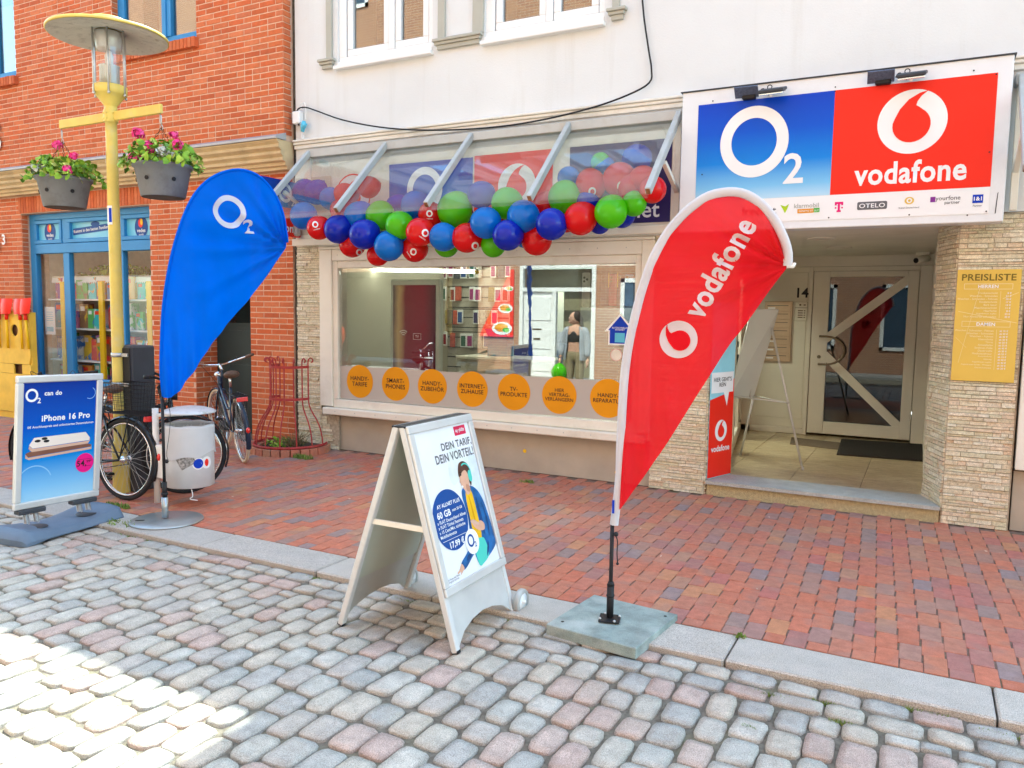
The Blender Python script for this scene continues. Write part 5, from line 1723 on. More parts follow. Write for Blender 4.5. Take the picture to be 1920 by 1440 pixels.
# ---------------------------------------------------------------- bicycles
def bicycle(name, label, loc, rz, steer=0.0, lean=0.0, frame='bikeblk', tyre='tyre', basket_=False, city=False, fend='bikeblk', rear_rack=True):
    t = thing(name, label, 'bicycle', loc, rot=(lean, 0, rz), group='parked bicycles')
    WB, RW = 1.06, .35
    def wheel(hub, yaw):
        T = Matrix.Translation(hub) @ Matrix.Rotation(yaw, 4, 'Z')
        cir = lambda r, n=44: [(r * math.cos(2 * math.pi * k / n), 0, r * math.sin(2 * math.pi * k / n)) for k in range(n)]
        m = M(T); m.tube(cir(RW - .018), .0185, 8, closed=True)
        w = m.link('wheel', X[tyre], t, True)
        m = M(T)
        for s in (-1, 1): m.tube([(p[0], s * .008, p[2]) for p in cir(RW - .044)], .0065, 6, closed=True)
        m.link('rim', X['chrome'], w, True)
        m = M(T)
        for k in range(32):
            a = 2 * math.pi * k / 32; b = a + (.5 if k % 2 else -.5); s = .03 if (k // 2) % 2 else -.03
            m.tube([(.022 * math.cos(b), s, .022 * math.sin(b)), ((RW - .045) * math.cos(a), 0, (RW - .045) * math.sin(a))], .0013, 3, caps=False)
        m.link('spokes', X['galv'], w, True)
        m = M(T); m.cyl((0, -.05, 0), (0, .05, 0), .018, 12); m.cyl((0, -.065, 0), (0, .065, 0), .008, 8); m.cyl((0, -.034, 0), (0, -.03, 0), .03, 14); m.cyl((0, .03, 0), (0, .034, 0), .03, 14)
        m.link('hub', X['chrome'], w, True)
        return T
    wheel((0, 0, RW), 0)
    FT = wheel((WB, 0, RW), steer)
    m = M()
    bb = (.45, 0, .30); st = (.27, 0, .78); h0 = (.90, 0, .66); h1 = (.86, 0, .86)
    m.tube([bb, st], .017, 10); m.tube([h0, h1], .021, 10)
    if city:
        m.tube([bb, (.62, 0, .38), (.80, 0, .56), h0], .020, 10); m.tube([(.345, 0, .55), (.55, 0, .52), (.74, 0, .66), (.875, 0, .78)], .016, 10)
    else:
        m.tube([bb, h0], .021, 10); m.tube([(.32, 0, .62), (.872, 0, .80)], .019, 10)
    for s in (-1, 1):
        m.tube([bb, (.2, s * .055, .315), (0, s * .062, RW)], .010, 8); m.tube([(.285, 0, .72), (.15, s * .05, .55), (0, s * .062, RW)], .009, 8)
    m.link('frame', X[frame], t, True)
    m = M(FT)                      # steered parts: hub at origin
    ax = V((-.16, 0, .31)); tx = V((-.20, 0, .51)); 
    for s in (-1, 1): m.tube([(0, s * .055, 0), (-.06, s * .055, .14), (-.135, s * .045, .33), (-.15, s * .02, .36)], .011, 8)
    m.tube([(-.15, 0, .36), (-.215, 0, .60)], .014, 8)
    m.link('fork', X[frame], t, True)
    m = M(FT)
    if city:
        pts = [(-.36, -.31, .73), (-.22, -.28, .70), (-.12, -.14, .655), (-.16, 0, .64), (-.12, .14, .655), (-.22, .28, .70), (-.36, .31, .73)]
    else:
        pts = [(-.30, -.31, .70), (-.24, -.26, .695), (-.17, -.12, .66), (-.16, 0, .655), (-.17, .12, .66), (-.24, .26, .695), (-.30, .31, .70)]
    m.tube(smooth(pts, 4), .012, 8); m.tube([(-.215, 0, .58), (-.16, 0, .65)], .018, 8)
    hb = m.link('handlebar', X['chrome'] if city else X['black'], t, True)
    for s in (0, -1):
        m = M(FT); a, b = V(pts[s]), V(pts[s + 1 if s == 0 else s - 1]); m.tube([a + (a - b) * .15, a + (b - a) * .75], .0175, 10)
        m.link('grip', X['leather'] if city else X['black'], hb, True)
    m = M(FT)
    for s in (-1, 1): m.tube(smooth([(-.17, s * .20, .68), (-.10, s * .22, .70), (-.12, s * .10, .52), (-.14, s * .03, .40)], 5), .0028, 5)
    m.link('brake_cable', X['black'], hb, True)
    m = M(FT); m.tube([(-.11, 0, .52), (-.06, 0, .52)], [.038, .042], 14)
    m.link('front_lamp', X['black'] if not city else X['chrome'], t, True)
    m = M()
    T = Matrix.Translation((.24, 0, .93))
    m.tube([(.14, 0, .0), (.06, 0, .008), (-.02, 0, .01), (-.09, 0, .018), (-.13, 0, .015)], [.018, .03, .055, .085, .06], 12, T=T @ Matrix.Diagonal((1, 1, .5, 1)))
    m.link('saddle', X['leather'], t, True)
    m = M(); m.tube([st, (.245, 0, .91)], .0125, 10)
    if city:
        for k in range(5): m.tube([(.16 + .018 * math.cos(q), .03, .885 + k * .006) for q in [j for j in range(7)]], .002, 4)
    m.link('seat_post', X['chrome'], t, True)
    def fender(T, a0, a1, nm='mudguard'):
        m = M(T); n = 22; vs = []
        for k in range(n + 1):
            a = R(a0 + (a1 - a0) * k / n)
            for (w, dr) in ((-.026, -.010), (-.014, .003), (.0, .007), (.014, .003), (.026, -.010)):
                r_ = RW + .016 + dr
                vs.append((r_ * math.cos(a), w, r_ * math.sin(a)))
        m.add(vs, [(k * 5 + j, k * 5 + j + 1, (k + 1) * 5 + j + 1, (k + 1) * 5 + j) for k in range(n) for j in range(4)], True)
        return m.link(nm, X[fend], t, True)
    fender(Matrix.Translation((0, 0, RW)), 40, 205); fender(FT, -20, 140)
    if rear_rack:
        m = M(); zr = .74
        for s in (-1, 1): m.tube([(.20, s * .05, zr), (-.24, s * .06, zr), (-.25, 0, zr)], .006, 6); m.tube([(-.10, s * .06, zr), (0, s * .065, RW)], .006, 6); m.tube([(-.22, s * .06, zr), (0, s * .065, RW + .02)], .005, 6)
        for x_ in (.1, 0, -.1, -.2): m.tube([(x_, -.06, zr), (x_, .06, zr)], .005, 6)
        m.link('rack', X['black'], t, True)
        m = M(); m.cbox((-.262, 0, zr - .03), (.02, .11 if city else .10, .045), .006); m.link('reflector', X['reflector'], t, True)
        m = M(); a = R(172); m.sphere((RW * 1.07 * math.cos(a) - .015, 0, RW + RW * 1.07 * math.sin(a)), .024, 12, 8, sc=(.7, .9, 1.3)); m.link('tail_lamp', X['reflector'], t, True)
    m = M(); m.cyl((.45, -.045, .30), (.45, -.037, .30), .085, 24); m.tube([(.45, -.06, .30), (.33, -.07, .18)], .010, 8); m.tube([(.45, .06, .30), (.57, .07, .42)], .010, 8)
    m.cyl((0, -.045, RW), (0, -.040, RW), .045, 16)
    m.tube([(.45, -.041, .385), (0, -.041, RW + .045)], .004, 4); m.tube([(.45, -.041, .215), (0, -.041, RW - .045)], .004, 4)
    dt = m.link('drivetrain', X['dark'], t, True)
    for (p) in ((.33, -.11, .18), (.57, .11, .42)):
        m = M(); m.cbox(p, (.09, .07, .022), .005); m.link('pedal', X['black'], t, True)
    m = M(); m.tube([(.30, .08, .30), (.22, .14, .012)], .009, 6); m.link('kickstand', X['alu'], t, True)
    if basket_:
        m = M(); x0, x1, w, z0, z1 = -.30, .10, .15, .755, 1.0
        for k in range(8):
            f = k / 7; z = z0 + (z1 - z0) * f; e = .03 * f
            m.tube([(x0 - e, -w - e, z), (x1 + e, -w - e, z), (x1 + e, w + e, z), (x0 - e, w + e, z)], .0022 if k < 7 else .004, 4, closed=True)
        for k in range(15):
            f = k / 14
            for s in (-1, 1): m.tube([(x0 + (x1 - x0) * f, s * w, z0), (x0 - .03 + (x1 - x0 + .06) * f, s * (w + .03), z1)], .0018, 4, caps=False)
            m.tube([(x0 + (x1 - x0) * f, -w, z0), (x0 + (x1 - x0) * f, w, z0)], .0018, 4, caps=False)
        for k in range(11):
            f = k / 10; y = -w + 2 * w * f
            for (xa, xb) in ((x0, x0 - .03), (x1, x1 + .03)): m.tube([(xa, y, z0), (xb, y * 1.2, z1)], .0018, 4, caps=False)
        m.link('wire_basket', X['black'], t, True)
    return t
bicycle('bicycle', 'black bicycle with wire basket on its rack, half behind the blue poster stand', (-5.955, -2.845, 0), R(184), R(8), R(3), basket_=True)
bicycle('bicycle', 'black bicycle behind the litter bin with its front wheel turned', (-6.80, -2.42, 0), R(0), R(50), R(-2))
bicycle('bicycle', 'dark blue city bicycle with brown saddle and cream tyres leaning at the brick pier', (-6.38, -1.13, 0), R(149), R(10), R(-5), 'bikeblue', 'ctyre', city=True, fend='bikeblue')

# ---------------------------------------------------------------- litter bin
BX, BY = -5.37, -2.66
lb = thing('litter_bin', 'light grey litter bin with white liner and domed lid on a post', 'litter bin', (-5.66, -2.77, 0))
m = M(); m.cyl((-5.655, -2.76, 0), (-5.655, -2.76, .80), .026, 16); m.tube([(-5.655, -2.76, .74), (BX - .05, BY - .02, .76)], .016, 8)
m.link('post', X['white'], lb)
m = M(); m.lathe([(.0, .17), (.188, .17), (.192, .175), (.192, .665), (.188, .668), (.182, .665), (.182, .19), (0, .185)], 40, (BX, BY, 0))
dr = m.link('drum', mat('grey_bin_metal', (.58, .59, .59), .4, .2, var=.08, scale=6), lb)
m = M(); m.box(-5.63, -5.50, -2.80, -2.68, .22, .50, .01); m.link('bracket', X['white'], lb)
m = M()
n = 48; prof = []
vs, fs = [], []
for i, (r0, z0) in enumerate(((.178, .56), (.184, .672), (.196, .685), (.200, .66), (.199, .56), (.201, .46), (.203, .435))):
    for k in range(n):
        a = 2 * math.pi * k / n
        w = .0025 * math.sin(a * 9 + i) + .0018 * math.sin(a * 17 + 2 * i)
        zz = z0 + (.02 * math.sin(a * 2 + 1) + .012 * math.sin(a * 5) if i >= 5 else 0) + (.004 * math.sin(a * 7) if i in (1, 2) else 0)
        vs.append((BX + (r0 + w * (1 if i > 1 else .5)) * math.cos(a), BY + (r0 + w) * math.sin(a), zz))
for i in range(6):
    for k in range(n): fs.append((i * n + k, i * n + (k + 1) % n, (i + 1) * n + (k + 1) % n, (i + 1) * n + k))
m.add(vs, fs, True); m.link('liner', X['bag'], lb)
m = M(); m.lathe([(.212, .778), (.214, .786), (.19, .80), (.13, .818), (.06, .828), (0, .83)], 40, (BX, BY, 0)); m.lathe([(0, .79), (.19, .776), (.205, .775)], 40, (BX, BY, 0))
m.link('lid', mat('bin_lid', (.60, .61, .63), .4, .2, var=.06, scale=7, dirt=(.25, .25, .25), dscale=14), lb)
def on_drum(px, a):      # px metres round the drum
    return lambda p: V((BX + .1935 * math.cos(a + p.x / .193), BY + .1935 * math.sin(a + p.x / .193), p.y))
va = math.atan2(CAMP.y - BY, CAMP.x - BX)
for (da, z, kind) in ((-.16, .40, 0), (.34, .375, 1), (.72, .375, 2)):
    a = va + da
    fn = on_drum(0, a)
    m = M()
    if kind == 0:
        m.v = []; c, s = math.cos(.5), math.sin(.5)
        g = 6; vs = []
        for i in range(g + 1):
            for j in range(g + 1):
                x_, y_ = (i / g - .5) * .13, (j / g - .5) * .10
                vs.append(fn(V((c * x_ - s * y_, z + s * x_ + c * y_, 0))))
        m.add(vs, [(i * (g + 1) + j, (i + 1) * (g + 1) + j, (i + 1) * (g + 1) + j + 1, i * (g + 1) + j + 1) for i in range(g) for j in range(g)])
        m.link('sticker', mat('scribbled_sticker', (.35, .33, .31), .6, var=.9, scale=55), lb)
    else:
        for (r_, mt, o) in ((.050, 'print_white', 0), (.040 if kind == 1 else .032, 'blue' if kind == 1 else 'redtoy', 1)):
            q = M(); n = 20
            pts = [fn(V((0, z, 0)))] + [fn(V((r_ * math.cos(2 * math.pi * k / n) * (1 if kind == 1 or not o else .6), z + r_ * math.sin(2 * math.pi * k / n), 0))) for k in range(n)]
            off = V((math.cos(a), math.sin(a), 0)) * .0008 * o
            q.add([p + off for p in pts], [(0, 1 + k, 1 + (k + 1) % n) for k in range(n)])
            q.link('sticker', X[mt], lb)
m = M(); m.tube(smooth([(BX + .12, BY - .10, .19), (BX + .17, BY - .12, .12), (BX + .15, BY - .13, .09), (BX + .2, BY - .1, .08)]), .004, 5); m.link('liner_string', X['white'], lb)

# ---------------------------------------------------------------- red iron planter guard
GX, GY = -6.47, -.33
pg = thing('planter_guard', 'red wrought iron guard round a brick planting ring at the house corner', 'planter guard', (GX, GY, 0))
def gp(a, r, z): return (GX + r * math.cos(a), GY + r * math.sin(a), z)
barp = [(.40, .10), (.395, .17), (.37, .28), (.325, .38), (.275, .46), (.24, .53), (.228, .60), (.225, .75), (.225, .90), (.225, 1.03), (.235, 1.07), (.258, 1.085), (.282, 1.07), (.282, 1.045), (.263, 1.04)]
for k in range(9):
    a = R(165 + 210 * k / 8)
    m = M(); m.tube(smooth([gp(a, r_, z) for r_, z in barp], 3), .0078, 8)
    m.link('bar', X['redp'], pg)
for (r_, z, hh) in ((.233, .985, .03), (.236, .62, .03)):
    m = M(); n = 24
    for k in range(n):
        a, b = R(165 + 210 * k / n), R(165 + 210 * (k + 1) / n)
        m.beam(gp(a, r_, z), gp(b, r_, z), .006, hh)
    m.link('band', X['redp'], pg)
m = M(); m.tube([gp(R(150 + 240 * k / 36), .412, .095) for k in range(37)], .015, 8); m.link('base_ring', X['redp'], pg)
for k in range(18):
    a = R(150 + 240 * k / 17)
    m = M(); T = Matrix.Translation(gp(a, .40, .0)) @ Matrix.Rotation(a, 4, 'Z'); m.box(-.05, .05, -.047, .047, -.01, .078, .004, T)
    m.link('edging_brick', X['paver'], pg)
m = M(); m.lathe([(0, .06), (.37, .05)], 24, (GX, GY, 0)); m.link('soil', X['soil'], pg)
m = M(); leaf_cloud(m, (GX - .08, GY - .1, .05), .20, .18, .13, 200, .020); m.link('shrub', X['leaf'], pg, kind='stuff')
m = M()
for _ in range(140):
    p = V((GX + .16 + U(-.07, .07), GY - .1 + U(-.07, .07), .05)); q = p + V((U(-.16, .16), U(-.14, .14), U(.06, .2)))
    m.tube([p, (p + q) / 2 + V((0, 0, .03)), q], .002, 3, caps=False)
m.link('dry_twigs', X['leafdry'], pg, kind='stuff')
# ---------------------------------------------------------------- teardrop flags
def flag(t, base, ang, edge, free, amp, seed, nu=90, nv=26):
    """edge: pole side from the bottom over the top to the tip; free: from the bottom to the tip (plane coordinates)"""
    E_ = smooth([(u, v, 0) for u, v in edge], 6); F_ = smooth([(u, v, 0) for u, v in free], 8)
    def at(P, s):
        L = [0]
        for a, b in zip(P[:-1], P[1:]): L.append(L[-1] + (b - a).length)
        d = s * L[-1]
        for i in range(len(P) - 1):
            if d <= L[i + 1] + 1e-9:
                f = (d - L[i]) / max(1e-9, L[i + 1] - L[i]); return P[i].lerp(P[i + 1], f)
        return P[-1]
    T = FR((base[0], base[1], 0), (math.cos(ang), math.sin(ang), 0))
    tip = V((*free[-1], 0)); bot = V((*free[0], 0))
    rs = random.Random(seed)
    ph = [rs.uniform(0, 6.28) for _ in range(6)]
    def disp(u, v):
        d = V((u, v, 0)) - tip
        r_ = d.length; th = math.atan2(d.y, d.x)
        fade = min(1, r_ / .10)
        w = math.exp(-r_ / .5)
        z = amp * fade * (1.5 * w * math.sin(th * 17 + ph[0]) + .9 * w * math.sin(th * 29 + ph[1]))
        along = (v - bot.y)
        z += amp * .8 * math.sin(u * 9 - v * 5.5 + ph[2]) * min(1, r_ / .5) + amp * .4 * math.sin(u * 21 + v * 8 + ph[3]) * min(1, r_ / .5)
        z += amp * .35 * math.sin(v * 34 + u * 6 + ph[5]) * math.exp(-abs(v - bot.y - 1.35) / .25) * min(1, r_ / .4)
        z += amp * 1.2 * math.exp(-abs(along) / .35) * math.sin(u * 60 + ph[4])
        return z
    return E_, F_, at, T, disp

def flag_mesh(E_, F_, at, T, disp, mt, parent, s0=0.0, name='cloth', nu=110, nv=30):
    m = M(); vs = []
    for i in range(nu + 1):
        s = i / nu
        a, b = at(E_, s), at(F_, s)
        for j in range(nv + 1):
            p = a.lerp(b, s0 + (1 - s0) * j / nv)
            p.z = disp(p.x, p.y) * min(1, (s0 + (1 - s0) * j / nv) / .14); vs.append(T @ p)
    k = nv + 1
    m.add(vs, [(i * k + j, i * k + j + 1, (i + 1) * k + j + 1, (i + 1) * k + j) for i in range(nu) for j in range(nv)], True)
    return m.link(name, mt, parent)

# red flag
RB_ = (-1.395, -3.319)
rf_ = thing('flag', 'red teardrop flag with white edge standing on a grey concrete slab', 'flag', (RB_[0], RB_[1], .03), group='teardrop flags')
ed = [(0.035, 0.63), (0.034, 0.783), (0.036, 0.979), (0.044, 1.284), (0.056, 1.473), (0.085, 1.631), (0.118, 1.772), (0.163, 1.912), (0.222, 2.03), (0.292, 2.122), (0.362, 2.186), (0.433, 2.228), (0.524, 2.244), (0.600, 2.231), (0.670, 2.187), (0.730, 2.121), (0.777, 2.042), (0.808, 1.957), (0.812, 1.885)]
fr = [(0.044, 0.64), (0.239, 0.945), (0.426, 1.275), (0.547, 1.485), (0.622, 1.592), (0.72, 1.745), (0.812, 1.882)]
E_, F_, at, T, disp = flag(rf_, RB_, R(15), ed, fr, .015, 5)
flag_mesh(E_, F_, at, T, disp, X['flag_red'], rf_)
fnr = lambda p: V((p.x, p.y, disp(p.x, p.y) + .005))
# white pocket round the pole
m = M(); n = 80; vs = []
full = smooth([(0.008, 0.545, 0)] + [(u - .006, v, 0) for u, v in ed[1:4]] + [(u, v, 0) for u, v in ed[4:]], 6)
def atf(s):
    return at(full, s)
tip_c = V((.38, 1.55, 0))
for i in range(n + 1):
    s = i / n
    p = atf(s); q = atf(min(1, s + .01)); o = atf(max(0, s - .01)); d = (q - o).normalized(); nn = V((d.y, -d.x, 0))
    hw = .021
    for (a, z) in ((-hw, 0), (-hw * .8, .010), (-hw * .3, .016), (hw * .3, .014), (hw * .8, .009), (hw * 1.1, .003), (hw * 1.1, -.004), (0, -.014), (-hw, -.004)):
        pp = p + nn * a; vs.append(T @ V((pp.x, pp.y, z)))
k = 9
m.add(vs, [(i * k + j, i * k + (j + 1) % k, (i + 1) * k + (j + 1) % k, (i + 1) * k + j) for i in range(n) for j in range(k)], True)
m.link('pole_sleeve', X['can_white'], rf_)
m = M(); m.tube([T @ V((0, .03, -.002)), T @ V((0, .56, -.002))], .0105, 10); m.tube([T @ V((0, .05, -.002)), T @ V((0, .22, -.002))], .019, 12); m.tube([T @ V((0, .22, -.002)), T @ V((.0, .24, -.002))], [.021, .014], 12)
m.tube([T @ V((0, .16, -.002)), T @ V((0, .17, -.002))], .022, 12)
m.link('pole', X['black'], rf_)
m = M(T); m.box(-.055, .055, .036, .044, -.055, .055, .002); m.link('foot_plate', X['black'], rf_)
m = M()
for (a, b) in ((-.04, -.04), (.04, -.04), (.04, .04), (-.04, .04)): m.sphere((RB_[0] + a, RB_[1] + b, .046), .008, 8, 6)
m.link('bolt', X['galv'], rf_)
m = M(); m.tube(smooth([T @ V((.012, .50, .012)), T @ V((.03, .47, .018)), T @ V((.03, .40, .018)), T @ V((.034, .35, .018))], 4), .003, 5); m.sphere(T @ V((.022, .50, .014)), .013, 10, 8); m.sphere(T @ V((.034, .345, .018)), .008, 8, 6)
m.link('cord', X['black'], rf_)
m = M(T); m.rect(.004, .645, .012, .07, .002, z=.019); m.link('tag', X['blue'], rf_)
# lettering runs up the flag
ra = R(62)
rot = Matrix.Rotation(ra, 4, 'Z')
me = M(); me.disc(0, 0, .094, n=56, t=0)
g = M(); rings = []
for rr in (0, .3, .6, .85, 1): rings.append([V((.305 + .094 * rr * math.cos(2 * math.pi * k / 40), 1.518 + .094 * rr * math.sin(2 * math.pi * k / 40), 0)) for k in range(40)])
vs = [fnr(p) for rg in rings for p in rg]
g.add([T @ p for p in vs], [(i * 40 + k, i * 40 + (k + 1) % 40, (i + 1) * 40 + (k + 1) % 40, (i + 1) * 40 + k) for i in range(4) for k in range(40)], True)
g.link('emblem', X['can_white'], rf_)
g = M(); pts = swirl(.094, ra); c0 = V((.305, 1.518, 0))
vs = [V((c0.x + x, c0.y + y, 0)) for x, y in pts]
g.add(vs, [list(range(len(vs)))], True)
mk = g.mesh('emblem_mark', X['flag_red']); refine(mk, .012)
for v_ in mk.vertices: v_.co = T @ (fnr(v_.co) + V((0, 0, .003)))
put('emblem_mark', mk, rf_)
text('vodafone', X['can_white'], T, rf_, w=.53, h=.12, bold=.028, fn=lambda p: fnr(rot @ p + V((.489, 1.872, 0))))
m = M(); m.tube([T @ V((.805, 1.885, .0)), T @ V((.835, 1.885, .0)), T @ V((.838, 1.90, .0))], .012, 8); m.link('end_clip', X['white'], rf_)
# slab
sl = M(); T2 = Matrix.Translation((-1.385, -3.293, 0)) @ Matrix.Rotation(R(-6), 4, 'Z')
sl.box(-.255, .255, -.265, .265, -.03, .03, .004, T2)
so = thing('concrete_slab', 'square grey-green concrete paving slab weighting the red flag', 'slab', (-1.385, -3.293, -.03))
sl.link('slab', X['slab'], so)
m = M(T2); m.disc(.21, .20, .009, n=10, t=.001, z=.0312); m.disc(-.20, -.19, .009, n=10, t=.001, z=.0312); m.link('hole', X['ink'], so)

# blue flag
BB_ = (-5.131, -3.099)
bf = thing('flag', 'bright blue teardrop flag on a round steel base plate', 'flag', (BB_[0], BB_[1], 0), group='teardrop flags')
ed = [(0.003, 0.955), (-0.011, 1.14), (-0.002, 1.383), (0.016, 1.625), (0.052, 1.866), (0.107, 2.109), (0.189, 2.355), (0.283, 2.532), (0.413, 2.659), (0.578, 2.728), (0.725, 2.716), (0.832, 2.644), (0.91, 2.537), (0.962, 2.401), (0.991, 2.208), (0.986, 2.142)]
fr = [(0.069, 0.952), (0.16, 1.043), (0.305, 1.254), (0.473, 1.484), (0.623, 1.655), (0.822, 1.896), (0.986, 2.142)]
E_, F_, at, T, disp = flag(bf, BB_, R(65), ed, fr, .023, 9)
flag_mesh(E_, F_, at, T, disp, X['flag_blue'], bf)
fnb = lambda p: V((p.x, p.y, disp(p.x, p.y) + .007))
m = M(); m.tube([T @ V((p.x + .008, p.y, -.004)) for p in at and [at(E_, k / 60) for k in range(60)]], .012, 8); m.link('pole_sleeve', X['flag_blue'], bf)
oxy(bf, T, .124, X['can_white'], fn=lambda p: fnb(p + V((.532, 2.397, 0))))
m = M(); m.tube([T @ V((0, .02, 0)), T @ V((0, .18, 0))], .024, 14); m.m = 1; m.tube([T @ V((0, .18, 0)), T @ V((0, .30, 0))], .019, 12); m.tube([T @ V((0, .30, 0)), T @ V((.0, .96, 0))], .0115, 10); m.tube([T @ V((0, .20, 0)), T @ V((0, .215, 0))], .026, 12)
m.link('pole', [X['steelplate'], X['black']], bf)
m = M(); m.tube(smooth([T @ V((.012, .93, .01)), T @ V((.05, .85, .012)), T @ V((.045, .70, .012)), T @ V((.02, .52, .01)), T @ V((.03, .47, .01))], 4), .0022, 5); m.sphere(T @ V((.018, .46, .01)), .016, 10, 8); m.link('cord', X['black'], bf)
m = M(); m.lathe([(0, .012), (.262, .010), (.266, .006), (.266, .0), (0, 0)], 56, (-5.105, -3.105, .002)); m.link('base_plate', X['steelplate'], bf)
m = M(); T3 = Matrix.Translation((-5.24, -3.24, .0126)) @ Matrix.Rotation(R(40), 4, 'Z'); m.rect(0, 0, .07, .024, 0, T=T3, rc=.011, z=.002); m.link('grip_slot', X['ink'], bf)

# ---------------------------------------------------------------- folding A-board
X['boardframe'] = mat('off_white_board_frame', (.62, .625, .61), .45, var=.06, scale=6, dirt=(.48, .475, .45), dscale=6)
AX, AY = -2.285, -3.667
ab = thing('folding_board', 'grey folding pavement board with white phone tariff poster and small wheels', 'pavement board', (AX, AY, ZS))
HT, WD = 1.07, .62
def leafT(side, foot):
    # local x across the board, local y up along it, local z outwards
    top = V((AX + side * .022, AY, HT)); bot = V((AX + side * foot, AY, ZS + .004))
    y = (top - bot).normalized()
    x = V((0, 1, 0)) if side > 0 else V((0, -1, 0))
    return FR(bot, x, y), (top - bot).length
T, L = leafT(1, .342)
def board_leaf(T, L, front):
    m = M(T)
    for s in (-1, 1): m.box(s * (WD / 2 - .018) - .018, s * (WD / 2 - .018) + .018, 0, L, -.022, .012, .004)
    m.box(-WD / 2 + .037, WD / 2 - .037, L - .03, L, -.022, .012, .004)
    o = m.link('frame', X['boardframe'], ab)
    m = M(T)
    pts = [(-WD / 2 + .036, .02), (-.2, .075), (-.1, .105), (0, .115), (.1, .105), (.2, .075), (WD / 2 - .036, .02), (WD / 2 - .036, .27), (-WD / 2 + .036, .27)]
    m.plate(pts, .006, z=.006); m.link('lower_panel', X['alu'] if front else X['alugrey'], ab)
    m = M(T); m.box(-WD / 2 + .037, WD / 2 - .037, .27, L - .031, -.012, .004); m.link('back_panel', mat('pale_green_back', (.46, .50, .43), .5, var=.05, scale=3), ab)
    for s in (-1, 1):
        m = M(T); m.box(s * (WD / 2 - .018) - .017, s * (WD / 2 - .018) + .017, -.004, .012, -.024, .014, .003); m.link('foot', X['black'], ab)
    return o
board_leaf(T, L, True)
m = M(T)                       # snap frame
y0, y1, xx = .272, L - .004, WD / 2 - .004
for (a, b, c, d) in ((-xx, xx, y0, y0 + .042), (-xx, xx, y1 - .042, y1), (-xx, -xx + .042, y0 + .0425, y1 - .0425), (xx - .042, xx, y0 + .0425, y1 - .0425)): m.box(a, b, c, d, .013, .030, .008)
m.link('snap_frame', X['alu'], ab)
PT = T @ Matrix.Translation((0, 0, .016))
m = M(PT); m.rect(0, (y0 + y1) / 2, 2 * xx - .082, y1 - y0 - .082, .002); m.link('poster', mat('poster_paper', (.76, .77, .80), .3, var=.05, scale=3), ab)
def pt(dx, dy, dz=.001): return PT @ Matrix.Translation((dx, dy, dz))
PX, PY0, PY1 = xx - .042, y0 + .042, y1 - .042
ph_ = PY1 - PY0
def q(fx, fy): return (-PX + 2 * PX * fx, PY1 - ph_ * fy)     # poster fractions from the top left
def pol(nm, pts, mt, z, tt=None):
    n = len(pts); P_ = [V((*q(*p), 0)) for p in pts]; out = []
    for i in range(n):
        p0, p1, p2, p3 = P_[i - 1], P_[i], P_[(i + 1) % n], P_[(i + 2) % n]
        for j in range(5):
            t = j / 5
            v = .5 * ((2 * p1) + (p2 - p0) * t + (2 * p0 - 5 * p1 + 4 * p2 - p3) * t * t + (3 * p1 - p0 - 3 * p2 + p3) * t ** 3)
            out.append((max(-PX, min(PX, v.x)), v.y))
    m = M(PT); m.plate(out, 0, z=z); return m.link(nm, mt, ab)
# measured layout of the poster
m = M(PT); a = q(.82, .045); m.rect(a[0], a[1], .115, .05, 0, z=.001); m.link('print', mat('crimson_print', (.62, .02, .08), .4), ab)
text('ay yildiz', X['print_white'], pt(*q(.82, .045), .002), ab, w=.09, bold=.02)
text('DEIN TARIF,', X['greyink'], pt(*q(.705, .135)), ab, w=.30, h=.047, bold=.026)
text('DEIN VORTEIL!', X['greyink'], pt(*q(.63, .205)), ab, w=.375, h=.047, bold=.026)
# woman in a denim jacket with headphones (a flat print)
denim = mat('denim_print', (.02, .12, .33), .4, var=.45, scale=16)
pol('print', [(.62, .44), (.58, .50), (.60, .62), (.56, .80), (.60, .96), (.68, .97), (.97, .90), (1.0, .82), (.97, .62), (.90, .50), (.78, .44)], denim, .0012)
pol('print', [(.66, .47), (.63, .62), (.64, .80), (.76, .80), (.78, .60), (.76, .47)], mat('yellow_print', (.78, .45, .02), .4, var=.1, scale=10), .0016)
pol('print', [(.60, .80), (.60, .965), (.70, .97), (.82, .93), (.80, .82), (.72, .80)], X['teal'], .0018)
pol('print', [(.56, .81), (.42, .86), (.30, .90), (.30, .94), (.36, .945), (.5, .90), (.58, .87)], denim, .0017)
sk_ = mat('skin_print', (.66, .38, .26), .4, var=.08, scale=20)
pol('print', [(.30, .905), (.24, .935), (.20, .945), (.21, .955), (.26, .95), (.25, .97), (.29, .955), (.33, .94)], sk_, .0019)
pol('print', [(.62, .325), (.61, .37), (.595, .395), (.61, .40), (.615, .43), (.65, .45), (.68, .49), (.75, .48), (.76, .42), (.78, .36), (.76, .31), (.68, .29)], sk_, .002)
pol('print', [(.60, .35), (.62, .30), (.66, .265), (.74, .26), (.81, .29), (.83, .34), (.82, .40), (.79, .44), (.77, .41), (.775, .36), (.74, .325), (.68, .33), (.63, .355)], mat('brown_hair_print', (.10, .045, .03), .4, var=.3, scale=40), .0023)
m = M(PT); a = q(.805, .372); m.disc(a[0], a[1], .019, .032, 24, 0, z=.003); a = q(.735, .345); m.ring(a[0] + .002, a[1] + .002, .054, .046, 24, z=.0028, k=1.0, a0=-20, a1=120); m.link('print', X['teal'], ab)
pol('print', [(.60, .425), (.625, .418), (.64, .428), (.625, .436)], X['print_white'], .0026)
pol('print', [(.64, .66), (.72, .70), (.80, .69), (.86, .72), (.84, .76), (.74, .75), (.66, .71)], sk_, .0022)
pol('print', [(.62, .675), (.68, .665), (.76, .70), (.75, .715)], X['rosegold'], .0025)
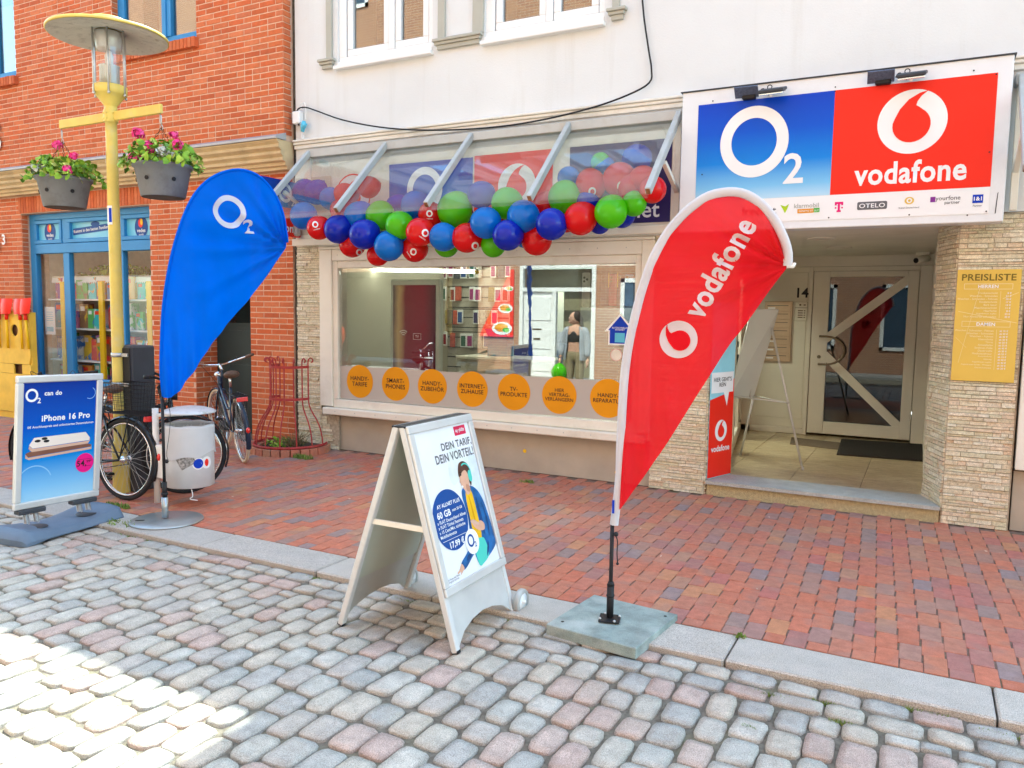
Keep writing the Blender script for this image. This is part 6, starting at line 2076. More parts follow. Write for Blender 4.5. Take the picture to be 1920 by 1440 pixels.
pol('print', [(.60, .12), (.45, .30), (.50, .40), (.75, .32), (.95, .36), (.98, .20), (.8, .24)], mat('pale_green_print', (.70, .745, .70), .4, var=.1, scale=12), .0005)
pol('print', [(.86, .24), (.82, .60), (.99, .62), (.99, .26)], mat('pale_blue_print', (.62, .68, .76), .4, var=.15, scale=9), .0006)
dk = mat('dark_denim_print', (.012, .06, .19), .4, var=.3, scale=30)
for fold in ([(.82, .52), (.80, .66), (.83, .80), (.85, .66)], [(.90, .56), (.92, .70), (.90, .82), (.95, .72)], [(.62, .50), (.615, .62), (.59, .78), (.63, .64)], [(.86, .84), (.80, .90), (.78, .94), (.84, .90)], [(.45, .87), (.40, .90), (.44, .905), (.52, .88)]): pol('print', fold, dk, .0021)
pol('print', [(.70, .50), (.695, .62), (.71, .76), (.72, .62)], mat('amber_print', (.60, .30, .01), .4), .0019)
pol('print', [(.70, .42), (.69, .46), (.74, .475), (.76, .44)], mat('skin_shade_print', (.48, .24, .16), .4), .0021)
for e in ([(.625, .345), (.645, .340), (.655, .348), (.64, .352)], [(.615, .335), (.64, .325), (.655, .332), (.635, .331)]): pol('print', e, X['ink'], .0027)
# blue roundel with the offer
m = M(PT); a = q(.295, .605); m.disc(a[0], a[1], .156, .156, 56, 0, z=.0022); m.link('print', X['navy'], ab)
text('AY ALLNET PLUS', X['print_white'], pt(*q(.31, .50), .003), ab, w=.215, bold=.02)
text('60 GB', X['print_white'], pt(*q(.20, .555), .003), ab, w=.125, bold=.026); text('statt 20 GB', X['print_white'], pt(*q(.44, .55), .003), ab, w=.095, bold=.012)
for k, s in enumerate(('» FLAT Deutschland Allnet', '» FLAT Türkei Festnetz', '» 15 Cent/Min. türkische', '   Mobilfunknetze')):
    text(s, X['print_white'], pt(*q(.06, .60 + .031 * k), .003), ab, h=.017, bold=.012, align='l')
m = M(PT); a = q(.29, .725); m.rect(a[0], a[1], .22, .002, 0, z=.003); m.link('print', X['print_white'], ab)
text('17,99 €', X['print_white'], pt(*q(.31, .765), .003), ab, w=.135, bold=.03)
m = M(PT); a = q(.565, .80); m.disc(a[0], a[1], .066, .066, 40, 0, z=.0035); m.link('print', X['print_white'], ab)
oxy(ab, PT @ Matrix.Translation((a[0] - .012, a[1] + .008, .0045)), .032, X['navy'])
text('Alle Preise inkl. MwSt.\nAngebot befristet', X['greyink'], pt(*q(.12, .972)), ab, w=.12, bold=.0)
T2_, L2 = leafT(-1, .385)
board_leaf(T2_, L2, False)
m = M(); m.box(AX - .042, AX + .042, AY - WD / 2, AY + WD / 2, HT - .008, HT + .002, .003); m.link('hinge', X['black'], ab)
for yy in (AY - WD / 2 + .015, AY + WD / 2 - .03):
    m = M(); m.box(AX - .21, AX + .19, yy, yy + .015, .55, .578, .002); m.link('stay_bar', X['cream'], ab)
for (sx, fy) in ((.365, .345), (-.39, .345)):
    c = V((AX + sx, AY + fy, .035))
    m = M(); m.lathe([(.048, -.016), (.066, -.016), (.07, -.010), (.07, .010), (.066, .016), (.048, .016)], 28, T=Matrix.Translation(c) @ Matrix.Rotation(R(90), 4, 'Y')); m.m = 1
    m.lathe([(0, -.012), (.048, -.014), (.048, .014), (0, .012)], 24, T=Matrix.Translation(c) @ Matrix.Rotation(R(90), 4, 'Y')); m.cyl(c + V((-.03, 0, 0)), c + V((.03, 0, 0)), .010, 8)
    m.link('wheel', [X['alugrey'], X['white']], ab)

# ---------------------------------------------------------------- poster stand on a water base
ps = thing('poster_stand', 'blue phone poster in a silver frame on a blue-grey sprung base', 'poster stand', (-5.6, -3.6, ZS))
a_, ln, rl = 1.591, .06, .032
d = V((math.cos(a_), math.sin(a_), 0)); n_ = V((math.sin(a_), -math.cos(a_), 0))
up = V((0, 0, 1)) * math.cos(ln) + n_ * math.sin(ln)
d2 = d * math.cos(rl) - up * math.sin(rl); u2 = up * math.cos(rl) + d * math.sin(rl)
PSC = V((-5.553, -3.647, .67))
T = FR(PSC, d2, u2)
w, h = .65, .95
m = M(T)
for (a, b, c, dd) in ((-w / 2, w / 2, -h / 2, -h / 2 + .05), (-w / 2, w / 2, h / 2 - .05, h / 2), (-w / 2, -w / 2 + .05, -h / 2 + .0505, h / 2 - .0505), (w / 2 - .05, w / 2, -h / 2 + .0505, h / 2 - .0505)): m.box(a, b, c, dd, -.015, .018, .010)
m.link('frame', X['alu'], ps)
m = M(T); m.box(-w / 2 + .045, w / 2 - .045, -h / 2 + .045, h / 2 - .045, -.012, .004)
sh = m.link('poster', grad('poster_blue', 2, .24, 1.12, [(0, (.36, .62, .80)), (.12, (.22, .50, .78)), (.35, (.01, .22, .62)), (.6, (.004, .09, .48)), (1, (.006, .03, .26))], .25), ps)
PT = T @ Matrix.Translation((0, 0, .0055))
oxy(ps, PT @ Matrix.Translation((-.215, .335, 0)), .045, X['print_white'])
text('can do', X['print_white'], PT @ Matrix.Translation((-.06, .345, 0)), ps, w=.13, bold=.03)
text('iPhone 16 Pro', X['print_white'], PT @ Matrix.Translation((.045, .165, 0)), ps, w=.37, bold=.03)
text('0€ Anschlusspreis und unlimitiertes Datenvolumen', X['print_white'], PT @ Matrix.Translation((.01, .105, 0)), ps, w=.50, bold=.012)
m = M(PT); m.plate([(-.225, -.02), (-.19, .03), (.20, .035), (.235, -.01), (.23, -.03), (-.20, -.045)], 0); m.m = 1
m.plate([(-.225, -.024), (-.20, -.047), (.23, -.034), (.235, -.012), (.237, -.03), (.22, -.055), (-.205, -.07), (-.228, -.045)], 0, z=.0006); m.m = 2
m.plate([(-.25, -.078), (-.22, -.066), (.22, -.056), (.25, -.066), (.245, -.08), (-.23, -.105)], 0, z=.0003); m.m = 1
m.plate([(-.25, -.082), (-.23, -.108), (.245, -.083), (.25, -.07), (.25, -.10), (-.225, -.125), (-.25, -.11)], 0, z=.0008); m.m = 3
for (x, y) in ((-.165, .005), (-.115, .018), (-.10, -.002)): m.disc(x, y, .022, .010, 20, 0, z=.001)
m.link('phone_print', [X['palerose'], X['rosegold'], mat('bronze_print', (.20, .09, .06), .3), X['ink']], ps)
m = M(PT); m.disc(.20, -.20, .073, n=40, t=0); m.link('price_print', X['magenta'], ps)
text('54,', X['ink'], PT @ Matrix.Translation((.175, -.205, .001)), ps, w=.075, bold=.02); text('99*', X['ink'], PT @ Matrix.Translation((.235, -.192, .001)), ps, w=.04, bold=.012)
m = M(PT); m.rect(.20, -.172, .11, .002, 0, z=.001); m.rect(.225, -.226, .05, .002, 0, z=.001); m.link('line_print', X['ink'], ps)
bub = grad('bubble_print', 2, .2, .6, [(0, (.20, .48, .74)), (1, (.30, .55, .80))], .3)
m = M(PT); m.ring(-.18, -.30, .13, .122, 36, a0=20, a1=160); m.link('bubble_print', bub, ps)
m = M(PT); m.ring(.225, .33, .045, .041, 24, a0=-120, a1=60); m.link('bubble_print', bub, ps)
# sprung feet and moulded base
for s in (-1, 1):
    foot = PSC + d2 * s * .20 - u2 * (h / 2)
    m = M(); m.box(-.10, .10, -.035, -.001, -.03, .03, .006, FR(foot, d2, u2)); m.link('shoe', X['dark'], ps)
    b0 = V((foot.x, foot.y, .095)) + n_ * .01
    for o in (-.035, .035):
        p0, p1 = b0 + d * o, foot - u2 * .035 + d * o
        pts = []
        ax_ = (p1 - p0)
        for k in range(90):
            a = k * .55; f = k / 89
            pts.append(p0 + ax_ * f + V((math.cos(a), math.sin(a), 0)) * .017)
        m = M(); m.tube(pts, .0035, 5); m.cyl(p0, p1, .008, 8); m.link('spring', X['galv'], ps)
m = M()
nx, ny = 26, 14
bl, bw = .86, .50
vs = []
def basez(u, v):
    e = 1 - max(abs(u) ** 6, abs(v) ** 6)
    arch = .055 + .055 * (abs(u) ** 1.6) - .02 * (v * v)
    edge = min(1, (1 - abs(v)) / .18 + .25) * min(1, (1 - abs(u)) / .10 + .3)
    return ZS + .012 + arch * edge
for i in range(nx + 1):
    for j in range(ny + 1):
        u, v = -1 + 2 * i / nx, -1 + 2 * j / ny
        wf = bw / 2 * (1 - .16 * (1 - u * u)) * (1 - .12 * abs(u) ** 8)
        vs.append((u, v, 0, u * bl / 2 * (1 - .06 * v ** 4), v * wf))
B0 = V((-5.66, -3.62, 0))
pos = []
bd = V((-.10, 1, 0)).normalized(); bn = V((bd.y, -bd.x, 0))
for (u, v, _, a, b) in vs: 
    p = B0 + bd * a + bn * b; pos.append((p.x, p.y, basez(u, v)))
k = ny + 1
nt_ = len(pos)
m.add(pos, [(i * k + j, (i + 1) * k + j, (i + 1) * k + j + 1, i * k + j + 1) for i in range(nx) for j in range(ny)], True)
low = []
ring_ = [i * k for i in range(nx + 1)] + [nx * k + j for j in range(1, ny + 1)] + [i * k + ny for i in range(nx - 1, -1, -1)] + [j for j in range(ny - 1, 0, -1)]
for r_ in ring_:
    u, v = vs[r_][0], vs[r_][1]
    gap = .028 * (1 - abs(u) ** 2) if abs(v) == 1 else 0.0
    low.append((pos[r_][0] * .995 + B0.x * .005, pos[r_][1] * .995 + B0.y * .005, min(pos[r_][2] - .008, ZS + gap)))
m.add([pos[r_] for r_ in ring_] + low, [(i, (i + 1) % len(ring_), len(ring_) + (i + 1) % len(ring_), len(ring_) + i) for i in range(len(ring_))], False)
m.link('base', X['baseblue'], ps)
for s in (-1, 1):
    c = B0 + bd * s * .205 + V((0, 0, 0))
    m = M(); m.lathe([(.075, .0), (.07, .004), (0, .004)], 20, (c.x + .06, c.y, basez(s * .48, .2) - .003)); m.link('socket', X['dark'], ps)

# ---------------------------------------------------------------- easel in the porch
es = thing('easel', 'white flip chart easel seen from behind in the porch', 'easel', (-1.45, 1.3, .135))
tp = [V((-1.56, 1.02, 1.70)), V((-1.33, 1.10, 1.71))]
apex = V((-1.425, 1.15, 1.66))
fA, fB, fC = V((-1.70, 1.42, .137)), V((-1.005, .96, .137)), V((-1.98, .75, .137))
fl_, fr_ = V((-1.93, .98, .137)), V((-1.68, 1.45, .137))
m = M()
T = None
bl_, br_ = V((-1.76, 1.02, .80)), V((-1.555, 1.20, .80))
tl_, tr_ = V((-1.575, 1.05, 1.70)), V((-1.335, 1.14, 1.71))
nrm = (br_ - bl_).cross(tl_ - bl_).normalized() * .012
m.add([bl_, br_, tr_, tl_] + [p + nrm for p in (bl_, br_, tr_, tl_)], [(0, 1, 2, 3), (4, 7, 6, 5), (0, 4, 5, 1), (1, 5, 6, 2), (2, 6, 7, 3), (3, 7, 4, 0)])
m.link('board', mat('easel_board_back', (.50, .54, .52), .5, var=.05, scale=3), es)
m = M(); m.tube([bl_, tl_], .008, 6); m.tube([tl_, tr_], .008, 6); m.tube([tr_, br_], .008, 6); m.tube([br_, bl_], .008, 6); m.link('board_edge', X['alu'], es)
for (p0, p1) in ((apex, fB), (bl_.lerp(tl_, .05), V((-1.86, .93, .137))), (br_.lerp(tr_, .05), fA)):
    m = M(); m.tube([p0, p1], .0115, 8); m.tube([p1, p1 + V((0, 0, .03))], .014, 8); m.link('leg', X['alu'], es)
m = M(); kb = apex.lerp(fB, .575); m.tube([bl_ + V((.01, 0, .02)), kb], .007, 6); m.tube([br_ + V((-.02, 0, .02)), kb], .007, 6); m.tube([bl_, br_], .010, 6); m.link('brace', X['alu'], es)
m = M(); m.sphere(apex, .02, 10, 8); m.sphere(kb, .016, 10, 8); m.sphere(bl_ + V((0, 0, .02)), .016, 8, 6); m.link('joint', X['alugrey'], es)
for p in (bl_.lerp(br_, .15), bl_.lerp(br_, .9)):
    m = M(); m.tube([p, p + V((.0, -.03, .0)), p + V((.005, -.03, .09)), p + V((.03, -.01, .10))], .006, 6); m.link('clip', X['alugrey'], es)
# ---------------------------------------------------------------- inside the phone shop
m = M(); m.cyl((-6.45, 1.2, 2.17), (-4.90, 1.2, 2.13), .022, 12)
lt = thing('tube_light', 'white tube light hanging under the shop ceiling', 'lamp', (-5.7, 1.2, 2.2))
m.link('tube', emit('tube_glow', (1.0, .97, .9), 3.0), lt)
m = M(); m.sphere((-4.89, 1.2, 2.13), .03, 12, 8); m.link('end_cap', X['yellowtoy'], lt)
m = M(); m.cyl((-6.3, 1.2, 2.19), (-6.3, 1.2, 2.6), .006, 6); m.cyl((-5.1, 1.2, 2.15), (-5.1, 1.2, 2.6), .006, 6); m.link('wire', X['alu'], lt)
for (x, y) in ((-5.6, 2.3), (-4.0, 2.3), (-2.7, 2.0)):  # glowing panels added to brighten the shop and, by the side door, the porch
    k = .5 if x == -2.7 else .3
    m = M(); m.box(x - k * .8, x + k * .8, y - k, y + k, 2.575, 2.598)
    o = m.link('fill_panel', emit('fill_glow', (1.0, .97, .91), 9.0 if x == -2.7 else 2.0)); tag(o, 'glowing fill panel added under the phone shop ceiling above %s' % {-5.6: 'the display screen', -4.0: 'the counter', -2.7: 'the side door'}[x], 'lamp', 'added fill panels in the shop')
tt = thing('display_screen', 'tall white-framed display screen inside the shop window', 'screen', (-5.45, .72, .16))
m = M(); m.box(-5.82, -5.09, .70, .78, .80, 2.02, .02); m.link('frame', mat('screen_frame', (.70, .74, .66), .4, var=.03), tt)
m = M(); m.box(-5.765, -5.15, .692, .699, .87, 1.95); m.link('screen', grad('screen_print', 0, -5.76, -5.15, [(0, (.10, .06, .05)), (.12, (.28, .17, .08)), (.3, (.12, .015, .02)), (.7, (.14, .01, .02)), (1, (.05, .01, .015))], .25, .2, glow=.12), tt)
m = M(); m.box(-5.55, -5.35, .71, .77, .16, .80, .01); m.box(-5.7, -5.2, .58, .9, .16, .18, .005); m.link('stand', X['dark'], tt)
T = FR((-5.45, .690, 1.35))
m = M(T)
for r_ in (.03, .055, .08): m.ring(-.16, -.02, r_, r_ - .010, 16, a0=45, a1=135)
for (cx, cy, w_, h_) in ((.04, .02, .11, .004), (.04, -.05, .11, .004), (-.015, -.015, .004, .07), (.095, -.015, .004, .07)): m.rect(cx, cy, w_, h_, 0)
m.link('icon_print', X['print_white'], tt)
text('TV', X['print_white'], T @ Matrix.Translation((.04, -.015, .0)), tt, h=.03, bold=.01)
# slatted wall with phone cases
sl_ = thing('slat_wall', 'pale slatted shop wall hung with rows of phone cases', 'display wall', (-5.8, 3.0, .16))
m = M(); m.box(-5.18, -2.27, 2.62, 2.66, .16, 2.59); m.box(-3.36, -3.32, .75, 2.619, .16, 2.59); tag(m.link('dark_baffle', X['interior_dark']), 'dark boards added in the phone shop to dim it behind the pane', 'light baffle')  # dark boards added to dim the room behind reflections and hold back panel light
m = M(); m.box(-6.56, -5.20, 3.02, 3.06, .16, 2.58); m.link('panel', mat('slat_panel', (.55, .52, .45), .6, var=.04), sl_)
m = M()
for k in range(15): m.box(-6.56, -5.20, 3.012, 3.019, .35 + k * .15, .362 + k * .15)
m.link('groove', X['dark'], sl_)
cc = [(.10, .10, .12), (.30, .03, .04), (.04, .10, .30), (.55, .52, .46), (.28, .22, .08), (.34, .05, .20), (.07, .16, .12), (.45, .42, .40), (.55, .12, .08), (.08, .06, .16)]
cmats = [mat('case_print', c, .35, var=.35, scale=30) for c in cc]
shared = []
for cm in cmats:
    q_ = M(); q_.box(-.05, .05, -.012, .012, -.105, .105, .004); q_.m = 1; q_.box(-.036, .036, -.0135, -.0122, -.085, .07); q_.m = 0
    shared.append(q_.mesh('case_pack', [X['print_white'] if rnd() < .4 else cm, cm]))
for r_, z in enumerate((1.22, 1.56, 1.90, 2.24)):
    m = M(); m.box(-6.5, -5.25, 2.985, 3.0, z + .115, z + .125); m.link('rail', X['dark'], sl_)
    x = -6.45
    while x < -5.25:
        if rnd() < .88:
            o = put('case_pack', random.choice(shared), sl_); o.location = (x, 2.95 - U(0, .06), z + U(-.01, .01)); o.rotation_euler = (0, 0, U(-.3, .3))
        x += U(.085, .14)
bx = thing('carton', 'blue carton standing on the shop counter', 'box', (-5.10, 2.2, 1.05))
m = M(); m.box(-5.24, -4.94, 2.1, 2.3, 1.05, 1.33, .004); m.link('carton', grad('carton_blue', 2, 1.05, 1.33, [(0, (.02, .25, .42)), (1, (.01, .06, .28))]), bx)
m = M(); m.add([(-5.24, 2.10, 1.33), (-4.94, 2.10, 1.33), (-4.94, 2.02, 1.42), (-5.24, 2.02, 1.42)], [(0, 1, 2, 3), (3, 2, 1, 0)]); m.link('flap', X['blue'], bx)
co = thing('shop_counter', 'cream shop counter inside behind the display screen', 'counter', (-5.0, 2.3, .16))
m = M(); m.box(-5.6, -4.2, 2.0, 2.5, .16, 1.0, .01); m.link('body', X['interior'], co)
m = M(); m.box(-5.65, -4.15, 1.95, 2.55, 1.0, 1.045, .008); m.link('top', X['cream'], co)
oc = thing('office_chair', 'dark blue office chair standing inside the shop window at the right', 'chair', (-3.7, 1.4, .16))
m = M(); m.box(-3.95, -3.5, 1.55, 1.62, .72, 1.28, .05); m.link('backrest', mat('chair_blue', (.012, .02, .04), .7, var=.1), oc)
m = M(); m.box(-3.95, -3.5, 1.1, 1.55, .60, .69, .03); m.link('seat', X['dark'], oc)
m = M(); m.tube(smooth([(-3.48, 1.6, .66), (-3.38, 1.5, .86), (-3.38, 1.3, .92), (-3.44, 1.15, .80), (-3.48, 1.2, .66)]), .028, 10); m.link('arm', X['black'], oc)
m = M(); m.cyl((-3.72, 1.35, .2), (-3.72, 1.35, .6), .03, 10)
for k in range(5): a = k * 1.2566; m.tube([(-3.72, 1.35, .26), (-3.72 + .3 * math.cos(a), 1.35 + .3 * math.sin(a), .20)], .018, 6)
m.link('base', X['black'], oc)

# ---------------------------------------------------------------- toy shop display
prng = random.Random(3)
sh = thing('toy_shelf', 'yellow posted display shelf in the toy shop window', 'shelf', (-10.7, .8, .44))
for (x) in (-11.55, -10.65, -9.6):
    m = M(); m.box(x - .05, x + .05, .22, .26, .44, 2.0, .004); m.link('post', X['yellowtoy'], sh)
for z in (.80, 1.28, 1.72):
    m = M(); m.box(-12.0, -9.3, .28, .78, z, z + .025, .003); m.link('board', X['print_white'], sh)
pc = {'blue': (.03, .18, .55), 'red': (.65, .04, .05), 'green': (.10, .42, .08), 'yellow': (.80, .52, .03), 'purple': (.30, .12, .45), 'orange': (.75, .28, .04), 'turquoise': (.05, .50, .55), 'pink': (.75, .20, .35), 'white': (.75, .74, .72), 'brown': (.25, .12, .06)}
def toy_mat(a, b, c):
    m, nt, bs = new('toy_box_print')
    P = wpos(nt)
    v = nt.nodes.new('ShaderNodeTexVoronoi'); v.inputs['Scale'].default_value = 9.0; nt.links.new(P, v.inputs[0])
    col = ramp(nt, v.outputs['Color'], [(0, a), (.35, b), (.6, c), (.8, a), (.9, (.85, .85, .82))], 'CONSTANT')
    nt.links.new(mixc(nt, col, a, ramp(nt, noise(nt, P, 5, 3), [(.45, (0, 0, 0)), (.55, (1, 1, 1))])), bs.inputs['Base Color'])
    bs.inputs['Roughness'].default_value = .3
    return m
extra = ['left', 'right']
rows = [('bottom', .465, .33, ['yellow', 'red', 'blue', 'orange', 'turquoise', 'green', 'pink']), ('second', .826, .42, ['blue', 'green', 'white', 'yellow', 'red', 'orange', 'brown']), ('third', 1.306, .40, ['turquoise', 'blue', 'pink', 'brown', 'green', 'white', 'red']), ('top', 1.746, .34, ['purple', 'pink', 'red', 'green', 'turquoise', 'orange', 'blue'])]
names = list(pc)
for (rn_, z, hmax, cols) in rows:
    x = -11.93
    for ci, c in enumerate(cols + cols[::-1]):
        if x > -9.55: break
        w_ = prng.uniform(.13, .245); h_ = hmax * prng.uniform(.65, .97); dp = prng.uniform(.10, .2)
        o1, o2 = pc[prng.choice(names)], pc[prng.choice(names)]
        T = Matrix.Translation((x + w_ / 2, .40 + prng.uniform(0, .08), z)) @ Matrix.Rotation(prng.uniform(-.12, .12), 4, 'Z')
        t = thing('toy_box', '%s toy box on the %s shelf of the toy shop window, %s half' % (c, rn_, 'left' if ci < len(cols) else 'right'), 'toy box', tuple(T.translation), group='toy boxes in the shop window')
        m = M(T); m.box(-w_ / 2, w_ / 2, -dp / 2, dp / 2, 0.001, h_, .003); m.link('carton', toy_mat(pc[c], o1, o2), t)
        m = M(T); m.box(-w_ * .36, w_ * .10, -dp / 2 - .002, -dp / 2 - .0005, h_ * .72, h_ * .9); m.link('label', X['print_white'] if prng.random() < .5 else X['redtoy'], t)
        x += w_ + .015
va_ = thing('awning_reflection', 'white scalloped strip imitating an awning mirrored in the toy shop panes', 'awning_reflection', (-10.7, .35, 2.0))  # solid strip stands in for the reflection of an awning in the panes
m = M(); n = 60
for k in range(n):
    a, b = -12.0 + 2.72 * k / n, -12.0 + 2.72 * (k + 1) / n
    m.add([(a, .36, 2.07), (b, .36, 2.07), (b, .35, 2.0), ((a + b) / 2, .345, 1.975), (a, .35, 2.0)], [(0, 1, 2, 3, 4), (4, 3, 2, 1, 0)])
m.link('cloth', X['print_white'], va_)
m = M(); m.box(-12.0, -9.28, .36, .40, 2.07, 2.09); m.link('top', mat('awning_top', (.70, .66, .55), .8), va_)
m = M(); leaf_cloud(m, (-11.0, .75, 2.10), .9, .2, .18, 260, .045); tag(m.link('garland_leaves', X['leaf']), 'green leafy garland on top of the toy shop display', 'garland', kind='stuff')
nt1 = thing('notice', 'small white printed notice taped inside the left toy shop pane', 'notice', (-11.83, .2, 1.25))
m = M(); m.box(-11.97, -11.72, .205, .207, 1.20, 1.62); m.link('sheet', X['print_white'], nt1)
m = M(FR((-11.845, .2035, 1.41)))
for k in range(5): m.rect(0, .13 - k * .032, .17 - .03 * (k % 2), .007, 0)
m.rect(0, -.13, .17, .07, 0); m.link('print', X['skyblue'], nt1)
rp = thing('plush_toy', 'red fluffy plush toy hanging at the right toy shop pane', 'toy', (-9.5, .35, 1.82))
m = M()
for _ in range(700):
    dd = V((prng.gauss(0, 1), prng.gauss(0, 1), prng.gauss(0, 1))).normalized(); p = V((-9.52, .42, 1.86)) + V((dd.x * .19, dd.y * .1, dd.z * .14)) * .85; t_ = dd.orthogonal().normalized() * .014
    m.add([p - t_, p + t_, p + dd * .045], [(0, 1, 2)])
m.sphere((-9.52, .42, 1.86), 1, 16, 10, sc=(.165, .085, .12)); m.link('fur', X['redtoy'], rp)
m = M(); m.sphere((-9.58, .33, 1.90), .025, 10, 8); m.sphere((-9.47, .33, 1.90), .025, 10, 8); m.link('eye', X['print_white'], rp)

# ---------------------------------------------------------------- play board and toy shovels outside
pb = thing('play_board', 'yellow wooden play board with round hole in front of the brick pier', 'play board', (-11.7, -.5, 0))
def board_with_hole(m, x0, x1, z0, z1, hx, hz, hr, y, t):
    n = 32
    outer = []
    for k in range(n):
        a = 2 * math.pi * k / n; c, s = math.cos(a), math.sin(a)
        f = min([((x1 - hx) / c) if c > 1e-6 else 9, ((x0 - hx) / c) if c < -1e-6 else 9, ((z1 - hz) / s) if s > 1e-6 else 9, ((z0 - hz) / s) if s < -1e-6 else 9])
        outer.append((hx + c * f, hz + s * f))
    vs = []
    for (yy) in (y, y + t):
        vs += [(p[0], yy, p[1]) for p in outer] + [(hx + hr * math.cos(2 * math.pi * k / n), yy, hz + hr * math.sin(2 * math.pi * k / n)) for k in range(n)]
    fs = []
    for k in range(n):
        j = (k + 1) % n
        fs += [(k, j, n + j, n + k), (2 * n + k, 3 * n + k, 3 * n + j, 2 * n + j), (n + k, n + j, 3 * n + j, 3 * n + k), (k, 2 * n + k, 2 * n + j, j)]
    m.add(vs, fs)
m = M(); board_with_hole(m, -12.3, -11.19, .80, 1.56, -11.55, 1.28, .085, -.50, .02); m.link('upper_panel', X['wood'], pb)
m = M(); m.box(-12.3, -11.60, -.50, -.48, .66, .795); m.box(-11.40, -11.19, -.50, -.48, .66, .795); m.box(-12.3, -11.19, -.50, -.48, .10, .655); m.link('lower_panel', X['wood'], pb)
m = M(); m.box(-11.235, -11.19, -.478, -.40, 0, 1.54, .004); m.box(-12.3, -11.19, -.478, -.40, .0, .09); m.link('side', X['wood'], pb)
m = M(); m.box(-12.3, -11.24, -.42, -.40, .1, 1.5); m.link('back', mat('board_back', (.30, .16, .08), .7, var=.5, scale=8), pb)
for i, (x, rz_) in enumerate(((-11.86, .03), (-11.68, -.02), (-11.35, -.06), (-11.22, -.12))):
    t = thing('toy_shovel', ('red toy shovel with yellow handle, %s on the play board' % ['leftmost', 'second from the left', 'second from the right', 'rightmost'][i]), 'shovel', (x, -.53, 1.0), group='toy shovels on the play board')
    T = Matrix.Translation((x, -.53, 1.48)) @ Matrix.Rotation(rz_, 4, 'Y')
    m = M(T); m.tube([(0, 0, -.02), (0, -.0, -.46)], .019, 10); m.link('handle', X['yellowtoy'], t)
    m = M(T); m.tube([(0, 0, .05), (0, 0, -.05)], .024, 10); m.link('socket', X['redtoy'], t)
    m = M(T); g = 8; vs = []
    for a in range(g + 1):
        for b in range(g + 1):
            u, v = -1 + 2 * a / g, b / g
            vs.append((u * (.12 + .035 * math.sin(v * 2.2)), -.035 * (1 - u * u) - .01 + .03 * v * v, .03 + .22 * v))
    k = g + 1
    fsx = [(a * k + b, a * k + b + 1, (a + 1) * k + b + 1, (a + 1) * k + b) for a in range(g) for b in range(g)]
    m.add(vs, fsx, True); m.link('blade', X['redtoy'], t)

# ---------------------------------------------------------------- across the street (mirrored in the panes)
YTOP = 12.6
op = thing('opposite_house', 'sunlit brick house across the street, mirrored in the panes', 'house', (-8, -11, 0))
m = M(); YO = -10.95
for (a, b, c, d) in ((-30, -26, 0, 3.0), (-10.6, -9.36, 0, 3.0), (-26, -10.6, 2.75, 3.0), (-18.3, -17.8, 0, 2.75), (-7.25, 12, 0, 3.0), (-30, 12, 3.0, YTOP), (-9.36, -7.25, 2.86, 3.0)): m.box(a, b, YO - .4, YO, c, d)
m.link('wall', X['oppbrick'], op)
m = M(); m.box(-30, 12, YO - 8, YO + .2, YTOP, YTOP + .2); m.link('roof', X['roof'], op)
m = M()
for (a, b, c, d) in ((-9.36, -9.26, 0, 2.86), (-7.36, -7.25, 0, 2.86), (-9.26, -7.36, 2.76, 2.86), (-9.26, -7.36, 2.18, 2.28), (-8.42, -8.32, 0, 2.18)): m.box(a, b, YO - .1, YO + .02, c, d, .004)
m.box(-9.25, -8.43, YO - .08, YO - .03, 0, 2.17); 
for z in (.15, .72, 1.45): m.box(-9.2, -8.48, YO - .029, YO - .012, z, z + .5 if z < 1 else z + .6, .006)
dr_ = m.link('door', X['upvc'], op)
m = M(); m.box(-26, -10.6, YO - 4.0, YO - 3.9, 0, 2.8); m.box(-26, -10.6, YO - 4.0, YO - .4, 2.75, 2.8); m.box(-10.6, -10.5, YO - 4, YO - .4, 0, 2.8); m.link('added_recess', mat('dark_recess', (.10, .09, .08), .9), op)  # dark recess added so the mirrored wall stays dim in the panes
m = M(); m.box(-8.95, -8.75, YO - .011, YO + .0, .95, 1.0); m.box(-8.98, -8.72, YO - .011, YO - .006, 1.2, 1.24); m.link('letter_slot', X['bronze'], dr_)
m = M(); m.box(-8.31, -7.37, YO - .5, YO - .45, 0, 2.2); m.box(-9.26, -7.36, YO - .3, YO - .28, 2.28, 2.76); m.link('hall', mat('hall_olive', (.22, .20, .12), .8), op)
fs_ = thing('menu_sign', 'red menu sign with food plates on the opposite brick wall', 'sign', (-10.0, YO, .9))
m = M(FR((0, YO + .04, 0), (-1, 0, 0))); m.plate([(9.52, 2.75), (9.52, 1.0), (10.55, 1.0), (9.60, 2.75)], .035); m.link('board', X['redtoy'], fs_)  # slanted edge stands in for the shadow that cuts across the sign
for k in range(3):
    kk = (1.0, .72, .42)[k]
    T = FR((-9.52 - .33 * kk, YO + .043, 1.22 + k * .52), (-1, 0, 0)) @ Matrix.Scale(kk, 4)
    m = M(T); m.disc(0, 0, .30, .17, 28, 0); m.m = 1; m.disc(.02, .02, .2, .11, 20, 0, z=.002); m.m = 2; m.disc(-.12, -.04, .1, .06, 16, 0, z=.003)
    m.link('plate_print', [X['print_white'], X['orange'], X['greentoy']], fs_)
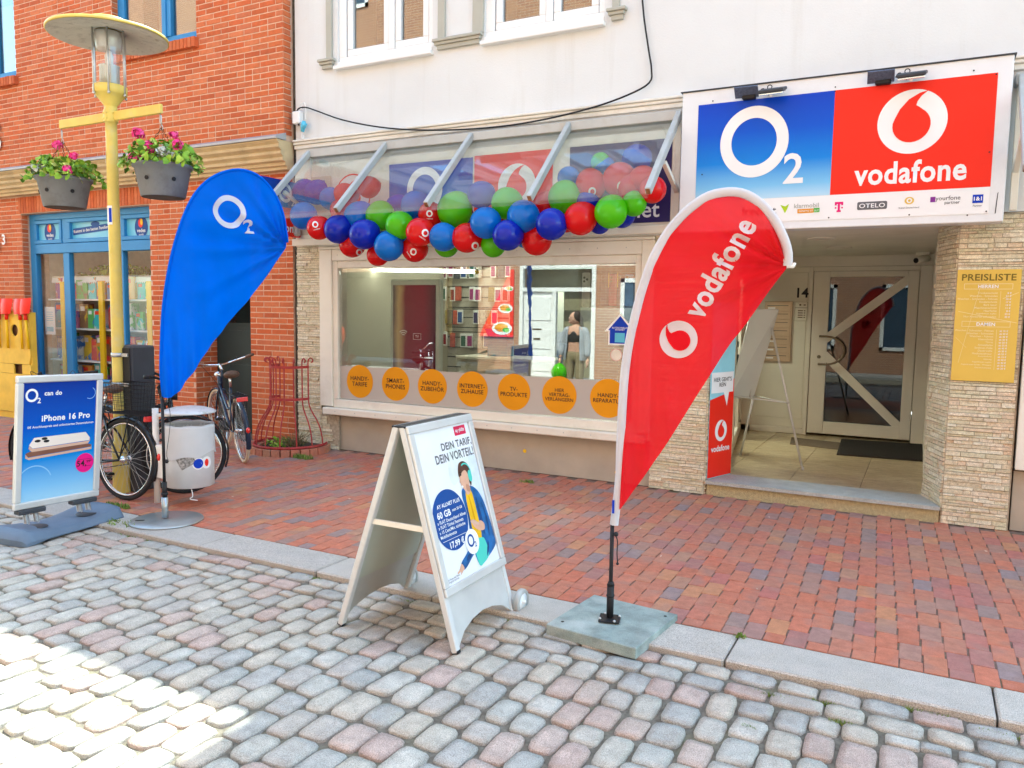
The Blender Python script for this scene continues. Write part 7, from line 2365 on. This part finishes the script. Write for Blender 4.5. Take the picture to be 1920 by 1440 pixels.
for (x0, x1, z0, z1) in ((-6.6, -5.2, .9, 2.5), (-4.2, -2.4, .7, 2.6), (-1.2, .6, .7, 2.6)) + tuple((x, x + 1.2, z, z + 1.7) for x in (-18, -15.5, -13, -10.5, -8, -5.5, -3, -.5, 2, 4.5) for z in (4.2, 7.2, 10.1)):
    m = M()
    for (a, b, c, d) in ((x0, x1, z0, z0 + .1), (x0, x1, z1 - .1, z1), (x0, x0 + .1, z0, z1), (x1 - .1, x1, z0, z1), ((x0 + x1) / 2 - .05, (x0 + x1) / 2 + .05, z0, z1)): m.box(a, b, YO + .001, YO + .04, c, d)
    w_ = m.link('window', X['upvc'], op)
    m = M(); m.box(x0 + .05, x1 - .05, YO + .003, YO + .012, z0 + .05, z1 - .05); m.link('pane', mat('opp_pane', (.05, .08, .12), .1), w_)
ch = thing('cafe_chair', 'silver metal cafe chair across the street, mirrored in the shop pane', 'chair', (-11.2, -9.6, .02))
m = M()
for (a, b) in ((-.2, -.2), (.2, -.2), (.2, .2), (-.2, .2)): m.tube([(-11.2 + a, -9.6 + b, .02), (-11.2 + a * .9, -9.6 + b * .9, .65)], .014, 6)
m.tube(smooth([(-11.0, -9.4, .65), (-10.97, -9.62, .68), (-11.0, -9.82, .80), (-11.2, -9.86, .82), (-11.4, -9.82, .80), (-11.43, -9.62, .68), (-11.4, -9.4, .65)]), .015, 6); m.link('frame', X['chrome'], ch)
m = M(); m.box(-11.4, -11.0, -9.8, -9.4, .44, .46, .005); m.link('seat', X['alu'], ch)
rc = thing('round_cushion', 'orange round sunshade cover across the street, mirrored in the left of the pane', 'cover', (-14.6, -9.8, 0))
m = M(); m.tube([(-14.6, -9.8, 0.02), (-14.6, -9.8, .7)], .03, 8); m.sphere((-14.6, -9.8, .95), .42, 20, 12, sc=(1, .5, .9)); m.link('cover', mat('orange_cloth', (.70, .10, .04), .7), rc)

# ---------------------------------------------------------------- the woman with the balloon
def skin_mesh(name, verts, edges, radii, mt, root=0, sub=2):
    me = bpy.data.meshes.new(name)
    me.from_pydata([tuple(v) for v in verts], edges, [])
    ob = bpy.data.objects.new(name, me)
    COL.objects.link(ob)
    ob.modifiers.new('skin', 'SKIN'); sm = ob.modifiers.new('sub', 'SUBSURF'); sm.levels = sub; sm.render_levels = sub
    lay_ = me.skin_vertices[0].data if me.skin_vertices else None
    for i, r_ in enumerate(radii):
        lay_[i].radius = r_ if isinstance(r_, tuple) else (r_, r_)
        lay_[i].use_root = (i == root)
    dg = bpy.context.evaluated_depsgraph_get()
    out = bpy.data.meshes.new_from_object(ob.evaluated_get(dg))
    bpy.data.objects.remove(ob)
    out.materials.clear(); out.materials.append(mt)
    for p in out.polygons: p.use_smooth = True
    return out
PX_, PY_ = -5.56, -5.80
pe = thing('person', 'person in open grey jacket and black top holding a green balloon', 'person', (PX_, PY_, ZS))
def pp(x, y, z): return V((PX_ + x, PY_ + y, ZS + z))
# she faces the shop (+y); her head turns to -x
J = [pp(0, 0, .93), pp(0, .0, 1.08), pp(0, .01, 1.25), pp(0, 0, 1.38), pp(0, .0, 1.46), pp(-.01, .01, 1.53), pp(-.02, .015, 1.60),
     pp(-.17, 0, 1.37), pp(-.235, .02, 1.10), pp(-.255, .09, .86), pp(.17, 0, 1.37), pp(.245, .01, 1.10), pp(.27, .06, .86),
     pp(-.09, 0, .88), pp(-.10, .02, .48), pp(-.10, 0, .09), pp(-.11, .11, .04), pp(.09, 0, .88), pp(.10, .02, .48), pp(.10, 0, .09), pp(.11, .11, .04)]
Ed = [(0, 1), (1, 2), (2, 3), (3, 4), (4, 5), (5, 6), (3, 7), (7, 8), (8, 9), (3, 10), (10, 11), (11, 12), (0, 13), (13, 14), (14, 15), (15, 16), (0, 17), (17, 18), (18, 19), (19, 20)]
Rd = [(.16, .12), (.145, .11), (.15, .11), (.12, .08), (.05, .05), (.06, .065), (.07, .085), .055, .042, .028, .055, .042, .028, .085, .055, .038, .035, .085, .055, .038, .035]
put('body', skin_mesh('body', J, Ed, Rd, X['skin']), pe)
# hands with fingers
for s, w0 in ((-1, pp(-.255, .09, .86)), (1, pp(.27, .06, .86))):
    vs_, es_, rs_ = [w0, w0 + V((0, .015, -.05)), w0 + V((0, .02, -.085))], [(0, 1), (1, 2)], [.025, (.03, .018), (.034, .016)]
    for f in range(4):
        o = V((0, (f - 1.5) * .018 + .02, -.10)); L = (.036, .042, .04, .032)[f]
        i = len(vs_); vs_ += [w0 + o, w0 + o + V((-s * .008, .0, -L)), w0 + o + V((-s * .026, 0, -L * 1.6))]; es_ += [(2, i), (i, i + 1), (i + 1, i + 2)]; rs_ += [.0095, .0085, .0075]
    i = len(vs_); vs_ += [w0 + V((-s * .01, .045, -.06)), w0 + V((-s * .022, .052, -.09))]; es_ += [(1, i), (i, i + 1)]; rs_ += [.010, .0085]
    put('hand', skin_mesh('hand', vs_, es_, rs_, X['skin'], 0, 1), pe)
hc = pp(-.02, .015, 1.575)
m = M(); m.sphere(hc, 1, 24, 16, sc=(.098, .078, .118)); m.sphere(hc + V((-.085, .0, -.06)), .035, 12, 8, sc=(.9, 1, .8)); m.sphere(hc + V((-.105, .0, -.005)), .018, 10, 8, sc=(1.1, .8, 1.2)); m.sphere(hc + V((.005, .078, -.01)), .022, 10, 8, sc=(1, .4, 1.4)); m.sphere(hc + V((.005, -.078, -.01)), .022, 10, 8, sc=(1, .4, 1.4)); m.link('head', X['skin'], pe)
m = M(); m.tube([hc + V((-.098, .02, -.052)), hc + V((-.106, 0, -.054)), hc + V((-.098, -.02, -.052))], .006, 6); m.link('mouth', mat('lips', (.45, .14, .12), .4), pe)
m = M()
for s in (-1, 1): m.sphere(hc + V((-.088, s * .034, .012)), .011, 8, 6)
m.link('eye', X['print_white'], pe)
m = M()
for s in (-1, 1): m.tube([hc + V((-.104, s * .034 + .024 * math.cos(a), .012 + .019 * math.sin(a))) for a in [k * .63 for k in range(10)]], .003, 5, closed=True); m.tube([hc + V((-.10, s * .06, .012)), hc + V((.0, s * .082, .012))], .0028, 5)
m.tube([hc + V((-.104, -.01, .014)), hc + V((-.104, .01, .014))], .003, 5); m.link('glasses', X['ink'], pe)
m = M(); m.sphere(hc + V((.05, 0, .035)), 1, 20, 12, sc=(.075, .084, .10)); m.sphere(hc + V((.12, .0, -.02)), .05, 14, 10, sc=(.8, .9, 1.2)); m.tube([hc + V((.12, 0, -.03)), hc + V((.14, -.01, -.12)), hc + V((.12, -.02, -.2))], [.04, .035, .015], 8); m.link('hair', X['hair'], pe)
tp_ = skin_mesh('top', [pp(0, .004, 1.10), pp(0, .012, 1.22), pp(0, .010, 1.32), pp(0, .004, 1.35)], [(0, 1), (1, 2), (2, 3)], [(.155, .122), (.162, .128), (.145, .115), (.125, .10)], X['ink'], 0, 1)
put('top', tp_, pe)
tr_m = skin_mesh('trousers', [pp(0, 0, .95), pp(0, 0, 1.05), pp(-.09, 0, .86), pp(-.10, .02, .48), pp(-.10, .0, .10), pp(.09, 0, .86), pp(.10, .02, .48), pp(.10, 0, .10)], [(0, 1), (0, 2), (2, 3), (3, 4), (0, 5), (5, 6), (6, 7)], [(.172, .135), (.160, .125), (.100, .105), .075, .062, (.100, .105), .075, .062], X['khaki'], 0, 2)
put('trousers', tr_m, pe)
for s in (-1, 1):
    m = M(); m.tube([pp(s * .10, -.06, .045), pp(s * .105, .05, .045), pp(s * .115, .15, .035), pp(s * .117, .19, .03)], [.042, .05, .042, .025], 12); m.box(PX_ + s * .108 - .04, PX_ + s * .108 + .04, PY_ - .09, PY_ + .20, ZS + .001, ZS + .022, .008); m.link('shoe', X['dark'], pe)
    slv = skin_mesh('sleeve', [pp(s * .10, 0, 1.385), pp(s * .185, 0, 1.365), pp(s * .24, .012, 1.10), pp(s * .262, .075, .885)], [(0, 1), (1, 2), (2, 3)], [.075, .078, .066, .055], X['jacket'], 0, 2)
    put('sleeve', slv, pe)
    # jacket half: a shell from the spine round to an open front edge
    m = M(); vs_ = []; nz_, na = 9, 12
    for i in range(nz_):
        f = i / (nz_ - 1); z = 1.43 - f * .60
        rx = .145 + .06 * min(1, f * 2.2) + .012 * math.sin(f * 9); ry = .105 + .045 * min(1, f * 2)
        for j in range(na + 1):
            a = R(-90 + s * (0 + 142 * j / na)) if s > 0 else R(-90 - 142 * j / na)
            fold = .006 * math.sin(j * 1.7 + i * .8)
            vs_.append(pp((rx + fold) * math.cos(a), (ry + fold) * math.sin(a), z))
    k = na + 1
    m.add(vs_, [(i * k + j, i * k + j + 1, (i + 1) * k + j + 1, (i + 1) * k + j) for i in range(nz_ - 1) for j in range(na)], True)
    m.link('jacket', X['jacket'], pe)
t = thing('balloon', 'green balloon held low by the person in the grey jacket', 'balloon', tuple(pp(-.26, .12, .60)))
t.scale = (.145,) * 3
WM[t.name] = Matrix.Translation(t.location) @ Matrix.Scale(.145, 4)
t.rotation_euler = (R(180), 0, 0)
put('skin', bm['G'], t, True); put('knot', bm['Gk'], t, True)
